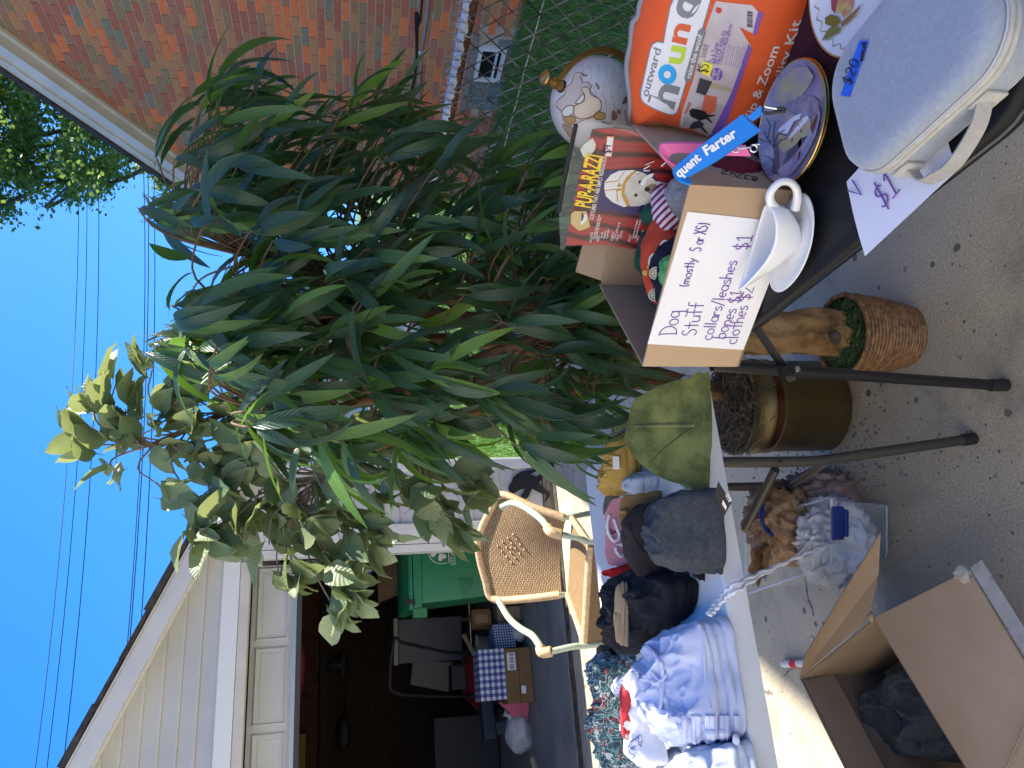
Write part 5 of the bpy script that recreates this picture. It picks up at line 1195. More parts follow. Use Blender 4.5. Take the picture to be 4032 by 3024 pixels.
# ================================================================== CLOTHES on the white table
def fab(name, col, col2=None, scale=30, rough=0.85, weave=600, bmp=0.12, sheen=0.02, lo=.35, hi=.65):
    m, N, L, b = nodes_of(name); c = coord(N, L, 'World')
    b.inputs['Roughness'].default_value = rough; setin(b, 'Sheen Weight', sheen); setin(b, 'Specular IOR Level', 0.2)
    if col2: L.new(ramp(N, L, noise_n(N, L, c, scale, 5, 0.65), [(lo, col), (hi, col2)]), b.inputs['Base Color'])
    else: b.inputs['Base Color'].default_value = c4(col)
    bump(N, L, b, noise_n(N, L, c, weave, 2), bmp, 0.0012); return m
def floral(name, stops, scale, dist=2.5):
    m, N, L, b = nodes_of(name); c = coord(N, L, 'World')
    n1 = noise_n(N, L, c, scale, 3, 0.5, dist); n2 = noise_n(N, L, c, scale * 2.4, 2, 0.5, 1.5)
    col = ramp(N, L, n1, stops, 'CONSTANT')
    line = math_n(N, L, 'LESS_THAN', math_n(N, L, 'ABSOLUTE', math_n(N, L, 'SUBTRACT', n2, 0.5)), 0.018)
    L.new(mixc(N, L, line, col, (0.55, 0.57, 0.55)), b.inputs['Base Color']); b.inputs['Roughness'].default_value = 0.8; bump(N, L, b, noise_n(N, L, c, 500, 2), .1, .001); return m
def flowers(name, ground, petal, scale):
    m, N, L, b = nodes_of(name); c = coord(N, L, 'World'); v = N.new('ShaderNodeTexVoronoi'); v.inputs['Scale'].default_value = scale
    L.new(c, v.inputs['Vector']); n = noise_n(N, L, c, scale * 4, 2, .5, 1)
    f = math_n(N, L, 'LESS_THAN', math_n(N, L, 'ADD', v.outputs['Distance'], math_n(N, L, 'MULTIPLY', n, .5)), 0.56)
    L.new(mixc(N, L, f, ground, petal), b.inputs['Base Color']); b.inputs['Roughness'].default_value = 0.8; return m
def garment(name, label, poly, h, mat, zb=TZ, plane=0.45, layers=3, wr=0.010, wf=16, wdir=0.4, seed=0, dome=5.0, parent=None, hem=.005, stretch=3.0, ztilt=None, world=None, edge=0.007, steps=3, sh=.009, side=.80, pillow=False):
    """folded cloth: an outline on the table, layered hems with dark gaps, and a creased top with overlapping folds"""
    seed = seed + .3713
    if not world:      # front of the outline sits on the table, the far side is seen over the top of the heap
        xs = [p[0] for p in poly]; xa, xb = min(xs), max(xs)
    pts = world or [onz(x, y, zb + h * .95 * (1 - (x - xa) / (xb - xa)) + .004) for x, y in poly]
    ol = smooth_pts([V((p.x, p.y, 0)) for p in pts], max(6, 170 // len(pts)), closed=True); n = len(ol)
    c = sum(ol, V()) / n; size = sum((p - c).length for p in ol) / n
    kk = min(1, size / .11); wr = wr * kk; sh = sh * kk; hem = hem * max(.35, kk); edge = edge * max(.5, kk); steps = steps if size > .06 else 0
    rg = random.Random(int(seed * 97) + 5)
    dx, dy = math.cos(wdir), math.sin(wdir)
    stp = []
    for k in range(steps):
        a = rg.uniform(0, 6.28); stp.append((math.cos(a), math.sin(a), rg.uniform(-.55, .55) * size, sh * rg.uniform(.5, 1.2), rg.uniform(0, 50)))
    def wrinkle(x, y):
        u, v = (x * dx + y * dy) / stretch, -x * dy + y * dx
        w1 = .035 * mnoise.noise((x * 7 + seed, y * 7, seed)); w2 = .035 * mnoise.noise((x * 7, y * 7 + seed, seed + 9))
        a = 1 - abs(mnoise.noise(((u + w1) * wf, (v + w2) * wf, seed * 1.7)))
        b = 1 - abs(mnoise.noise(((x + w2) * wf * .7 + 3, (y + w1) * wf * .7, seed * 2.1 + 5)))
        d = 1 - abs(mnoise.noise(((x + w1) * wf * 2.3, (y + w2) * wf * 2.3, seed + 2)))
        e = 1 - abs(mnoise.noise(((u + w1 * .6) * wf * 3.1 + 7, (v + w2 * .6) * wf * 3.1, seed * .7)))
        z = wr * (1.2 * (a ** 6 - .32) + 1.1 * (b ** 8 - .22) + .5 * (d ** 6 - .28) + .32 * (e ** 5 - .3)) + wr * .8 * mnoise.noise((x * wf * .3, y * wf * .3, seed))
        for (nx, ny, o_, hh, sd) in stp:
            q = (x - c.x) * nx + (y - c.y) * ny - o_ + .022 * mnoise.noise((x * 9, y * 9, sd)) + .006 * mnoise.noise((x * 40, y * 40, sd))
            t = max(0, min(1, q / .006 + .5)); z += hh * (t * t * (3 - 2 * t)) * math.exp(-max(0, q) * 9)
        return z
    rings = []
    nl = max(8, layers * 6)
    for k in range(nl + 1):
        t = k / nl
        row = []
        for i, p in enumerate(ol):
            d = (p - c); l = d.length; d = d / l
            ph = layers * min(1, max(0, t + .20 * mnoise.noise((p.x * 7, p.y * 7, seed + 3)) * math.sin(math.pi * t))); bul = edge * (.55 + .45 * mnoise.noise((p.x * 12, p.y * 12, seed + int(ph)))) * 1.4 * (abs(math.sin(math.pi * ph)) ** .45 - .75); ly = min(layers - 1, int(ph))
            w = hem * 1.3 * mnoise.noise((p.x * 30 + ly * 5, p.y * 30, seed + ly)) + bul + .010 * kk * mnoise.noise((p.x * 9, p.y * 9 + ly * 3.1, seed))
            zz = zb + .001 + h * side * t * (1 + .22 * mnoise.noise((p.x * 9, p.y * 9, seed))) + (.004 * mnoise.noise((p.x * 26, p.y * 26, seed + ly)) if k else 0)
            row.append(V((p.x, p.y, 0)) + d * (w - .010 * t) + V((0, 0, zz)))
        rings.append(row)
    nr = 34
    top = rings[-1]
    for k in range(1, nr + 1):
        r = 1 - (k / nr) ** 1.25; row = []
        for i, p in enumerate(top):
            x, y = c.x + (p.x - c.x) * r, c.y + (p.y - c.y) * r
            z = p.z * (r ** 4) + (zb + h * (side + .02)) * (1 - r ** 4) + h * (.98 - side) * (1 - r ** dome) + wrinkle(x, y) * min(1, (1 - r) * 9)
            if pillow: z = p.z * r ** 6 + (zb + h * side) * (1 - r ** 6) + h * (1 - side) * (1 - r ** 2.5) ** .62 + wrinkle(x, y) * min(1, (1 - r) * 5)
            if ztilt: z += ztilt[0] * (x - c.x) + ztilt[1] * (y - c.y)
            row.append(V((x, y, z)))
        rings.append(row)
    cz = sum((p.z for p in rings[-2]), 0) / n
    rings[-1] = [V((c.x, c.y, cz))] * n
    vs = [p for r in rings for p in r]; fs = []
    for k in range(len(rings) - 1):
        for i in range(n): fs.append((k * n + i, k * n + (i + 1) % n, (k + 1) * n + (i + 1) % n, (k + 1) * n + i))
    mb = MB(); mb.add(vs, fs)
    me = mb.mesh(name, mat, smooth='all')
    bm = bmesh.new(); bm.from_mesh(me); bmesh.ops.remove_doubles(bm, verts=bm.verts, dist=1e-6); bmesh.ops.recalc_face_normals(bm, faces=bm.faces); bm.to_mesh(me); bm.free()
    for p in me.polygons: p.use_smooth = True
    o = put(name, me, parent)
    if not parent: tag(o, label, 'clothing')
    return o
m_suede = fab('green_suede', (0.042, 0.062, 0.014), (0.16, 0.185, 0.06), 17, .9, 300, .2, .6)
m_must = fab('mustard_knit', (0.36, 0.23, 0.055), (0.42, 0.28, 0.08), 12)
m_char = fab('charcoal_linen', (0.035, 0.043, 0.055), (0.062, 0.07, 0.082), 120, .9, 400, .25)
m_dbrn = fab('dark_brown_cotton', (0.026, 0.020, 0.022), (0.036, 0.028, 0.03), 20)
m_tan2 = fab('tan_cotton', (0.30, 0.17, 0.075), (0.36, 0.215, 0.10), 14)
m_pinkc = fab('pink_cotton', (0.62, 0.27, 0.36), (0.68, 0.33, 0.42), 14)
m_redc = fab('red_cotton', (0.42, 0.015, 0.02))
m_blackc = fab('black_cotton', (0.008, 0.008, 0.012), (0.014, 0.014, 0.02), 20)
m_beige = fab('beige_cotton', (0.30, 0.22, 0.14), (0.36, 0.27, 0.18), 14)
m_olive = fab('olive_grey_cotton', (0.085, 0.085, 0.065), (0.12, 0.12, 0.095), 30)
m_lblue = fab('light_blue_rib', (0.45, 0.50, 0.70), (0.51, 0.56, 0.74), 10, .85, 350, .2)
m_lblue2 = fab('pale_blue_grey_rib', (0.42, 0.48, 0.60), (0.48, 0.54, 0.66), 10, .85, 350, .2)
m_whitec = fab('white_cotton', (0.66, 0.67, 0.76), (0.72, 0.73, 0.80), 10)
m_bwf = floral('blue_white_print', [(0, (0.62, 0.64, 0.74)), (.48, (0.62, 0.64, 0.74)), (.52, (0.04, 0.07, 0.42)), (.62, (0.62, 0.64, 0.74))], 50)
m_teal = floral('teal_rust_floral', [(0, (0.02, 0.045, 0.07)), (.40, (0.03, 0.10, 0.115)), (.50, (0.13, 0.27, 0.27)), (.55, (0.02, 0.05, 0.075)), (.61, (0.30, 0.07, 0.045)), (.66, (0.05, 0.03, 0.06))], 14)
m_daisy = flowers('red_daisy_print', (0.42, 0.02, 0.03), (0.68, 0.64, 0.58), 34)
m_fox = flowers('white_red_print', (0.62, 0.62, 0.68), (0.40, 0.05, 0.08), 60)
garment('floral_blouse', 'folded pale floral blouse underneath the mustard shirt', [(1292, 1015), (1300, 1062), (1345, 1050), (1372, 960), (1340, 925), (1305, 960)], .035, m_fox, seed=31)
garment('black_trousers', 'black garment corner tucked under the mustard shirt', [(1288, 1022), (1292, 1048), (1318, 1052), (1325, 1005), (1305, 1000)], .045, m_blackc, seed=32)
yl = garment('shirt', 'mustard yellow shirt with a white care tag', [(1284, 1062), (1288, 1076), (1312, 1062), (1352, 1060), (1385, 1010), (1372, 940), (1335, 935), (1322, 985)], .075, m_must, seed=2, wr=.016, wdir=1.2)
garment('dark_top', 'dark green top hidden beneath the pink garment', [(1300, 1070), (1300, 1120), (1330, 1110), (1335, 1062), (1315, 1058)], .03, m_olive, seed=33)
garment('pale_blue_top', 'pale blue white top tucked under the green suede jacket', [(1330, 1045), (1345, 1065), (1400, 1070), (1420, 1030), (1370, 1015)], .06, m_lblue2, seed=34)
gs = garment('suede_jacket', 'mottled green suede jacket folded into a plump bundle', [(1358, 872), (1372, 838), (1408, 812), (1460, 800), (1503, 806), (1526, 842), (1532, 900), (1528, 960), (1508, 1020), (1470, 1058), (1428, 1058), (1394, 1028), (1368, 960)], .165, m_suede, layers=2, wr=.013, wf=9.3, wdir=.65, seed=19.6, dome=2.0, edge=.012, hem=.010, stretch=2.2, steps=0, side=.22, pillow=True)
garment('fold', None, [(1492, 812), (1526, 838), (1536, 900), (1532, 962), (1512, 1026), (1470, 1062), (1440, 1060), (1478, 1024), (1500, 965), (1506, 900), (1498, 850)], .055, m_suede, layers=2, wr=.012, wf=9, wdir=1.2, seed=8, side=.5, pillow=True, steps=0, parent=gs)
def seam(par, pts, mat, r=.0016, name='seam'):
    """a stitched seam laid on the surface of a garment"""
    me = par.data; out = []
    from mathutils.bvhtree import BVHTree
    bv = BVHTree.FromPolygons([v.co for v in me.vertices], [p.vertices for p in me.polygons])
    for x, y in pts:
        hit = bv.ray_cast(CP, ray(x, y))
        if hit[0]: out.append(hit[0] - ray(x, y) * .0008)
    if len(out) > 1:
        mb = MB(); mb.tube(smooth_pts(out, 6), r, 6); return mb.build(name, mat, par, smooth=True)
def on_cloth(par, x, y, lift=.002):
    from mathutils.bvhtree import BVHTree
    me = par.data; bv = BVHTree.FromPolygons([v.co for v in me.vertices], [p.vertices for p in me.polygons])
    hit = bv.ray_cast(CP, ray(x, y)); return (hit[0] - ray(x, y) * lift) if hit[0] else onz(x, y, TZ + .05)
m_suedes = fab('suede_seam', (0.10, 0.125, 0.038))
seam(gs, [(1385, 1020), (1402, 1004), (1420, 985), (1440, 965), (1462, 948), (1485, 932), (1512, 922)], m_suedes, .0016)
mb = MB(); q = on_cloth(yl, 1331, 1000, .004); mb.box(q, (.03, .018, .0012), axes=[ray(1331, 1000).cross(V((0, 0, 1))), (0.2, .6, .5), (.2, -.6, .6)]); mb.build('care_tag', m_paper, yl)
tn = garment('trousers', 'tan trousers with a rolled edge under the dark brown shirt', [(1338, 1092), (1350, 1064), (1400, 1062), (1425, 1085), (1400, 1130), (1360, 1160), (1342, 1130)], .10, m_tan2, seed=8, wr=.014)
pk = garment('pink_pyjamas', 'pink garment with white rolled trim at the back of the clothes table', [(1308, 1078), (1326, 1074), (1340, 1110), (1356, 1165), (1350, 1205), (1328, 1230), (1310, 1205), (1308, 1130)], .06, m_pinkc, seed=9, wr=.005)
mb = MB(); mb.tube(smooth_pts([on_cloth(pk, x, y, .004) for x, y in [(1316, 1112), (1312, 1130), (1314, 1150), (1326, 1168), (1338, 1160), (1332, 1140), (1326, 1120)]], 6), .004, 7); mb.build('white_trim', m_whitec, pk, smooth=True)
mb = MB(); mb.tube(smooth_pts([on_cloth(pk, x, y, .004) for x, y in [(1332, 1178), (1342, 1176), (1350, 1190), (1342, 1202), (1332, 1192), (1330, 1182)]], 6), .0035, 7); mb.build('white_trim', m_whitec, pk, smooth=True)
bl = garment('black_clothes', 'black trousers heap in the middle of the white table', [(1306, 1262), (1330, 1232), (1372, 1222), (1430, 1238), (1500, 1250), (1507, 1290), (1492, 1322), (1440, 1350), (1385, 1395), (1345, 1418), (1312, 1395), (1300, 1330)], .085, m_blackc, seed=11, wr=.018, wf=11, layers=4, wdir=2.2)
rd = garment('red_cloth', 'small red cloth edge poking out behind the black heap', [(1304, 1240), (1308, 1222), (1332, 1220), (1348, 1232), (1325, 1246), (1312, 1256)], .07, m_redc, seed=12, wr=.004)
bg_ = garment('beige_top', 'beige top lying folded over the black heap', [(1322, 1268), (1334, 1256), (1348, 1275), (1356, 1320), (1352, 1365), (1344, 1398), (1328, 1370), (1320, 1320)], .03, m_beige, zb=TZ + .088, seed=13, wr=.005, wdir=1.3)
db = garment('brown_shirt', 'dark brown shirt with a collar beside the charcoal garment', [(1332, 1150), (1352, 1118), (1392, 1082), (1420, 1090), (1448, 1130), (1460, 1200), (1452, 1248), (1420, 1240), (1392, 1212), (1362, 1222), (1350, 1212), (1352, 1190)], .105, m_dbrn, seed=14, wr=.013, wf=9, sh=.014)
seam(db, [(1350, 1110), (1360, 1140), (1375, 1170), (1390, 1192)], m_blackc, .0016)
mb = MB(); lump(mb, on_cloth(bl, 1388, 1222, .003), (.008, .006, .004), 2); mb.build('orange_tag', M('orange_tag', (.5, .22, .04), .6), db)
chg = garment('linen_top', 'charcoal linen top with a black swing tag at the table edge', [(1402, 1085), (1420, 1060), (1465, 1052), (1510, 1050), (1543, 1066), (1552, 1110), (1566, 1165), (1566, 1212), (1530, 1232), (1490, 1240), (1448, 1222), (1424, 1190), (1404, 1150)], .115, m_char, seed=15, wr=.021, wf=12, layers=3, edge=.010, wdir=.9, steps=5, sh=.012)
for pts in ([(1452, 1218), (1462, 1250), (1478, 1258), (1486, 1240), (1475, 1222)], [(1525, 1205), (1538, 1238), (1552, 1240), (1560, 1218), (1550, 1200)]):
    garment('sleeve', None, pts, .03, m_char, seed=ru(0, 50), wr=.006, parent=chg)
garment('strap', None, [(1494, 1225), (1500, 1252), (1514, 1256), (1520, 1232), (1508, 1222)], .025, m_blackc, seed=3, parent=chg)
tg = [onz(x, y, z) for x, y, z in [(1552, 1040, TZ + .050), (1580, 1086, TZ + .012), (1563, 1118, TZ + .012), (1545, 1068, TZ + .05)]]
mb = MB(); mb.prism(tg, (0.0006, -.0006, .0008)); st_ = mb.build('swing_tag', m_ink, chg)
nt = (tg[1] - tg[0]).cross(tg[3] - tg[0]).normalized(); nt = nt if nt.dot(CP - tg[0]) > 0 else -nt
lp_ = lambda a, b_: tg[0] + (tg[1] - tg[0]) * a + (tg[3] - tg[0]) * b_ + nt * .002
mb = MB(); mb.sheet([lp_(.45, .62), lp_(.75, .66), lp_(.75, .96), lp_(.45, .95)]); mb.build('price_label', m_paper, st_)
mb = MB(); print_on(mb, 'GTFB', lp_(.48, .18), lp_(.80, .24), nt, .03); mb.build('tag_print', m_paper, st_)
garment('olive_cloth', 'small olive grey cloth roll at the left end of the black heap', [(1290, 1404), (1312, 1385), (1326, 1400), (1316, 1420), (1300, 1428)], .055, m_olive, seed=16, wr=.004)
garment('grey_cloth', 'dark cloth tail at the back corner of the black heap', [(1306, 1400), (1330, 1392), (1345, 1410), (1335, 1432), (1312, 1425)], .05, m_dbrn, seed=17)
tl = garment('floral_dress', 'teal and rust floral smocked dress along the back of the table', [(1270, 1432), (1288, 1412), (1322, 1408), (1352, 1418), (1372, 1440), (1362, 1480), (1352, 1540), (1352, 1600), (1360, 1665), (1330, 1680), (1282, 1610), (1268, 1592), (1290, 1575), (1302, 1540), (1296, 1490), (1280, 1465)], .085, m_teal, seed=18, wr=.012, wf=30, layers=4, stretch=1.2, hem=.012)
garment('print_blouse', 'blue and white printed blouse lying over the floral dress', [(1318, 1468), (1340, 1455), (1360, 1470), (1348, 1505), (1330, 1510), (1312, 1492)], .03, m_bwf, zb=TZ + .085, seed=19, wr=.006)
garment('daisy_top', 'red top with white daisies between the dress and the blue garments', [(1330, 1480), (1352, 1476), (1366, 1500), (1364, 1560), (1372, 1600), (1352, 1598), (1338, 1550), (1334, 1510)], .028, m_daisy, zb=TZ + .085, seed=20, wr=.005)
garment('print_skirt', 'second scrap of blue white print below the daisy top', [(1352, 1598), (1372, 1590), (1385, 1610), (1378, 1640), (1358, 1632)], .03, m_bwf, zb=TZ + .08, seed=21, wr=.004)
wh = garment('white_blouse', 'white cotton blouse spread beneath the light blue shirts', [(1350, 1440), (1372, 1430), (1402, 1425), (1420, 1500), (1420, 1590), (1440, 1650), (1375, 1655), (1362, 1590), (1366, 1540), (1358, 1490)], .06, m_whitec, zb=TZ + .03, seed=22, wr=.006, wdir=1.3, layers=2)
lb = garment('ribbed_shirt', 'light blue ribbed shirts folded at the front of the white table', [(1388, 1390), (1410, 1362), (1452, 1352), (1500, 1338), (1545, 1335), (1566, 1360), (1580, 1420), (1598, 1490), (1612, 1548), (1606, 1590), (1560, 1604), (1500, 1612), (1440, 1620), (1408, 1590), (1388, 1510), (1380, 1440)], .085, m_lblue, seed=23, wr=.016, wf=12, layers=4, wdir=1.6, edge=.008, steps=6, sh=.008)
seam(lb, [(1400, 1395), (1425, 1425), (1432, 1460), (1430, 1500), (1426, 1535)], m_lblue, .0045, 'placket'); seam(lb, [(1510, 1350), (1520, 1400), (1524, 1460), (1535, 1530)], m_lblue, .003, 'side_fold'); seam(lb, [(1408, 1450), (1425, 1470), (1440, 1456)], m_lblue, .003, 'pocket'); seam(lb, [(1395, 1525), (1430, 1535), (1470, 1540), (1505, 1550)], m_lblue, .0035, 'waist_seam')
seam(lb, [(1395, 1375), (1388, 1385), (1392, 1398), (1402, 1400)], m_lblue, .004, 'collar_loop')
# gathered frill at the left end of the shirts
mb = MB()
for k in range(9):
    a = (1470 + k * 15, 1560 + 10 * mnoise.noise((k, 3, 1))); pts = [on_cloth(lb, a[0] + 14 * mnoise.noise((j, k, 2)) - (6 if k % 2 else 0), 1545 + j * 14, .002) for j in range(5)]
    mb.tube(smooth_pts(pts, 5), [.006] * 21, 7)
mb.build('frill', m_lblue, lb, smooth=True)
garment('knit_top', 'pale grey blue knit at the left end of the table', [(1450, 1630), (1500, 1608), (1580, 1600), (1612, 1604), (1630, 1650), (1650, 1720), (1560, 1760), (1440, 1740)], .06, m_lblue2, seed=24, wr=.016)
garment('patterned_cloth', 'grey patterned cloth beneath the knit at the left end', [(1395, 1640), (1430, 1620), (1470, 1630), (1460, 1700), (1380, 1720)], .05, fab('grey_print', (.13, .14, .2), (.4, .42, .5), 90), seed=25)
# drawstring: two braided cords over the table edge down to the tub
mb = MB()
for q_ in ([(1532, 1330, TZ + .05), (1545, 1318, TZ + .035), (1570, 1290, TZ + .012), (1592, 1276, TZ + .006)], [(1530, 1326, TZ + .05), (1540, 1310, TZ + .035), (1560, 1285, TZ + .012), (1588, 1262, TZ + .006)]):
    pts = [onz(x, y, z) for x, y, z in q_]; k = 0
    off = 0.0 if q_[0][1] == 1330 else .004
    end = [onY(1650, 1240 - off * 1500, 1.36), onY(1720, 1205 - off * 500, 1.55), onY(1770, 1182, 1.70), onY(1812, 1170, 1.80)]
    sp = smooth_pts(pts + end, 12)
    sp = [p + V((.0013 * math.sin(i * 1.1), .0011 * math.cos(i * 1.1), .0013 * math.sin(i * 1.1 + 1))) for i, p in enumerate(sp)]
    mb.tube(sp, [.0032 + .0006 * math.sin(i * 1.5) for i in range(len(sp))], 7)
mb.build('drawstring', m_whitec, lb, smooth='all')

# ================================================================== ON THE GROUND: clear tub, open carton, small level
m_clear, N, L, b = nodes_of('clear_plastic'); b.inputs['Base Color'].default_value = (0.75, 0.8, 0.85, 1); b.inputs['Roughness'].default_value = 0.12; b.inputs['Alpha'].default_value = 0.22
tub = thing('storage_tub', 'clear plastic storage tub with a blue latch under the white table', 'tub', (.33, 2.05, 0))
c0, c1, c2, c3 = onz(1924, 1086, 0), onz(1924, 1204, 0), V((0.20, 2.22, 0)), V((0.375, 2.16, 0))
cen = (c0 + c1 + c2 + c3) / 4
def tubp(c, k, z): return cen + (c - cen) * k + V((0, 0, z))
mb = MB()
H_ = 0.20
def ringp(k, z):
    out = []
    cs = [c0, c1, c2, c3]
    for i in range(4):
        p = cs[i]; a, b2 = cs[(i - 1) % 4], cs[(i + 1) % 4]
        for t in (.12, .03): out.append(tubp(p + (a - p) * t, k, z))
        for t in (.03, .12): out.append(tubp(p + (b2 - p) * t, k, z))
    return out
lay = [ringp(.93, .003), ringp(1.0, .012), ringp(1.08, .12), ringp(1.14, H_), ringp(1.20, H_ + .002), ringp(1.20, H_ - .012)]
n = len(lay[0]); mb.add([p for r in lay for p in r], [(i * n + j, i * n + (j + 1) % n, (i + 1) * n + (j + 1) % n, (i + 1) * n + j) for i in range(len(lay) - 1) for j in range(n)] + [tuple(reversed(range(n)))]); mb.build('tub_body', m_clear, tub, smooth=True)
mb = MB(); rr2 = ringp(1.19, H_ + .001); mb.tube(rr2, .0035, 6, closed=True); rr3 = ringp(.97, .008); mb.tube(rr3, .003, 6, closed=True); mb.build('tub_rim', M('clear_rim', (.62, .68, .78), .15, alpha=.55), tub, smooth=True)
m_latch = M('blue_latch', (0.01, 0.03, 0.20), 0.35)
mc = (tubp(c0, 1.17, 0) + tubp(c1, 1.17, 0)) / 2; ax = (c1 - c0).normalized(); fr_ = V((-ax.y, ax.x, 0)); fr_ = fr_ if fr_.dot(CP - mc) > 0 else -fr_
lm = onY(1808, 1130, mc.y - .012)
mb = MB(); mb.box(lm + V((0, 0, 0)), (.085, .012, .035), axes=[ax, fr_, (0, 0, 1)]); mb.box(lm + V((0, 0, -.022)), (.07, .02, .012), axes=[ax, fr_, (0, 0, 1)]); mb.build('latch', m_latch, tub, bevel=.003)
mb = MB()
for k in range(4): mb.box(lm + ax * (-.03 + .02 * k) + V((0, 0, .026)), (.010, .01, .012), axes=[ax, fr_, (0, 0, 1)])
mb.build('latch_hinge', m_clear, tub)
m_bbag = M('brown_bag_film', (0.27, 0.155, 0.075), 0.35, (0.36, 0.215, 0.11), 12, 5, 0.5, 26, 0.012)
m_wbag = M('white_bag_film', (0.62, 0.64, 0.68), 0.35, (0.68, 0.70, 0.74), 14, 4, 0.5, 26, 0.012)
ctr = onY(1700, 1150, 2.12)
def crumple(mb, c, r, seed, knot=V((0, -.3, 1)), nu=72, nv=48):
    c = V(c); knot = V(knot).normalized(); kx_ = knot.orthogonal().normalized(); ky_ = knot.cross(kx_)
    def fn(u, v):
        a = 2 * math.pi * u; t = math.pi * (v - 0.5); d = kx_ * (math.cos(t) * math.cos(a)) + ky_ * (math.cos(t) * math.sin(a)) + knot * math.sin(t)
        q = d * 1.7 + V((seed, seed * 1.3, 0)); wv = mnoise.noise(q * 1.3) * .5
        r1 = 1 - abs(mnoise.noise((q + V((wv, wv, wv))) * 1.6)); r2 = 1 - abs(mnoise.noise((q + V((wv, 0, wv))) * 3.7))
        pl = abs(math.sin(a * 9 + 3 * mnoise.noise(q * 1.2))) * max(0, v - .45) * .5          # pleats gathered to the knot
        k = .80 + .26 * r1 ** 3 + .13 * r2 ** 3 - .16 * pl
        return c + V((d.x * r[0], d.y * r[1], d.z * r[2])) * k
    mb.grid(fn, nu, nv)
def bagl(c, r, seed, mat, name, label, ties=()):
    mb = MB(); crumple(mb, c, [q * 1.18 for q in r], seed)
    for p, d in ties: mb.grid(lambda u, v: p + V(d) * v + V((math.cos(6.283 * u), math.sin(6.283 * u), 0)) * (.012 + .03 * v) * (1 + .3 * math.sin(u * 31)), 24, 5)
    return tag(mb.build(name, mat, smooth='all'), label, 'bag')
b1 = bagl(onY(1690, 1130, 1.98), (.098, .085, .088), 5, m_bbag, 'carrier_bag', 'knotted brown carrier bag bulging out of the clear tub', [(onY(1660, 1185, 1.95), (-.05, -.01, .05))])
mb = MB(); mb.tube(smooth_pts([on_cloth(b1, x, y, .004) for x, y in [(1648, 1090), (1645, 1120), (1655, 1145), (1672, 1156)]], 5), .006, 6); mb.build('blue_strap', m_latch, b1, smooth=True)
bagl(onY(1800, 1170, 1.88), (.100, .085, .090), 8, m_wbag, 'plastic_bag', 'white plastic bag with blue print filling the left of the tub')
bagl(onY(1770, 1085, 1.98), (.075, .085, .11), 12, M('pinkish_bag_film', (0.30, 0.19, 0.15), .4, (.36, .24, .2), 12, 4, .5, 30, .01), 'carrier_bag', 'rolled tan carrier bag at the right end of the clear tub')
# open carton, lower left
ct = thing('open_carton', 'open cardboard carton with raised flaps holding grey clothes', 'box', (-.15, 1.6, 0))
RZ = 0.25; K1 = V((-.062, 1.965, 0)); K2 = V((.062, 1.602, 0)); bd = V((-.27, -.16, 0)).normalized() * .50
K3, K4 = K2 + bd, K1 + bd
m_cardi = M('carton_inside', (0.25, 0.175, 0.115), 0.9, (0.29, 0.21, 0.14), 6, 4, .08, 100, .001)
def panel(name, poly, th, mat, par, smoothbend=None):
    mb = MB(); p = [V(q) for q in poly]; n_ = (p[1] - p[0]).cross(p[-1] - p[0]).normalized(); mb.prism(p, n_ * th); return mb.build(name, mat, par)
Zr = V((0, 0, RZ)); T_ = .004
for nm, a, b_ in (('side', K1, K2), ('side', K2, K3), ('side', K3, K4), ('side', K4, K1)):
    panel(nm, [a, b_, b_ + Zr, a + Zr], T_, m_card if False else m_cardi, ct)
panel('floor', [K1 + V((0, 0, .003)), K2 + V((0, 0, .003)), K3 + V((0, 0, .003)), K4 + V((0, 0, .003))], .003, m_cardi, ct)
i1, i2 = K1 * .97 + K4 * .03, K1 * .03 + K4 * .97
panel('inner_flap', [K1 + bd * .02 + V((.004, -.006, RZ - .005)), K4 + V((.004, -.006, RZ - .005)), K4 + V((.012, -.02, RZ - .085)), K1 + bd * .02 + V((.012, -.02, RZ - .085))], .003, m_cardi, ct)
# right flap, standing out to the right and up; front flap, big, lying outwards towards the camera
f1 = [K1 + Zr, onz(1742, 1412, RZ + .055), onz(1902, 1152, RZ + .03), onz(1898, 1240, RZ + .01), K2 + Zr + V((.002, .012, .004))]
panel('flap', f1, .004, m_card, ct)
q0 = K2 + Zr; q1 = K3 + Zr
f2a, f2b = onz(2092, 1232, RZ - .03), onz(2290, 1560, RZ - .03)
panel('flap', [q0, f2a, f2b, q1], .004, m_card, ct)
for t_ in (.82,):
    a = q0 + (q1 - q0) * t_ + V((0, 0, .006)); b_ = f2a + (f2b - f2a) * t_ + V((0, 0, .006)); mb = MB(); mb.tube([a, (a + b_) / 2, b_], .0014, 5); mb.build('crease', m_cardi, ct)
m_tape = M('clear_tape', (0.46, 0.42, 0.38), 0.10, (0.60, 0.57, 0.54), 30, 4, .5, 60, .006, alpha=.45)
mb = MB(); lump(mb, onz(2078, 1240, RZ - .02), (.018, .016, .013), 7, 1, .5, 3, 20, 14); mb.build('crumpled_tape', m_tape, ct, smooth='all')
mb = MB(); a, b_ = f2a + V((.004, -.004, -.002)), f2a + (f2b - f2a) * .75 + V((.004, -.004, -.002)); mb.prism([a, b_, b_ + V((.012, -.02, -.012)), a + V((.012, -.02, -.012))], (0, 0, -.001)); mb.build('tape_strip', m_tape, ct)
mb = MB(); lump(mb, onz(2190, 1470, RZ - .04), (.02, .012, .006), 9, 1, .4); mb.build('torn_flap_piece', M('torn_card', (.16, .085, .04), .9), ct, smooth='all')
mb = MB(); lump(mb, K2 + Zr + V((.004, .01, 0)), (.012, .010, .006), 3, 1, .5, 3, 14, 10); mb.build('torn_edge', m_card, ct, smooth='all')
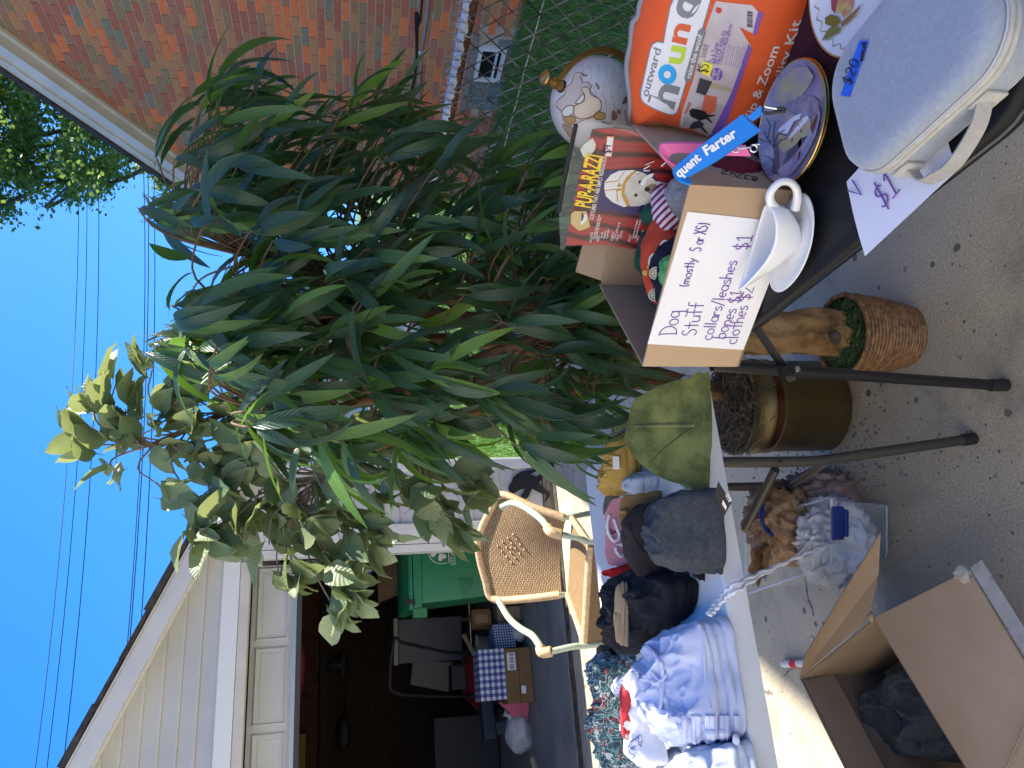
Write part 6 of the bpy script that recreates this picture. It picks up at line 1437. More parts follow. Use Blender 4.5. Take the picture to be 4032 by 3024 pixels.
gp = [V((c.x, c.y, 0)) for c in (K1 * .35 + K3 * .65, K2 * .62 + K4 * .38, K2 * .93 + K4 * .07, K2 * .5 + K3 * .5, K3 * .85 + K1 * .15)]
garment('grey_clothes', 'dark grey garment lying inside the open carton', None, .11, m_char, zb=.012, seed=41, wr=.02, wf=9, world=[onz(1868, 1520, .08), onz(1900, 1462, .10), onz(1955, 1420, .10), onz(2010, 1440, .08), onz(2090, 1560, .06), onz(2100, 1640, .05), onz(1990, 1640, .06), onz(1890, 1590, .07)])
lv_ = thing('bottle', 'small clear white tube with a red band on the sunlit concrete', 'bottle', onz(1715, 1432, 0))
a, b_ = onz(1692, 1434, .012), onz(1755, 1432, .012)
mb = MB(); mb.tube([a, b_], .012, 8); mb.build('body', M('frosted_plastic', (.6, .6, .58), .3), lv_, smooth=True)
mb = MB(); mb.tube([a + (b_ - a) * .32, a + (b_ - a) * .52], .0135, 8); mb.build('red_band', M('red_band', (.55, .02, .03), .4), lv_, smooth=True)

# ================================================================== ON THE BLACK TABLE
class Face:
    """a real plane (or gently puffed cloth face); photo pixels of a crop map on to it"""
    def __init__(s, o, n, puff=None): s.o, s.n, s.puff = V(o), V(n).normalized(), puff
    def hit(s, x, y): return onP(x, y, s.o, s.n)
    def surf(s, q, off): return q + s.n * ((s.puff(q) if s.puff else 0) + off)
    def P(s, x, y, off=0.0): return s.surf(s.hit(x, y), off)
def crop(ox, oy, k): return lambda x, y: ((ox + x * k) / SD, (oy + y * k) / SD)
def decal(mb, face, pts, off, cuts=0):
    q = [face.hit(*p) for p in pts]
    bm = bmesh.new(); vv = [bm.verts.new(p) for p in q]
    for t in tessellate_polygon([q]):
        try: bm.faces.new([vv[i] for i in t])
        except ValueError: pass
    if cuts:
        for _ in range(cuts):
            ed = [e for e in bm.edges if e.calc_length() > .02]
            if not ed: break
            bmesh.ops.subdivide_edges(bm, edges=ed, cuts=1); bmesh.ops.triangulate(bm, faces=bm.faces)
    bm.verts.index_update()
    mb.add([face.surf(v.co.copy(), off) for v in bm.verts], [tuple(v.index for v in f.verts) for f in bm.faces]); bm.free(); return mb
def expand(pts, d):
    cx = sum(p[0] for p in pts) / len(pts); cy = sum(p[1] for p in pts) / len(pts); n = len(pts); out = []
    for i in range(n):
        (x0, y0), (x1, y1), (x2, y2) = pts[i - 1], pts[i], pts[(i + 1) % n]
        def nrm(ax, ay, bx, by):
            l = math.hypot(bx - ax, by - ay) or 1; return ((by - ay) / l, -(bx - ax) / l)
        n1, n2 = nrm(x0, y0, x1, y1), nrm(x1, y1, x2, y2); nx, ny = n1[0] + n2[0], n1[1] + n2[1]; l = math.hypot(nx, ny) or 1
        out.append((nx / l * d, ny / l * d))
    area = sum(pts[i - 1][0] * pts[i][1] - pts[i][0] * pts[i - 1][1] for i in range(n)); s = 1 if area > 0 else -1
    return [(p[0] + s * o[0], p[1] + s * o[1]) for p, o in zip(pts, out)]
def pmat(name, col, rough=.55): return M(name, col, rough)
m_purple_ink = M('purple_marker', (0.17, 0.065, 0.36), 0.5)
m_sheetp = M('white_paper', (0.74, 0.74, 0.77), 0.6, (0.77, 0.77, 0.80), 8, 3)

# ---- the dog stuff carton
A_ = V((0.473, 1.125, TZ + .001)); B_ = V((0.648, 0.857, TZ + .001)); dv = (B_ - A_).normalized(); bv = V((-dv.y, dv.x, 0)); bv = bv if bv.x > 0 else -bv; BHt = .178; BLn = .289
bx = thing('open_carton', 'cardboard carton of dog clothes with a handwritten price sheet on its front', 'box', (A_ + B_) / 2)
up = V((0, 0, BHt)); A2, B2 = A_ + bv * BLn, B_ + bv * BLn
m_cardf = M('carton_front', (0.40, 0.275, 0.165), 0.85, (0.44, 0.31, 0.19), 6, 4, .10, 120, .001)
def slabp(name, a, b_, h, mat, inward): 
    mb = MB(); mb.prism([a, b_, b_ + h, a + h], inward * .004); return mb.build(name, mat, bx)
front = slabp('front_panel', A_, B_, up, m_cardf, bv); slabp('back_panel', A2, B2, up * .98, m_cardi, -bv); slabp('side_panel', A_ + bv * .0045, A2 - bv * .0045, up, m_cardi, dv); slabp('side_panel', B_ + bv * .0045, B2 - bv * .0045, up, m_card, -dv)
mb = MB(); mb.prism([A_, B_, B2, A2], (0, 0, .004)); mb.build('floor', m_cardi, bx)
# folded-in flaps: back flap and left flap standing a little up
mb = MB(); a, b_ = A2 + up * .98 + dv * .01, B2 + up * .98 - dv * .012; mb.prism([a, b_, b_ + bv * .03 + V((0, 0, .025)), a + bv * .035 + V((0, 0, .045))], bv * .003); mb.build('flap', m_cardi, bx)
nf = -bv
FF = Face(A_, nf); cA = crop(2350, 850, .3617); cB = crop(2550, 450, .2713)
pc = [FF.hit(*cA(550, 1390)), FF.hit(*cA(1592, 1455)), None, FF.hit(*cB(575, 1410))]
pc[2] = pc[1] + (pc[3] - pc[0])
mb = MB(); mb.prism([p + nf * .0012 for p in pc], nf * -.0006); sign = mb.build('price_sheet', m_sheetp, bx)
def wl_(txt, p0, p1, h, crop_=cA):
    mb = MB(); write_on(mb, txt, FF.hit(*crop_(*p0)), FF.hit(*crop_(*p1)), nf, h, .00095, off=.0016); mb.build('handwriting', m_purple_ink, sign)
wl_('Dog', (858, 1290), (915, 1020), .030); wl_('(mostly', (985, 770), (1080, 455), .017); wl_('S or XS)', (1125, 385), (1220, 75), .020)
wl_('Stuff', (1072, 1300), (1165, 930), .026)
wl_('collars/leashes', (1243, 1348), (1530, 480), .022); wl_('$1', (1640, 370), (1690, 200), .026)
wl_('bones $1', (1385, 1335), (1600, 815), .024)
wl_('clothes $2', (1512, 1392), (1715, 760), .024)
FS = Face(B_, (dv).normalized())
mb = MB(); write_on(mb, '83742', FS.hit(*cB(1610, 925)), FS.hit(*cB(1065, 800)), dv, .022, .0009, off=.0006); mb.build('marker_number', m_ink, bx)
# dog clothes inside
IZ = TZ + .10
def inbox(a, c, z): return A_ + dv * a + bv * c + V((0, 0, z))
def heap(name, label, c, r, mat, seed, amp=.25, cat='clothing', nu=44, nv=28):
    mb = MB(); lump(mb, c, r, seed, 1, amp, 1.8, nu, nv); return tag(mb.build(name, mat, smooth='all'), label, cat)
m_dgreen = fab('dark_green_velour', (0.008, 0.05, 0.035), (0.014, 0.075, 0.05), 40, .9, 300, .2)
m_rface = M('cream_face', (.66, .62, .55), .7)
m_redfl = fab('red_fleece', (0.50, 0.05, 0.025), (0.56, 0.075, 0.035), 30, .95, 300, .2)
m_navy = fab('navy_knit', (0.010, 0.011, 0.024), (0.015, 0.016, 0.032), 30)
heap('dog_coat', 'dark green velour dog coat lying at the back of the carton', inbox(.10, .215, .085), (.075, .05, .055), m_dgreen, 3)
rj = heap('dog_pyjamas', 'red fleece dog pyjamas printed with white faces in the carton', inbox(.115, .145, .095), (.10, .06, .06), m_redfl, 6, .18)
nj = heap('dog_jumper', 'black knitted dog jumper with two big cream buttons in the carton', inbox(.125, .085, .115), (.075, .05, .045), m_navy, 8, .15)
def disc(par, x, y, r, mat, name, dims=(1, 1), lift=.001, holes=False):
    q = on_cloth(par, x, y, lift); n_ = -ray(x, y); a = RGT; b_ = n_.cross(a).normalized(); a = b_.cross(n_).normalized()
    mb = MB(); pts = [q + a * r * dims[0] * math.cos(k * .3927) + b_ * r * dims[1] * math.sin(k * .3927) for k in range(16)]; mb.prism(pts, n_ * .002)
    o = mb.build(name, mat, par)
    if holes:
        mb = MB()
        for s1 in (-1, 1):
            for s2 in (-1, 1): c_ = q + n_ * .0022 + a * r * .22 * s1 + b_ * r * .22 * s2; mb.prism([c_ + a * r * .1 * math.cos(k) + b_ * r * .1 * math.sin(k) for k in range(0, 6)], n_ * .0003)
        mb.build('button_holes', m_dbrn, o)
        mb = MB(); mb.tube([q + n_ * .002 + a * r * .72 * math.cos(k * .3) + b_ * r * .72 * math.sin(k * .3) for k in range(21)], .0006, 4, closed=True); mb.build('button_ring', m_dbrn, o)
    return o
m_butt = M('cream_button', (.55, .48, .33), .4)
for x, y in ((640, 625), (628, 862)): disc(nj, *cA(x, y), .011, m_butt, 'button', holes=True)
for i, (x, y, r) in enumerate([(480, 745, .012), (620, 500, .013), (740, 350, .012), (590, 1030, .011), (760, 480, .013), (455, 890, .009)]):
    o = disc(rj, *cA(x, y), r, m_rface, 'printed_face', (1.15, .75), .002)
    q = on_cloth(rj, *cA(x, y), .005); mb = MB()
    for s_ in (-1, 1): lump(mb, q + RGT * .0035 * s_ - UPV * .002 * s_, (.0022, .0022, .0022), 1, 1, 0, 1, 6, 5)
    lump(mb, q - UPV * .005, (.002, .002, .0015), 1, 1, 0, 1, 6, 5); mb.build('printed_eyes', m_ink, o)
for x, y in ((525, 622), (410, 800), (575, 560)): disc(rj, *cA(x, y), .005, M('tan_dot', (.6, .33, .08), .7), 'printed_dot', lift=.002)
m_cane2, N, L, b = nodes_of('striped_socks'); cc = coord(N, L, 'World', (1, 1, 1), (0.5, .6, .4)); wv = N.new('ShaderNodeTexWave'); wv.inputs['Scale'].default_value = 30; L.new(cc, wv.inputs['Vector']); L.new(ramp(N, L, wv.outputs['Fac'], [(.0, (.62, .58, .70)), (.55, (.22, .01, .03))], 'CONSTANT'), b.inputs['Base Color']); b.inputs['Roughness'].default_value = .8
heap('dog_sleeve', 'red and white striped sleeve at the right side of the carton', inbox(.205, .20, .115), (.045, .03, .028), m_cane2, 11, .15)
heap('dog_hat', 'green white striped bobble next to the striped sleeve', inbox(.175, .235, .12), (.022, .026, .026), m_dgreen, 12, .1)
heap('orange_mitt', 'small orange knitted foot beside the green dog coat', inbox(.035, .20, .085), (.028, .022, .02), M('orange_knit', (.42, .13, .03), .9), 13, .1)
heap('orange_toy', 'orange and blue soft toy at the left of the carton', inbox(.03, .12, .085), (.03, .03, .03), M('rust_knit', (.36, .10, .03), .9), 14, .15)
heap('teal_toy', 'pale teal soft toy at the front left inside the carton', inbox(.028, .07, .105), (.022, .022, .026), M('pale_teal', (.16, .30, .33), .8), 15, .1)
heap('green_bandana', 'bright green bandana tucked behind the front of the carton', inbox(.15, .055, .135), (.032, .030, .030), fab('lime_green_cotton', (.04, .30, .09), (.16, .42, .14), 26), 16, .2)
heap('maroon_coat', 'maroon dog coat at the right end of the carton', inbox(.27, .12, .06), (.04, .08, .06), fab('maroon_fleece', (.09, .008, .02), (.12, .012, .03), 20), 17, .15)
heap('grey_plush', 'grey plush dog tail costume in front of the costume bag', inbox(.25, .15, .085), (.036, .05, .06), fab('grey_plush', (.16, .17, .20), (.24, .25, .29), 60), 18, .12)

# ---- costume bag standing in the carton
cC = crop(2200, 450, .3315)
Q0 = inbox(.16, .262, 0.17); cn = (-bv + V((0, 0, .22))).normalized()
CF = Face(Q0, cn)
cost = thing('costume_bag', 'clear hanging bag with a red curtain card showing a white dog in a pope hat', 'bag', inbox(.16, .24, .01))
card = [(85, 1562), (120, 1320), (240, 760), (330, 430), (398, 185), (640, 165), (880, 190), (1080, 300), (1240, 520), (1560, 870), (1430, 1245), (1340, 1500), (1300, 1680), (900, 1600), (500, 1550)]
m_curt, N, L, b = nodes_of('curtain_card'); t = N.new('ShaderNodeNewGeometry')
dt = N.new('ShaderNodeVectorMath'); dt.operation = 'DOT_PRODUCT'; dt.inputs[1].default_value = tuple(dv); L.new(t.outputs['Position'], dt.inputs[0])
cwv = math_n(N, L, 'SINE', math_n(N, L, 'ADD', math_n(N, L, 'MULTIPLY', dt.outputs['Value'], 230), math_n(N, L, 'MULTIPLY', noise_n(N, L, coord(N, L, 'World'), 9, 2), 10)))
L.new(ramp(N, L, math_n(N, L, 'ADD', math_n(N, L, 'MULTIPLY', cwv, .5), .5), [(0.05, (0.045, 0.008, 0.010)), (0.35, (0.20, 0.015, 0.015)), (0.75, (0.33, 0.022, 0.02)), (1, (0.27, 0.018, 0.018))]), b.inputs['Base Color']); b.inputs['Roughness'].default_value = .25
mb = MB(); pts = [CF.hit(*cC(*p)) for p in card]; mb.prism([p for p in pts], cn * -.006); cd = mb.build('picture_card', m_curt, cost)
m_film, N, L, b = nodes_of('bag_film'); b.inputs['Base Color'].default_value = (.8, .85, .85, 1); b.inputs['Roughness'].default_value = .08; b.inputs['Alpha'].default_value = .11
cc = coord(N, L, 'World'); bump(N, L, b, noise_n(N, L, cc, 40, 4, .6, 1), .5, .01)
flm = [(30, 1600), (-5, 1130), (60, 760), (190, 120), (420, 60), (640, 100), (880, 140), (400, 190), (398, 186), (330, 430), (240, 760), (120, 1320), (85, 1562)]
mb = MB(); decal(mb, CF, [cC(*p) for p in [(20, 1600), (0, 1130), (70, 760), (195, 110), (360, 75), (870, 140), (1080, 300), (640, 165), (398, 185), (330, 430), (240, 760), (120, 1320), (85, 1562), (60, 1610)]], .001); mb.build('clear_film', m_film, cost)
hl = MB()
for a_, b_, w_ in (((205, 115), (70, 760), 14), ((70, 760), (2, 1150), 13)):
    p, q = CF.P(*cC(*a_), .003), CF.P(*cC(*b_), .003); hl.tube([p, q], .0045, 6)
hl.build('hanger_rail', m_mat, cost)
hl = MB(); p, q = CF.P(*cC(232, 130), .003), CF.P(*cC(35, 1120), .003); hl.tube([p, q], .0012, 5); hl.build('rail_edge', m_film, cost)
def cdec(name, pts, mat, off, par=cd): mb = MB(); decal(mb, CF, [cC(*p) for p in pts], off); return mb.build(name, mat, par)
m_pnavy = pmat('print_navy', (.02, .012, .09), .3); m_pwhite = pmat('print_white', (.66, .64, .62), .4); m_pgold = pmat('print_gold', (.48, .27, .03), .4); m_pyel = pmat('print_yellow', (.75, .50, .02), .35); m_pmar = pmat('print_maroon', (.13, .008, .014), .35); m_pfur = M('print_fur', (.50, .46, .41), .5, (.62, .58, .53), 60, 5); m_pblk = pmat('print_black', (.012, .01, .01), .35); m_ptan = pmat('print_tan', (.25, .17, .12), .5); m_pgrey = M('print_grey_fur', (.16, .165, .19), .6, (.22, .225, .25), 60, 4)
cdec('spotlight_print', [(480, 720), (590, 660), (760, 660), (1040, 650), (1200, 800), (1100, 1090), (900, 1200), (720, 1165), (440, 1130)], m_pnavy, .0006)
cdec('robe_print', [(1120, 790), (1200, 800), (1530, 870), (1490, 1070), (1380, 1240), (1250, 1235), (1150, 1250), (1000, 1060), (1130, 1060)], m_pmar, .0010)
cdec('collar_print', [(1150, 800), (1220, 805), (1200, 930), (1140, 1075), (1030, 1055), (1080, 960)], m_pwhite, .0014)
cdec('face_print', [(790, 1000), (780, 880), (820, 780), (900, 720), (1000, 690), (1100, 745), (1160, 800), (1165, 900), (1140, 980), (1050, 1050), (960, 1085), (850, 1090)], m_pfur, .0018)
cdec('hat_print', [(540, 880), (545, 800), (620, 710), (720, 665), (880, 655), (1000, 690), (930, 700), (840, 760), (790, 850), (790, 970), (840, 1080), (770, 1098), (640, 1040), (560, 970)], m_pwhite, .0022)
cdec('hat_band', [(905, 660), (930, 672), (850, 740), (790, 830), (780, 930), (845, 1078), (805, 1085), (745, 960), (748, 840), (800, 740)], m_pgold, .0026)
for pts in ([(690, 880), (740, 872), (738, 900), (692, 906)], [(705, 815), (728, 812), (732, 850), (708, 856)], [(690, 838), (740, 830), (742, 848), (694, 854)], [(545, 905), (680, 890), (690, 1030), (700, 1040), (705, 1035), (694, 885), (680, 880), (545, 895)], [(550, 800), (700, 780), (780, 668), (790, 668), (706, 790), (552, 810)]): cdec('hat_trim', pts, m_pgold, .0027)
cdec('muzzle_print', [(1040, 850), (1100, 820), (1160, 830), (1155, 930), (1110, 960), (1060, 930)], m_ptan, .0022)
for c_, r in (((1050, 885), 34), ((915, 955), 22), ((965, 800), 22)):
    cdec('dog_eye', [(c_[0] + r * math.cos(k * .6), c_[1] + r * .9 * math.sin(k * .6)) for k in range(10)], m_pblk, .0026)
for pts in ([(1340, 930), (1430, 925), (1432, 950), (1342, 955)], [(1372, 890), (1396, 888), (1402, 990), (1378, 994)]): cdec('robe_cross', pts, m_pgold, .0016)
for a_, b_ in (((1000, 1062), (1230, 1082)), ((1230, 1082), (1440, 1085)), ((1020, 1090), (1200, 1210)), ((1200, 1210), (1340, 1240)), ((1255, 810), (1250, 910)), ((1250, 910), (1190, 1050)), ((1250, 910), (1330, 930)), ((1160, 795), (1530, 868))):
    mb = MB(); mb.tube([CF.P(*cC(*a_), .0018), CF.P(*cC(*b_), .0018)], .0011, 5); mb.build('robe_piping', m_pgold if a_[0] in (1255, 1250) else m_pwhite, cd)
cdec('stole_print', [(1030, 1085), (1230, 1090), (1400, 1095), (1390, 1200), (1330, 1232), (1200, 1205)], pmat('print_brocade', (.10, .025, .015), .4), .0015)
for c_ in ((1300, 1120), (1275, 1160), (1300, 1205), (1345, 1130), (1345, 1200)):
    mb = MB(); mb.tube([CF.P(*cC(c_[0] + 18 * math.cos(k * .6), c_[1] + 20 * math.sin(k * .6)), .0019) for k in range(11)], .0007, 4); mb.build('paw_outline', m_pgold, cd)
cdec('tail_print', [(1100, 1330), (1180, 1270), (1340, 1245), (1430, 1250), (1380, 1420), (1240, 1440), (1130, 1490), (1060, 1470)], m_pgrey, .0012)
cdec('trim_print', [(1090, 1190), (1150, 1240), (1280, 1260), (1180, 1300), (1130, 1280)], m_pwhite, .0013)
cdec('logo_bar', [(235, 1140), (385, 640), (460, 400), (530, 500), (450, 1120), (380, 1150)], pmat('print_dark', (.06, .02, .012), .35), .0008)
mb = MB(); print_on(mb, 'PUP-A-RAZZI', CF.hit(*cC(375, 1110)), CF.hit(*cC(520, 495)), cn, .03, height=.030, off=.0022); mb.build('logo_lettering', m_pyel, cd)
mb = MB(); print_on(mb, 'COSTUMES THAT ARE SIMPLY RIDIGULOUS', CF.hit(*cC(408, 1250)), CF.hit(*cC(572, 500)), cn, .015, height=.0075, off=.0026)
for k, (p0, p1, tx) in enumerate([((388, 1522), (408, 1400), 'INCLUDES'), ((425, 1480), (490, 1190), 'Printed vestment and hat'), ((450, 1480), (505, 1220), 'Choose by chest size'), ((475, 1510), (488, 1440), 'SIZES'), ((515, 1470), (528, 1400), 'Small'), ((550, 1470), (565, 1380), 'Medium'), ((580, 1470), (600, 1360), 'Large'), ((640, 1500), (660, 1390), 'COMPARE'), ((665, 1480), (735, 1280), 'Chest girth for fit'), ((700, 1500), (718, 1425), 'TALLA'), ((740, 1470), (758, 1380), 'Chica'), ((845, 1510), (862, 1430), 'INCLUT'), ((885, 1480), (945, 1250), 'Costume et chapeau'), ((920, 1470), (985, 1235), 'Mesurer le poitrail'), ((940, 1510), (955, 1440), 'TAILLE'), ((985, 1490), (1010, 1370), 'Petit'), ((1020, 1490), (1040, 1400), 'Moyen')]):
    print_on(mb, tx, CF.hit(*cC(*p0)), CF.hit(*cC(*p1)), cn, .01, height=.0042, off=.0012)
mb.build('small_print', m_pwhite, cd)
o = cdec('mascot_body', [(150, 1180), (190, 1145), (330, 1150), (375, 1330), (290, 1370), (240, 1380), (180, 1330), (140, 1290)], M('print_straw', (.50, .38, .16), .5), .0018)
cdec('mascot_face', [(280, 1190), (330, 1180), (335, 1240), (300, 1290), (255, 1310), (262, 1250)], m_pwhite, .0022); cdec('mascot_glasses', [(268, 1170), (292, 1172), (298, 1210), (280, 1262), (265, 1262), (270, 1210)], m_pnavy, .0026)
stk = cdec('price_sticker', [(570, 248), (660, 252), (628, 505), (538, 500)], pmat('sticker_orange', (.62, .10, .03), .4), .0030); cdec('price_sticker_field', [(578, 262), (648, 266), (620, 490), (552, 486)], m_pwhite, .0034, cd)
mb = MB(); write_on(mb, '$4', CF.hit(*cC(618, 460)), CF.hit(*cC(622, 350)), cn, .014, .0008, off=.0040); mb.build('price_writing', m_pnavy, cd)
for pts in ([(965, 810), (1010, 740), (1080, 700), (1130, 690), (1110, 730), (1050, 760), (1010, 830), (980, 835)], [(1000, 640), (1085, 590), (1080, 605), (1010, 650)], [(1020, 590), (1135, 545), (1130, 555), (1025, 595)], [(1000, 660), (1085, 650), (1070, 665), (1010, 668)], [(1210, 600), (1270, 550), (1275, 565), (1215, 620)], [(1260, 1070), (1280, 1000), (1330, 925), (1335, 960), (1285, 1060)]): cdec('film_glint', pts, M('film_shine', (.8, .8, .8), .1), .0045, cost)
cdec('film_bubble', [(255, 420), (300, 360), (400, 280), (440, 350), (430, 420), (345, 530), (290, 500)], M('pale_card_back', (.50, .52, .47), .5), .0005, cost)

# ---- globe on its stand
globe = thing('globe', 'white antique style desk globe with a brass half ring', 'globe', (1.10, 1.195, TZ))
gc = CP + ray(2342 / SD, 409 / SD) * 1.705; gr = .0935
cG = crop(2150, 200, .2712)
m_ocean = M('globe_paper', (.50, .47, .47), .28, (.58, .55, .54), 14, 4)
mb = MB(); mb.grid(lambda u, v: gc + V((math.cos(6.2832 * u) * math.cos(math.pi * (v - .5)), math.sin(6.2832 * u) * math.cos(math.pi * (v - .5)), math.sin(math.pi * (v - .5)))) * gr, 48, 32); ball = mb.build('ball', m_ocean, globe, smooth='all')
def onball(x, y, off):
    d = ray(*cG(x, y)); oc = CP - gc; b_ = d.dot(oc); c_ = oc.dot(oc) - gr * gr; D = b_ * b_ - c_
    if D < 0: D = 0
    q = CP + d * (-b_ - math.sqrt(D)); return gc + (q - gc).normalized() * (gr + off)
def land(name, pts, mat, off):
    sp = [(p.x, p.y) for p in smooth_pts([V((a, b_, 0)) for a, b_ in pts], 3, closed=True)]
    mb = MB()
    bm = bmesh.new(); vv = [bm.verts.new((a, b_, 0)) for a, b_ in sp]
    for t in tessellate_polygon([[V((a, b_, 0)) for a, b_ in sp]]):
        try: bm.faces.new([vv[i] for i in t])
        except ValueError: pass
    for _ in range(3):
        ed = [e for e in bm.edges if e.calc_length() > 55]
        if ed: bmesh.ops.subdivide_edges(bm, edges=ed, cuts=1); bmesh.ops.triangulate(bm, faces=bm.faces)
    bm.verts.index_update(); mb.add([onball(v.co.x, v.co.y, off) for v in bm.verts], [tuple(v.index for v in f.verts) for f in bm.faces]); bm.free()
    o = mb.build(name, mat, ball, smooth='all')
    mb = MB(); mb.tube([onball(a, b_, off) for a, b_ in sp], .0009, 4, closed=True); mb.build('coastline', m_coast, ball) 
m_coast = M('coast_ink', (.20, .09, .035), .5)
land('continent', [(410, 350), (470, 315), (530, 335), (500, 380), (540, 460), (600, 455), (660, 520), (640, 560), (690, 640), (760, 690), (800, 770), (790, 860), (740, 900), (690, 960), (560, 1000), (430, 1060), (330, 1100), (260, 1020), (240, 940), (230, 880), (150, 800), (190, 700), (270, 640), (300, 530), (370, 470)], M('map_mauve', (.46, .37, .34), .35, (.52, .43, .38), 20, 3), .0004)
land('region', [(520, 540), (620, 550), (650, 640), (770, 700), (800, 780), (780, 860), (640, 960), (480, 980), (400, 900), (420, 800), (560, 720)], M('map_cream', (.58, .47, .33), .35, (.62, .51, .37), 20, 3), .0008)
land('region', [(430, 760), (480, 690), (550, 620), (560, 690), (500, 760)], M('map_pale', (.60, .62, .55), .35), .0010)
land('region', [(230, 900), (300, 810), (390, 800), (410, 880), (350, 940), (280, 950)], M('map_pale2', (.60, .62, .55), .35), .0010)
land('region', [(740, 890), (830, 900), (860, 940), (840, 990), (760, 1000), (690, 960)], M('map_ochre', (.38, .24, .08), .35), .0010)
land('region', [(280, 960), (400, 950), (430, 1010), (350, 1070), (290, 1020)], M('map_ochre2', (.42, .25, .09), .35), .0010)
land('continent', [(240, 1070), (330, 1100), (400, 1140), (360, 1250), (300, 1180)], M('map_brown', (.36, .26, .20), .35), .0004)
land('island', [(960, 880), (1000, 890), (1030, 950), (1000, 1000), (960, 990)], M('map_rust', (.27, .11, .07), .35), .0004)
land('island', [(1040, 850), (1080, 890), (1060, 910), (1035, 890)], M('map_rust2', (.27, .11, .07), .35), .0004)
land('island', [(800, 1030), (900, 1050), (980, 1070), (890, 1062)], M('map_rust3', (.27, .11, .07), .35), .0004)
land('island', [(1140, 690), (1195, 655), (1195, 720), (1110, 770)], M('map_rust4', (.27, .11, .07), .35), .0004)
land('island', [(720, 470), (770, 520), (760, 560), (740, 520)], M('map_sand', (.45, .36, .22), .35), .0004)
land('island', [(530, 345), (600, 355), (560, 375)], M('map_mauve2', (.42, .28, .22), .35), .0004)
mb = MB()
for k in range(70):
    x, y = ru(500, 1180), ru(200, 1000)
    if math.hypot(x - 710, y - 770) > 560: continue
    l = ru(20, 60); mb.tube([onball(x, y, .0006), onball(x + 6, y - l, .0006)], .0003, 3, cap=False)
for k in range(6):
    mb.tube([onball(520 + 110 * k + 25 * math.sin(t * .5), 200 + t * 40, .0005) for t in range(22)], .0003, 3, cap=False)
mb.build('map_lettering', M('map_ink', (.22, .20, .26), .5), ball)
# brass meridian: half ring outside the ball on its right
m_brs = M('polished_brass', (.42, .25, .07), .32, (.50, .31, .10), 30, 4, metal=.85)
pole = onball(230, 520, 0) - gc; pole.normalize(); view = (CP - gc).normalized()
rim = (RGT - UPV * .0); e2 = (view.cross(pole)); e2.normalize()
if e2.dot(RGT) < 0: e2 = -e2
mb = MB()
def mer(t, r, w): a = R(t); return gc + (pole * math.cos(a) + e2 * math.sin(a)) * r + view * w
nn = 60; vs = []
for k in range(nn + 1):
    t = -6 + 186 * k / nn; vs += [mer(t, gr * 1.055, -.002), mer(t, gr * 1.055, .002), mer(t, gr * 1.20, .002), mer(t, gr * 1.20, -.002)]
fs = [(4 * k + j, 4 * k + (j + 1) % 4, 4 * k + 4 + (j + 1) % 4, 4 * k + 4 + j) for k in range(nn) for j in range(4)] + [(3, 2, 1, 0), (4 * nn, 4 * nn + 1, 4 * nn + 2, 4 * nn + 3)]
mb.add(vs, fs); ringo = mb.build('meridian_ring', m_brs, globe)
m_engr = M('engraved_brass', (.16, .085, .02), .5, metal=.5)
mb = MB()
for k in range(2, 176, 2): l = .060 if k % 10 == 0 else .035; mb.tube([mer(k, gr * 1.06, .0023), mer(k, gr * (1.06 + l), .0023)], .0005, 3, cap=False)
for k, tx in enumerate(['80', '70', '60', '50', '40', '30', '20', '10', '0']):
    t = 10 + 10 * k; p0, p1 = mer(t - 2.6, gr * 1.125, 0), mer(t + 2.6, gr * 1.125, 0); print_on(mb, tx, p0, p1, view, .012, height=.0065, off=.0024)
mb.build('engraving', m_engr, ringo)
mb = MB(); mb.tube([gc + pole * gr * .99, gc + pole * gr * 1.24], .010, 14); mb.build('pole_sleeve', m_brs, globe, smooth=True)
mb = MB(); mb.tube([gc + pole * gr * .985, gc + pole * gr * 1.02], .0125, 14); mb.build('pole_cap', m_mat, globe, smooth=True)
mb = MB(); mb.lathe([(0, 0), (.006, 0), (.006, .012), (.009, .017), (.015, .020), (.0155, .025), (.013, .028), (0, .029)], gc + pole * gr * 1.23, 18, axis=pole); mb.build('finial', m_brs, globe, smooth=True)
bot = gc - pole * gr * 1.12
mb = MB(); mb.lathe([(0, 0), (.065, 0), (.068, .006), (.05, .012), (.012, .018), (.009, .03)], (bot.x, bot.y, TZ), 28); mb.tube([(bot.x, bot.y, TZ + .02), bot], .009, 10); mb.build('stand', m_brs, globe, smooth=True)

# ---- orange agility kit bag
cH = crop(2400, 0, .3617)
bn_h = V((-.955, -.295, 0)); OF_o = V((.862, .90, TZ + .02)); bn_n = (bn_h + V((0, 0, .42))).normalized()
e1 = V((.295, -.955, 0)); e2b = bn_n.cross(e1).normalized(); e2b = e2b if e2b.z > 0 else -e2b
OF = Face(OF_o, bn_n)
outl_px = [(255, 1370), (230, 1180), (215, 900), (225, 600), (245, 380), (300, 180), (345, 40), (430, -260), (900, -420), (1500, -380), (2050, -330), (2200, -150), (2200, 330), (2160, 560), (2060, 700), (1870, 1000), (1760, 1290), (1620, 1480), (1440, 1560), (1200, 1540), (900, 1440), (560, 1350), (380, 1360)]
ob = [OF.hit(*cH(*p)) for p in outl_px]; oc_ = sum(ob, V()) / len(ob)
u_ = [((p - oc_).dot(e1), (p - oc_).dot(e2b)) for p in ob]
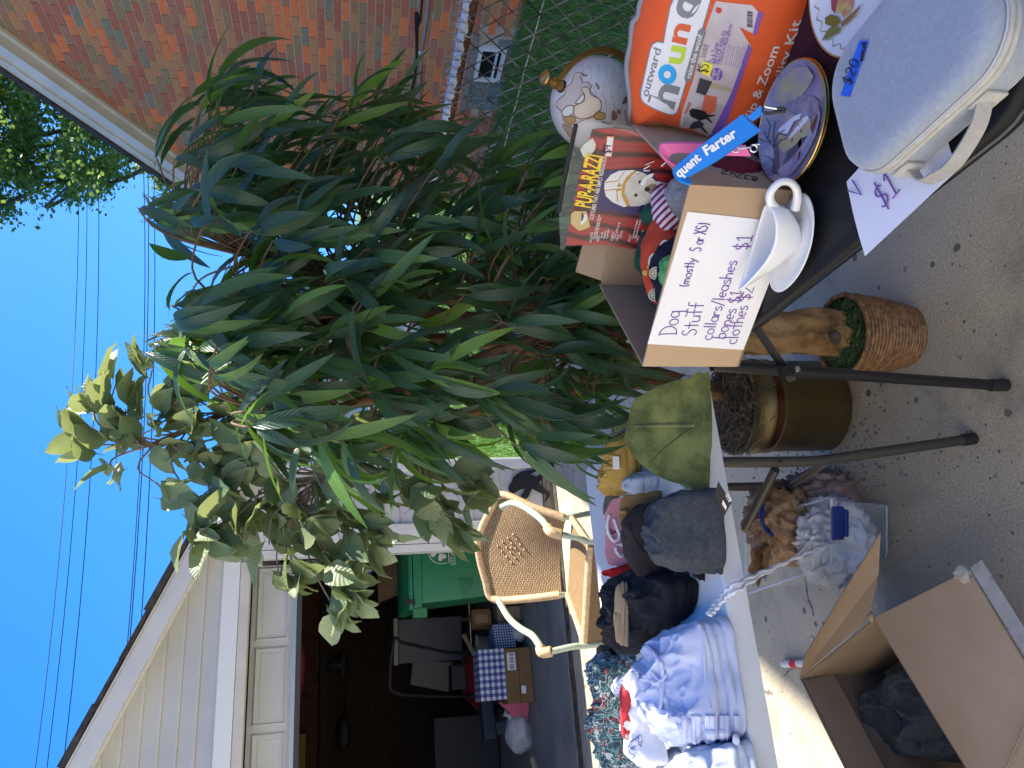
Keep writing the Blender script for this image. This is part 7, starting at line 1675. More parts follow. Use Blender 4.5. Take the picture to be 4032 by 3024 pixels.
def edge_k(q):
    a, b_ = (q - oc_).dot(e1), (q - oc_).dot(e2b); th = math.atan2(b_, a); best = 1e9
    # radial distance of the outline along th
    for i in range(len(u_)):
        (x0, y0), (x1, y1) = u_[i - 1], u_[i]; c_, s_ = math.cos(th), math.sin(th)
        den = (x1 - x0) * s_ - (y1 - y0) * c_
        if abs(den) < 1e-9: continue
        t = (y0 * c_ - x0 * s_) / den
        if 0 <= t <= 1:
            r = (x0 + (x1 - x0) * t) * c_ + (y0 + (y1 - y0) * t) * s_
            if r > 0: best = min(best, r)
    return min(1.0, math.hypot(a, b_) / best)
def puff(q):
    k = edge_k(q); a, b_ = (q - oc_).dot(e1), (q - oc_).dot(e2b)
    return .030 * (1 - k ** 5) + (.004 * mnoise.noise((a * 14, b_ * 9, 3)) + .003 * mnoise.noise((a * 6 + b_ * 20, b_ * 8, 8))) * (1 - k ** 3) + (.006 * mnoise.noise((a * 30 + 2, b_ * 16, 1)) * k ** 2 * (1 - k ** 8))
OF.puff = puff
m_orng = fab('orange_nylon', (0.62, 0.085, 0.018), (0.66, 0.10, 0.022), 10, .55, 700, .1, .1)
so_ = smooth_pts(ob, 6, closed=True); n = len(so_)
vs, fs = [], []
for k in range(15):
    r = 1 - k / 14
    for p in so_: q = oc_ + (p - oc_) * max(r, .001); vs.append(OF.surf(q, 0))
for k in range(14): fs += [(k * n + i, k * n + (i + 1) % n, (k + 1) * n + (i + 1) % n, (k + 1) * n + i) for i in range(n)]
bk0 = len(vs)
for k in range(7):
    r = 1 - k / 7.0 * .999
    for p in so_:
        q = oc_ + (p - oc_) * r; kk = r; vs.append(q - bn_n * (.002 + .055 * (1 - kk ** 3)))
fs += [(i, bk0 + i, bk0 + (i + 1) % n, (i + 1) % n) for i in range(n)]
for k in range(6): fs += [(bk0 + k * n + i, bk0 + (k + 1) * n + i, bk0 + (k + 1) * n + (i + 1) % n, bk0 + k * n + (i + 1) % n) for i in range(n)]
mb = MB(); mb.add(vs, fs); ob_ = mb.build('kit_bag', m_orng, smooth='all'); tag(ob_, 'orange fabric dog agility kit bag leaning behind the plates', 'bag')
def odec(name, pts, mat, off, par=None, cuts=4): mb = MB(); decal(mb, OF, [cH(*p) for p in pts], off, cuts); return mb.build(name, mat, par or ob_, smooth=False)
mb = MB(); mb.tube(smooth_pts([OF.P(*cH(x, y), -.002) for x, y in [(200, 1310), (225, 1100), (190, 800), (195, 640), (230, 480), (250, 260), (310, 180), (330, 60), (400, -150)]], 5), .005, 8); mb.build('grey_piping', M('grey_webbing', (.20, .21, .25), .7), ob_, smooth=True)
panel_pts = [(740, -120), (690, 0), (650, 200), (618, 385), (545, 378), (500, 405), (475, 460), (362, 950), (365, 1005), (395, 1045), (650, 1155), (700, 1168), (745, 1140), (770, 1080), (860, 770), (1075, 60), (1120, -110)]
m_lgrey = M('print_mid_grey', (.17, .18, .20), .5)
lp = odec('logo_border', expand(panel_pts, 14), m_lgrey, .0008); odec('logo_panel', panel_pts, M('print_panel_white', (.66, .66, .70), .5), .0013, lp)
def oprint(name, txt, p0, p1, h, mat, off=.0019, bold=0.0, par=None):
    mb = MB(); print_on(mb, txt, OF.hit(*cH(*p0)), OF.hit(*cH(*p1)), bn_n, bold, height=h, surf=OF.surf, off=off); return mb.build(name, mat, par or ob_)
mpx = lambda a, b_: (OF.hit(*cH(*a)) - OF.hit(*cH(*b_))).length
oprint('logo_outward', 'outward', (440, 985), (590, 450), mpx((395, 960), (470, 985)) * 1.05, m_lgrey, bold=.012, par=lp)
H1 = mpx((465, 950), (715, 1100)) * 1.0
for chx, p0, p1, mat_, hk in (('h', (712, 1100), (785, 855), m_lgrey, 1.0), ('u', (815, 610), (855, 420), pmat('print_lime', (.42, .58, .03)), .74), ('n', (850, 395), (905, 190), pmat('print_orange_red', (.60, .09, .02)), .74), ('d', (905, 150), (1010, -70), m_lgrey, 1.0)):
    oprint('logo_letter', chx, p0, p1, H1 * hk * (.98 if chx in 'hd' else .98), mat_, bold=.03, par=lp)
cx, cy = 656, 718
ringp_ = [(cx + 100 * math.cos(k * .2618), cy + 112 * math.sin(k * .2618)) for k in range(24)]; inn_ = [(cx + 38 * math.cos(k * .2618), cy + 42 * math.sin(k * .2618)) for k in range(24)]
odec('logo_letter', ringp_, pmat('print_cyan', (.0, .33, .72)), .0019, lp); odec('logo_letter_hole', inn_, M('print_panel_white2', (.66, .66, .70), .5), .0024, lp)
odec('tagline_bar', [(838, 750), (870, 640), (985, 250), (1010, 222), (1045, 222), (1070, 262), (1050, 330), (915, 770), (885, 802), (850, 795)], m_lgrey, .0021, lp)
oprint('tagline', 'raise the woof', (905, 755), (1035, 285), mpx((865, 700), (905, 715)) * 1.25, m_pwhite, .0028, .02, lp)
lblp = [(1175, -60), (1150, 0), (1045, 290), (985, 560), (930, 780), (820, 1100), (768, 1350), (900, 1340), (990, 1400), (1105, 1470), (1150, 1400), (1270, 1270), (1440, 760), (1560, 420), (1430, 205), (1610, 285), (1680, 60), (1620, 40), (1560, -20)]
m_lab, N, L, b = nodes_of('printed_label'); cc = coord(N, L, 'World'); L.new(ramp(N, L, noise_n(N, L, cc, 18, 5), [(.3, (.42, .36, .37)), (.7, (.56, .50, .50))]), b.inputs['Base Color']); b.inputs['Roughness'].default_value = .35
lb2 = odec('product_label', lblp, m_lab, .0009)
m_violet = pmat('print_violet', (.17, .07, .36))
odec('label_band', [(1525, 380), (1565, 430), (1460, 740), (1280, 1275), (1165, 1400), (1105, 1480), (1095, 1430), (1190, 1230), (1350, 900)], m_violet, .0014, lb2); odec('label_band', [(1628, 40), (1685, 60), (1610, 290), (1570, 270)], m_violet, .0014, lb2)
odec('photo_window', [(985, 735), (1150, 760), (1080, 960), (940, 930)], pmat('print_frame', (.45, .38, .36)), .0014, lb2); odec('photo_window_pane', [(1005, 750), (1140, 790), (1065, 940), (962, 905)], pmat('print_charcoal', (.03, .025, .03)), .0019, lb2)
odec('photo_floor', [(1060, 1000), (1290, 1060), (1230, 1180), (1010, 1330), (800, 1330), (830, 1180), (930, 1100)], pmat('print_floor', (.38, .36, .36)), .0012, lb2)
odec('photo_chair', [(1060, 930), (1190, 960), (1170, 1110), (1110, 1150), (1020, 1100), (1040, 1020)], pmat('print_chair', (.55, .11, .05)), .0019, lb2)
odec('photo_dog', [(890, 1110), (920, 1080), (1000, 1090), (1060, 1110), (1090, 1150), (1170, 1150), (1165, 1165), (1095, 1180), (1135, 1240), (1130, 1250), (1070, 1200), (1000, 1220), (920, 1180), (900, 1160)], m_pblk, .0024, lb2)
odec('photo_dog', [(895, 1300), (930, 1240), (1000, 1215), (1050, 1260), (1030, 1290), (1080, 1380), (1060, 1395), (1000, 1310), (940, 1340), (880, 1345)], pmat('print_blue_black', (.03, .03, .045)), .0024, lb2)
odec('photo_arm', [(830, 1140), (860, 1080), (885, 1010), (915, 1020), (880, 1110), (850, 1150)], pmat('print_skin', (.40, .17, .12)), .0022, lb2)
odec('photo_rug', [(1100, 800), (1160, 810), (1360, 880), (1340, 910), (1130, 860)], pmat('print_sand', (.42, .34, .20)), .0016, lb2)
odec('round_badge', [(1185 + 76 * math.cos(k * .35), 706 + 84 * math.sin(k * .35)) for k in range(18)], m_pwhite, .0024, lb2); odec('round_badge', [(1185 + 68 * math.cos(k * .35), 706 + 76 * math.sin(k * .35)) for k in range(18)], m_violet, .0029, lb2)
for tx, p0, p1 in (('Engage', (1150, 755), (1172, 645)), ('&', (1186, 715), (1192, 695)), ('Exercise', (1202, 775), (1228, 650))): oprint('badge_text', tx, p0, p1, .0052, m_pwhite, .0036, 0, lb2)
ys = odec('price_note', [(1042, 560), (1152, 600), (1112, 732), (1003, 683)], pmat('note_yellow', (.80, .72, .05)), .0036, ob_)
mb = MB(); write_on(mb, '$5', OF.hit(*cH(1088, 695)), OF.hit(*cH(1110, 595)), bn_n, .017, .0007, surf=OF.surf, off=.0042); mb.build('price_writing', m_ink, ys)
for tx, p0, p1, h, mt in (('Zip & Zoom', (1160, 590), (1215, 375), .009, m_violet), ('INDOOR Agility Kit', (1205, 600), (1300, 245), .009, m_violet), ('3 Obstacles for indoor agility fun!', (1235, 605), (1358, 175), .006, m_violet), ('hound', (1065, 535), (1105, 400), .012, m_lgrey)): oprint('label_text', tx, p0, p1, h, mt, .0018, .0, lb2)
mb = MB()
for k in range(9):
    x0 = 1265 + 22 * k; p0, p1 = (x0, 600 + 6 * k), (x0 + 60 + ru(-8, 8), 380 + ru(0, 60)); a, b_ = OF.surf(OF.hit(*cH(*p0)), .0016), OF.surf(OF.hit(*cH(*p1)), .0016); mb.tube([a, (a + b_) / 2, b_], .0005, 3, cap=False)
mb.build('fine_print', pmat('print_soft_violet', (.28, .2, .4)), lb2)
mb = MB(); x = 0
while x < 1:
    w_ = ru(.02, .06); q = lambda s_, t_: cH(1530 + 60 * s_ - 12 * t_ * 0, 190 - 150 * t_ + 15 * s_)
    decal(mb, OF, [(lambda a, b2: cH(1510 + 22 * b2 * 0 + 60 * a, 195 - 160 * b2 + 12 * a))(*p) for p in ((0, x), (1, x), (1, min(1, x + w_)), (0, min(1, x + w_)))], .0016); x += w_ + ru(.02, .05)
mb.build('barcode', m_ink, lb2)
odec('red_badge', [(1180, 0), (1235, 10), (1240, 50), (1205, 70), (1170, 45)], pmat('print_red', (.5, .04, .03)), .0016, lb2)
oprint('bag_title', 'Zip & Zoom', (1550, 1262), (1862, 430), mpx((1905, 300), (2010, 320)) * .98, m_pwhite, .0014, .012)
oprint('bag_title', 'Indoor Agility Kit', (1660, 1515), (2088, 180), mpx((1905, 300), (2010, 320)) * .98, m_pwhite, .0014, .012)
mb = MB()
for sx_ in (0, 14): mb.tube([OF.P(*cH(172 + sx_, 1190), .003), OF.P(*cH(190 + sx_, 1310), .003)], .0018, 6)
mb.build('zip_pull', M('zip_steel', (.4, .4, .42), .3, metal=.9), ob_, smooth=True)

# ---- key straps over the carton corner
m_blue = fab('bright_blue_strap', (.005, .17, .62), (.006, .19, .66), 20, .5, 500, .15, .1)
m_pinks = fab('pink_rubber_strap', (.62, .13, .34), (.66, .16, .38), 20, .5, 300, .05, 0)
m_ring = M('nickel', (.55, .55, .56), .2, metal=1)
def ribbon(name, top, bot_, thick, mat, par):
    """strap from two rows of points (upper edge, lower edge)"""
    a, b_ = smooth_pts(top, 8), smooth_pts(bot_, 8); n_ = len(a) - 1
    mb = MB(); mb.grid(lambda u, v: a[round(u * n_)] * (1 - v) + b_[round(u * n_)] * v, n_, 3, thick); return mb.build(name, mat, par, smooth=True)
kb = thing('key_strap', 'bright blue key strap with white lettering and a carabiner', 'key strap', B_ + up)
zR = lambda x, y, z: onz(x, y, z)
def dpt(x, y, t): return CP + ray(*cB(x, y)) * t
# distances from the camera along each ray: the strap lies from the carton's corner up on to the bag
tL, tR = (B_ + up - CP).length - .012, (B_ + up - CP).length - .03
top = [dpt(600, 1040, tL), dpt(430, 960, tL - .006), dpt(362, 820, tL - .012), dpt(470, 690, tL - .016), dpt(800, 430, tL - .022), dpt(1370, 0, tR)]
bot_ = [dpt(640, 1000, tL + .010), dpt(560, 930, tL + .004), dpt(530, 910, tL - .002), dpt(640, 850, tL - .010), dpt(1000, 650, tL - .018), dpt(1600, 235, tR + .004)]
rb = ribbon('strap', top, bot_, .004, m_blue, kb)
back_top = [p + (p - CP).normalized() * .010 + V((0, 0, -.003)) for p in top[2:]]; back_bot = [p + (p - CP).normalized() * .010 + V((0, 0, -.004)) for p in bot_[2:]]
ribbon('strap_back', back_top, back_bot, .004, m_blue, kb)
fpl = Face((top[4] + bot_[4]) / 2, (top[5] - top[3]).cross(bot_[3] - top[3]).normalized())
if fpl.n.dot(CP - fpl.o) < 0: fpl.n = -fpl.n
m_strapw = M('strap_lettering', (.66, .68, .75), .5)
mb = MB()
for tx, p0, p1 in (('quent', (455, 915), (780, 640)), ('Farter', (850, 590), (1300, 300))):
    print_on(mb, tx, fpl.hit(*cB(*p0)), fpl.hit(*cB(*p1)), fpl.n, .035, height=(fpl.hit(*cB(775, 470)) - fpl.hit(*cB(850, 590))).length, off=.0045)
mb.build('lettering', m_strapw, rb)
mb = MB(); pts = [dpt(x, y, tR - .002) for x, y in [(1480, 60), (1560, 10), (1640, -60), (1660, -95)]]; mb.grid(lambda u, v: smooth_pts(pts, 4)[round(u * 12)] + fpl.n * .001 + (bot_[5] - top[5]).normalized() * (.010 * (v - .5)), 12, 2, .003); mb.build('loop', m_blue, kb, smooth=True)
cP2 = crop(2900, 150, .3617)
mb = MB(); mb.tube(smooth_pts([CP + ray(*cP2(x, y)) * (tR - .004) for x, y in [(300, 745), (280, 790), (340, 820), (430, 805), (505, 800), (525, 785), (500, 762), (440, 768)]], 5), .0024, 8); cbn = mb.build('carabiner', m_mat, kb, smooth=True)
mb = MB(); mb.tube([CP + ray(*cP2(x, y)) * (tR - .004) for x, y in [(300, 745), (440, 770)]], .0022, 8); mb.build('carabiner_gate', m_ring, cbn, smooth=True)
kp = thing('key_strap', 'pink rubber key strap with black lettering and a steel ring', 'key strap', B_ + up * .9)
tp_ = tL + .022
top = [dpt(390, 770, tp_ + .03), dpt(250, 670, tp_ + .012), dpt(168, 540, tp_), dpt(180, 430, tp_ - .003), dpt(260, 402, tp_ - .004), dpt(520, 402, tp_), dpt(900, 410, tp_ + .006), dpt(1420, 440, tp_ + .012)]
bot_ = [dpt(400, 760, tp_ + .04), dpt(320, 670, tp_ + .026), dpt(300, 600, tp_ + .016), dpt(330, 560, tp_ + .012), dpt(400, 540, tp_ + .010), dpt(600, 540, tp_ + .012), dpt(1000, 575, tp_ + .016), dpt(1500, 590, tp_ + .02)]
rp = ribbon('strap', top, bot_, .004, m_pinks, kp)
fpp = Face((top[5] + bot_[5]) / 2, (top[6] - top[4]).cross(bot_[4] - top[4]).normalized())
if fpp.n.dot(CP - fpp.o) < 0: fpp.n = -fpp.n
mb = MB(); print_on(mb, 'PVS', fpp.hit(*cB(330, 495)), fpp.hit(*cB(740, 530)), fpp.n, .04, height=(fpp.hit(*cB(290, 415)) - fpp.hit(*cB(330, 495))).length, off=.0035); mb.build('lettering', m_ink, rp)
mb = MB(); mb.tube([dpt(1275 + 58 * math.cos(k * .5), 512 + 38 * math.sin(k * .5), tp_ + .004) for k in range(13)], .0011, 6, closed=True); mb.build('eyelet', m_ring, rp)
mb = MB(); mb.tube([dpt(1540 + 48 * math.cos(k * .5), 495 + 50 * math.sin(k * .5), tp_ + .004) for k in range(13)], .0015, 6, closed=True); mb.tube([dpt(1310, 500, tp_), dpt(1480, 480, tp_)], .0012, 5); mb.tube([dpt(1560, 440, tp_), dpt(1630, 432, tp_)], .0012, 5); mb.build('split_ring', m_ring, kp, smooth=True)

# ---- plates
m_glaze = M('white_glaze', (.66, .66, .68), .12, coat=.5); m_goldr = M('gold_rim', (.52, .34, .10), .25, metal=.9)
pc_, prr = onz(3131 / SD, 486 / SD, .766), .0868
def plate(name, label, c, r, mat, tilt=(0, 0), par_mat=None, thick=.016, rimm=m_goldr):
    ax = V((tilt[0], tilt[1], 1)).normalized(); mb = MB()
    mb.lathe([(0, 0), (r * .55, 0), (r * .62, .003), (r * .97, thick), (r, thick + .002), (r * .985, thick + .0045), (r * .80, thick * .72), (r * .6, .0065), (0, .006)], c, 56, axis=ax); o = mb.build(name, mat, smooth=True); tag(o, label, 'plate')
    mb = MB(); q = V(c) + ax * (thick + .0035); m = ax.to_track_quat('Z', 'Y').to_matrix(); mb.tube([q + m @ V((r * .997 * math.cos(k * .1122), r * .997 * math.sin(k * .1122), 0)) for k in range(56)], .0016, 6, closed=True); mb.build('gold_rim', rimm, o, smooth=True); return o, ax
# a stack of three picture plates; only the top picture shows
m_dusk, N, L, b = nodes_of('dusk_print'); cc = coord(N, L, 'World')
L.new(ramp(N, L, noise_n(N, L, cc, 13, 6, .6, 1.2), [(.25, (.07, .075, .19)), (.42, (.17, .16, .30)), (.58, (.28, .24, .28)), (.75, (.36, .31, .22))]), b.inputs['Base Color']); b.inputs['Roughness'].default_value = .1
plate('plate', 'lowest picture plate with a green and violet rim under the snow scene plate', (pc_.x + .012, pc_.y + .010, TZ + .001), prr, M('green_print', (.10, .14, .08), .15, (.22, .16, .26), 20, 4), (0, 0))
plate('plate', 'gold rimmed picture plate in the middle of the stack by the gravy boat', (pc_.x + .004, pc_.y + .004, TZ + .010), prr, m_glaze, (0, 0))
PLT = (.0, .0)
pz = TZ + .019
tpl, _ = plate('plate', 'top picture plate showing a snowy house among bare trees at dusk', (pc_.x, pc_.y, pz), prr, m_dusk, PLT, thick=.012)
PF = Face((pc_.x, pc_.y, pz + .0068), (0, 0, 1)); PF.puff = lambda q: (.0005 if (q - V((pc_.x, pc_.y, q.z))).length < prr * .6 else .0005 + .0085 * ((q - V((pc_.x, pc_.y, q.z))).length / prr - .6) / .38)
def pdec(name, pts, mat, off, cuts=3): mb = MB(); decal(mb, PF, [cP2(*p) for p in pts], off, cuts); return mb.build(name, mat, tpl)
m_snow = M('print_snow', (.30, .30, .44), .15, (.17, .16, .30), 40, 4); m_hwall = pmat('print_house_wall', (.33, .30, .20), .2); m_hroof = pmat('print_snow_roof', (.52, .56, .74), .2); m_hwin = pmat('print_lit_window', (.50, .28, .12), .2); m_dkt = pmat('print_tree', (.055, .055, .10), .2); m_mist = M('print_mist', (.22, .20, .30), .15, (.10, .10, .17), 60, 5); m_rust = pmat('print_cart', (.10, .02, .025), .2)
pdec('sky_print', [(700, 320), (820, 310), (880, 420), (720, 620), (520, 720), (420, 640), (520, 460)], M('print_sky', (.36, .31, .20), .12, (.22, .19, .29), 26, 5), .0004)
pdec('hill_print', [(560, 700), (720, 620), (850, 640), (930, 700), (900, 820), (760, 880), (640, 850), (540, 780)], m_mist, .0006)
pdec('snow_print', [(930, 760), (960, 850), (900, 1060), (800, 1260), (650, 1480), (560, 1530), (480, 1440), (620, 1270), (700, 1100), (840, 900)], m_snow, .0008)
pdec('house_print', [(465, 1030), (560, 1080), (750, 900), (820, 870), (810, 1000), (770, 1090), (610, 1190), (520, 1250), (470, 1180)], m_hwall, .0012)
pdec('house_print', [(460, 1010), (480, 980), (640, 850), (720, 820), (700, 880), (640, 900), (570, 1040), (520, 1040)], m_hroof, .0016)
pdec('house_print', [(720, 880), (790, 840), (800, 880), (700, 990), (590, 1100), (585, 1080)], m_hroof, .0015)
for x, y in ((605, 1040), (640, 1000), (690, 950), (720, 910), (620, 1120), (660, 1090), (720, 1020), (750, 980)): pdec('house_window', [(x - 12, y + 12), (x - 4, y - 22), (x + 12, y - 30), (x + 6, y + 6)], m_hwin if (x + y) % 3 else m_dkt, .0020, 0)
pdec('bush_print', [(560, 1260), (640, 1180), (720, 1090), (790, 1060), (700, 1200), (600, 1320), (520, 1400)], m_dkt, .0018)
pdec('tree_print', [(430, 1150), (450, 1180), (480, 1340), (500, 1490), (460, 1480), (440, 1300), (415, 1160)], m_dkt, .0020)
for pts in ([(435, 1200), (380, 1100), (350, 1020)], [(435, 1180), (420, 1050), (440, 900)], [(430, 1160), (460, 1060), (540, 1000)], [(400, 1130), (330, 1120), (310, 1090)], [(380, 1100), (400, 960), (380, 880)], [(435, 1190), (490, 1120), (560, 1090)]):
    mb = MB(); mb.tube([PF.P(*cP2(*p), .002) for p in pts], .0008, 4); mb.build('branch_print', m_dkt, tpl)
pdec('undergrowth_print', [(310, 1260), (370, 1280), (430, 1340), (450, 1480), (400, 1500), (340, 1400)], M('print_dark_shrub', (.06, .07, .15), .2, (.2, .22, .36), 120, 4), .0014)
pdec('cart_print', [(820, 960), (880, 850), (915, 830), (905, 900), (860, 1020), (840, 1050)], m_rust, .0016); pdec('figure_print', [(680, 1150), (715, 1080), (725, 1150), (700, 1200)], m_rust, .0018); pdec('figure_print', [(690, 1250), (715, 1220), (705, 1330), (690, 1310)], m_rust, .0018)
# fruit plate (upper right)
fp = onz(3300 / SD, -20 / SD, TZ + .03); fpc = V((.868, .640, TZ + .022))
mb = MB(); mb.grid(lambda u, v: V((.72 + .30 * u, .50 + .36 * v, TZ + .0015 + .001 * mnoise.noise((u * 9, v * 9, 0)))), 12, 12, .003); tag(mb.build('placemat', fab('maroon_cloth', (.045, .008, .014), (.06, .012, .018), 20)), 'dark maroon cloth lying under the fruit plate', 'cloth')
c1_ = crop(2688, 0, .6076)
edge3 = [onz(*c1_(x, y), TZ + .03) for x, y in ((835, 30), (868, 230), (962, 338))]
(ax_, ay_), (bx_, by_), (cx_, cy_) = [(p.x, p.y) for p in edge3]
dd = 2 * (ax_ * (by_ - cy_) + bx_ * (cy_ - ay_) + cx_ * (ay_ - by_))
ux = ((ax_ ** 2 + ay_ ** 2) * (by_ - cy_) + (bx_ ** 2 + by_ ** 2) * (cy_ - ay_) + (cx_ ** 2 + cy_ ** 2) * (ay_ - by_)) / dd
uy = ((ax_ ** 2 + ay_ ** 2) * (cx_ - bx_) + (bx_ ** 2 + by_ ** 2) * (ax_ - cx_) + (cx_ ** 2 + cy_ ** 2) * (bx_ - ax_)) / dd
rr_ = math.hypot(ax_ - ux, ay_ - uy)
print('fruit plate circle', ux, uy, rr_)
dirx = (V((ux, uy, 0)) - edge3[1]); dirx.z = 0; dirx.normalize(); rr_ = .128; fc = V((edge3[1].x, edge3[1].y, TZ + .008)) + dirx * rr_
fpl_, _ = plate('plate', 'white dinner plate with a fruit picture and scrolled rim beyond the grey case', fc, rr_, m_glaze, (0, 0), thick=.02)
PF2 = Face(fc + V((0, 0, .009)), (0, 0, 1)); PF2.puff = lambda q: .0165 * max(0, ((q - V((fc.x, fc.y, q.z))).length / rr_ - .6) / .4) ** 1.2 
m_olv = pmat('print_pear', (.17, .13, .03), .2)
def fdec(name, pts, mat, off): mb = MB(); decal(mb, PF2, [c1_(*p) for p in pts], off, 3); return mb.build(name, mat, fpl_)
fdec('fruit_print', [(965, 120), (990, 95), (1030, 110), (1050, 150), (1010, 175), (970, 160)], m_olv, .0015)
fdec('leaf_print', [(968, 270), (985, 200), (1010, 170), (1060, 185), (1050, 215), (1010, 245)], pmat('print_leaf', (.16, .17, .05), .2), .0016)
fdec('fruit_print', [(1020, 0), (1110, -10), (1100, 60), (1060, 120), (1040, 90), (1000, 70)], M('print_corn', (.50, .38, .13), .2, (.40, .09, .10), 90, 3), .0013)
fdec('fruit_print', [(985, -10), (1020, 0), (1010, 90), (990, 60)], pmat('print_berry', (.30, .05, .06), .2), .0014)
fdec('leaf_print', [(1050, 150), (1100, 90), (1160, 30), (1150, 60), (1090, 150), (1060, 180)], pmat('print_stem', (.22, .14, .06), .2), .0017)
mb = MB(); pts = []
for k in range(260):
    a = 2 * math.pi * k / 260; r = rr_ * (.90 + .022 * math.sin(34 * a)); pts.append(PF2.surf(V((fc.x + r * math.cos(a), fc.y + r * math.sin(a), PF2.o.z)), .0012))
mb.tube(pts, .0005, 4, closed=True); mb.build('scroll_border', m_goldr, fpl_)

# ---- gravy boat on its saucer
m_porc = M('white_porcelain', (.72, .73, .74), .10, coat=.6)
c4_ = crop(2688, 1008, .6076)
sa = V((.578, .888, TZ)); gx = (V((.65, .80, 0)) - V((.535, .965, 0))).normalized(); gy = V((-gx.y, gx.x, 0))     # long axis: spout (left) -> handle (right)
GS = .76
def gp(u, v, z): return sa + (gx * u + gy * v + V((0, 0, z))) * GS
mb = MB(); rows = [(0, .001), (.30, .001), (.42, .003), (.80, .009), (1.0, .016), (.985, .019), (.78, .0125), (.44, .007), (.40, .010), (.30, .010), (0, .0095)]; nn = 48; vs = []; fs = []
for r, z in rows:
    for k in range(nn):
        a = 2 * math.pi * k / nn; wob = 1 + .05 * math.cos(2 * a) ; vs.append(gp(.098 * r * math.cos(a) * (1 + .10 * max(0, -math.cos(a)) ** 3), .066 * r * math.sin(a), z + (.004 * r * math.cos(a) ** 2)))
for i in range(len(rows) - 1): fs += [(i * nn + k, i * nn + (k + 1) % nn, (i + 1) * nn + (k + 1) % nn, (i + 1) * nn + k) for k in range(nn)]
mb.add(vs, fs); so2 = mb.build('saucer', m_porc, smooth='all'); tag(so2, 'white oval saucer under the gravy boat', 'saucer')
def boat_pt(a, t, inset=0.0):
    """a around, t 0 foot .. 1 lip"""
    ca, sa_ = math.cos(a), math.sin(a)
    bl_ = .034 + .036 * math.sin(min(1, t * 1.25) * math.pi / 2); w_ = .022 + .017 * math.sin(min(1, t * 1.35) * math.pi / 2)
    x = ca * bl_; y = sa_ * w_
    left = max(0, -ca)
    x -= .046 * left ** 3 * t ** 2.2; y *= 1 - .45 * left ** 3 * t
    z = .016 + .066 * t + .016 * left ** 3 * t ** 2 + .008 * max(0, ca) ** 2 * t ** 2 - .006 * (abs(sa_) ** 2) * t
    if inset: x *= 1 - inset / .06; y *= 1 - inset / .035
    return gp(x + .004, y, z)
mb = MB(); nt_, na = 14, 56; rowsb = [[gp(.028 * math.cos(6.2832 * k / na), .020 * math.sin(6.2832 * k / na), .0098) for k in range(na)]]
rowsb += [[boat_pt(6.2832 * k / na, t / nt_) for k in range(na)] for t in range(nt_ + 1)]
rowsb += [[boat_pt(6.2832 * k / na, 1, .0022) + V((0, 0, .0012)) for k in range(na)]] + [[boat_pt(6.2832 * k / na, t / nt_, .004) for k in range(na)] for t in range(nt_, 1, -1)]
last = rowsb[-1]; cz_ = sum(last, V()) / na; rowsb.append([cz_] * na)
vs = [p for r in rowsb for p in r]; fs = [(i * na + k, i * na + (k + 1) % na, (i + 1) * na + (k + 1) % na, (i + 1) * na + k) for i in range(len(rowsb) - 1) for k in range(na)]
gbt = thing('gravy_boat', 'white porcelain gravy boat with a big looped handle', 'gravy boat', gp(0, 0, .01))
mb.add(vs, fs); mb.build('body', m_porc, gbt, smooth='all')
hp = [gp(.066, 0, .074), gp(.080, -.001, .090), gp(.098, -.002, .096), gp(.116, -.002, .086), gp(.120, -.002, .066), gp(.108, -.001, .046), gp(.088, 0, .036), gp(.066, 0, .034)]
mb = MB(); sp = smooth_pts(hp, 7); mb.tube(sp, [.0075 - .002 * math.sin(math.pi * k / (len(sp) - 1)) for k in range(len(sp))], 12); mb.build('handle', m_porc, gbt, smooth='all')

# ---- price paper under the grey case
m_paper2 = M('lavender_white_paper', (.70, .70, .78), .6)
pz_ = TZ + .0012
pp_ = [onz(*c1_(1062, 1178), pz_), onz(*c1_(1182, 1659), pz_), onz(*c1_(1775, 1105), pz_), onz(*c1_(1690, 900), pz_)]
pp_[3] = pp_[0] + (pp_[2] - pp_[1])
mb = MB(); mb.grid(lambda u, v: bil(pp_[0], pp_[1], pp_[3], pp_[2], u, v) + V((0, 0, .002 * math.sin(3 * u) * (1 - v))), 10, 10, .0004); pap = tag(mb.build('price_paper', m_paper2), 'sheet of paper with a purple one dollar price under the grey case', 'paper')
mb = MB(); nz = V((0, 0, 1))
write_on(mb, '$1', onz(*c1_(1312, 1372), pz_), onz(*c1_(1425, 1225), pz_), nz, .040, .0011, off=.0034); mb.build('handwriting', m_purple_ink, pap); mb = MB(); write_on(mb, 'V', onz(*c1_(1160, 1300), pz_), onz(*c1_(1195, 1218), pz_), nz, .03, .0011, off=.0034)
mb.build('handwriting', m_purple_ink, pap)

# ---- grey zip case
m_casef = fab('grey_heather', (.235, .27, .335), (.285, .32, .385), 160, .9, 260, .35, .4)
m_zipt = M('grey_zip_tape', (.36, .355, .335), .75, (.42, .415, .40), 90, 2, .2, 200, .001)
m_zipl = M('zip_teeth', (.16, .18, .28), .5)
CT = TZ + .076
k1, k2, k3 = onz(*c1_(1075, 1185), CT), onz(*c1_(1905, 395), CT), onz(*c1_(925, 470), CT)      # left end, right front, back-left of the top outline
cxv = (k2 - k1).normalized(); cyv = V((-cxv.y, cxv.x, 0)); cyv = cyv if cyv.dot(k3 - k1) > 0 else -cyv
wlen, dlen = (k2 - k1).length + .034, (k3 - k1).dot(cyv) + .016
corg = k1 - cyv * .004 - cxv * .004
def cpt(x, y, z): return corg + cxv * x + cyv * y + V((0, 0, z - CT))
ol_ = rrect(wlen, dlen, .055, 8)
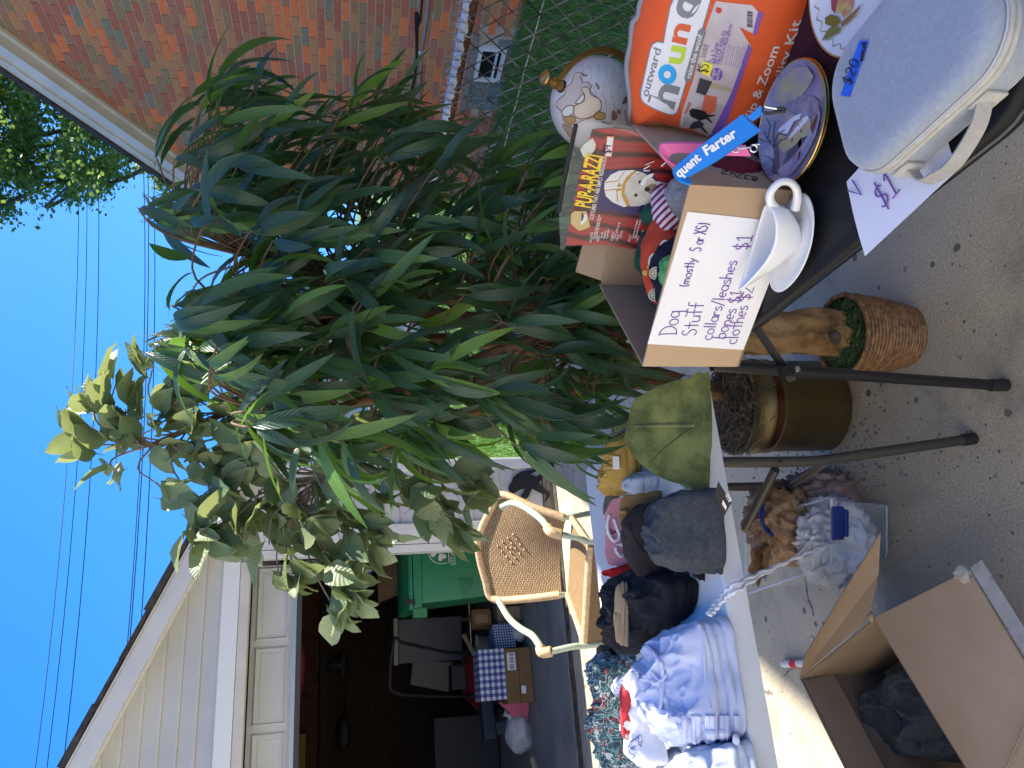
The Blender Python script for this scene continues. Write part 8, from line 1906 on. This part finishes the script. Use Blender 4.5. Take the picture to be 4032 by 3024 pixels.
def case_shell(name, layers, mat, par, cap=True):
    mb = MB(); n = len(ol_); vs = []
    for ins, z in layers:
        for (x, y) in ol_:
            l = math.hypot(x - wlen / 2, y - dlen / 2); kx = 1 - ins / (wlen / 2); ky = 1 - ins / (dlen / 2); vs.append(cpt(wlen / 2 + (x - wlen / 2) * kx, dlen / 2 + (y - dlen / 2) * ky, z))
    fs = [(i * n + j, i * n + (j + 1) % n, (i + 1) * n + (j + 1) % n, (i + 1) * n + j) for i in range(len(layers) - 1) for j in range(n)]
    if cap: fs += [tuple(reversed(range(n))), tuple((len(layers) - 1) * n + j for j in range(n))]
    mb.add(vs, fs); return mb.build(name, mat, par, smooth='all')
case = thing('carry_case', 'pale grey zip carry case with a blue tape price label', 'case', cpt(wlen / 2, dlen / 2, TZ))
zb_ = TZ + .002
case_shell('case_base', [(.02, zb_), (.006, zb_ + 0.00360), (.001, zb_ + 0.01152), (0, zb_ + 0.03600), (.0005, zb_ + 0.04032)], m_casef, case)
case_shell('zip_band', [(-.0015, zb_ + 0.03816), (-.003, zb_ + 0.03996), (-.003, zb_ + 0.04392), (-.0005, zb_ + 0.04478), (-.0005, zb_ + 0.04565), (-.003, zb_ + 0.04651), (-.003, zb_ + 0.05040), (-.0015, zb_ + 0.05220)], m_zipt, case)
case_shell('zip_teeth', [(-.0012, zb_ + 0.04450), (-.0012, zb_ + 0.04594)], m_zipl, case, False)
case_shell('case_lid', [(.0, zb_ + 0.04968), (.0, zb_ + 0.06048), (.003, zb_ + 0.06768), (.009, zb_ + 0.07236), (.019, zb_ + 0.07452), (.034, zb_ + 0.07524), (dlen * .45, zb_ + 0.07560)], m_casef, case)
case_shell('lid_piping', [(-.001, zb_ + 0.05256), (-.0028, zb_ + 0.05400), (-.001, zb_ + 0.05544)], M('case_piping', (.36, .38, .45), .6), case, False)
# webbing handle on the front side
hx0, hx1 = .045, wlen - .085
mb = MB()
hpts = [cpt(hx0, -.002, zb_ + 0.02160), cpt(hx0 + .004, -.022, zb_ + 0.01440), cpt(hx0 + .03, -.030, zb_ + 0.01584), cpt((hx0 + hx1) / 2, -.035, zb_ + 0.02016), cpt(hx1 - .03, -.029, zb_ + 0.02160), cpt(hx1 - .004, -.018, zb_ + 0.02448), cpt(hx1 + .012, -.003, zb_ + 0.02736)]
sp = smooth_pts(hpts, 8); ns_ = len(sp) - 1
mb.grid(lambda u, v: sp[round(u * ns_)] + V((0, 0, 1)) * (.017 * (v - .5)) + cyv * (.004 * (v - .5)), ns_, 3, .0025); mb.build('handle', M('handle_webbing', (.30, .295, .28), .8, (.36, .35, .335), 120, 2, .3, 300, .001), case, smooth=True)
for hx in (hx0, hx1 + .012):
    mb = MB(); mb.box(cpt(hx, -.002, zb_ + 0.02448), (.026, .004, .026), axes=[cxv, cyv, (0, 0, 1)]); mb.build('handle_patch', m_zipt, case, bevel=.001)
tq = [onz(*c1_(x, y), zb_ + 0.07596) for x, y in ((1028, 618), (1085, 628), (1212, 268), (1150, 262))]
mb = MB(); mb.prism([p + V((0, 0, .0012)) for p in tq], (0, 0, -.0008)); tpb = mb.build('tape_label', M('blue_tape', (.012, .10, .62), .55, (.015, .12, .68), 40, 3), case)
mb = MB(); write_on(mb, '$20', onz(*c1_(1092, 560), zb_ + 0.07704), onz(*c1_(1152, 395), zb_ + 0.07704), nz, .020, .0008, off=.0012); write_on(mb, 'manual', onz(*c1_(1172, 395), zb_ + 0.07704), onz(*c1_(1195, 272), zb_ + 0.07704), nz, .010, .0007, off=.0012); mb.build('price_writing', m_ink, tpb)
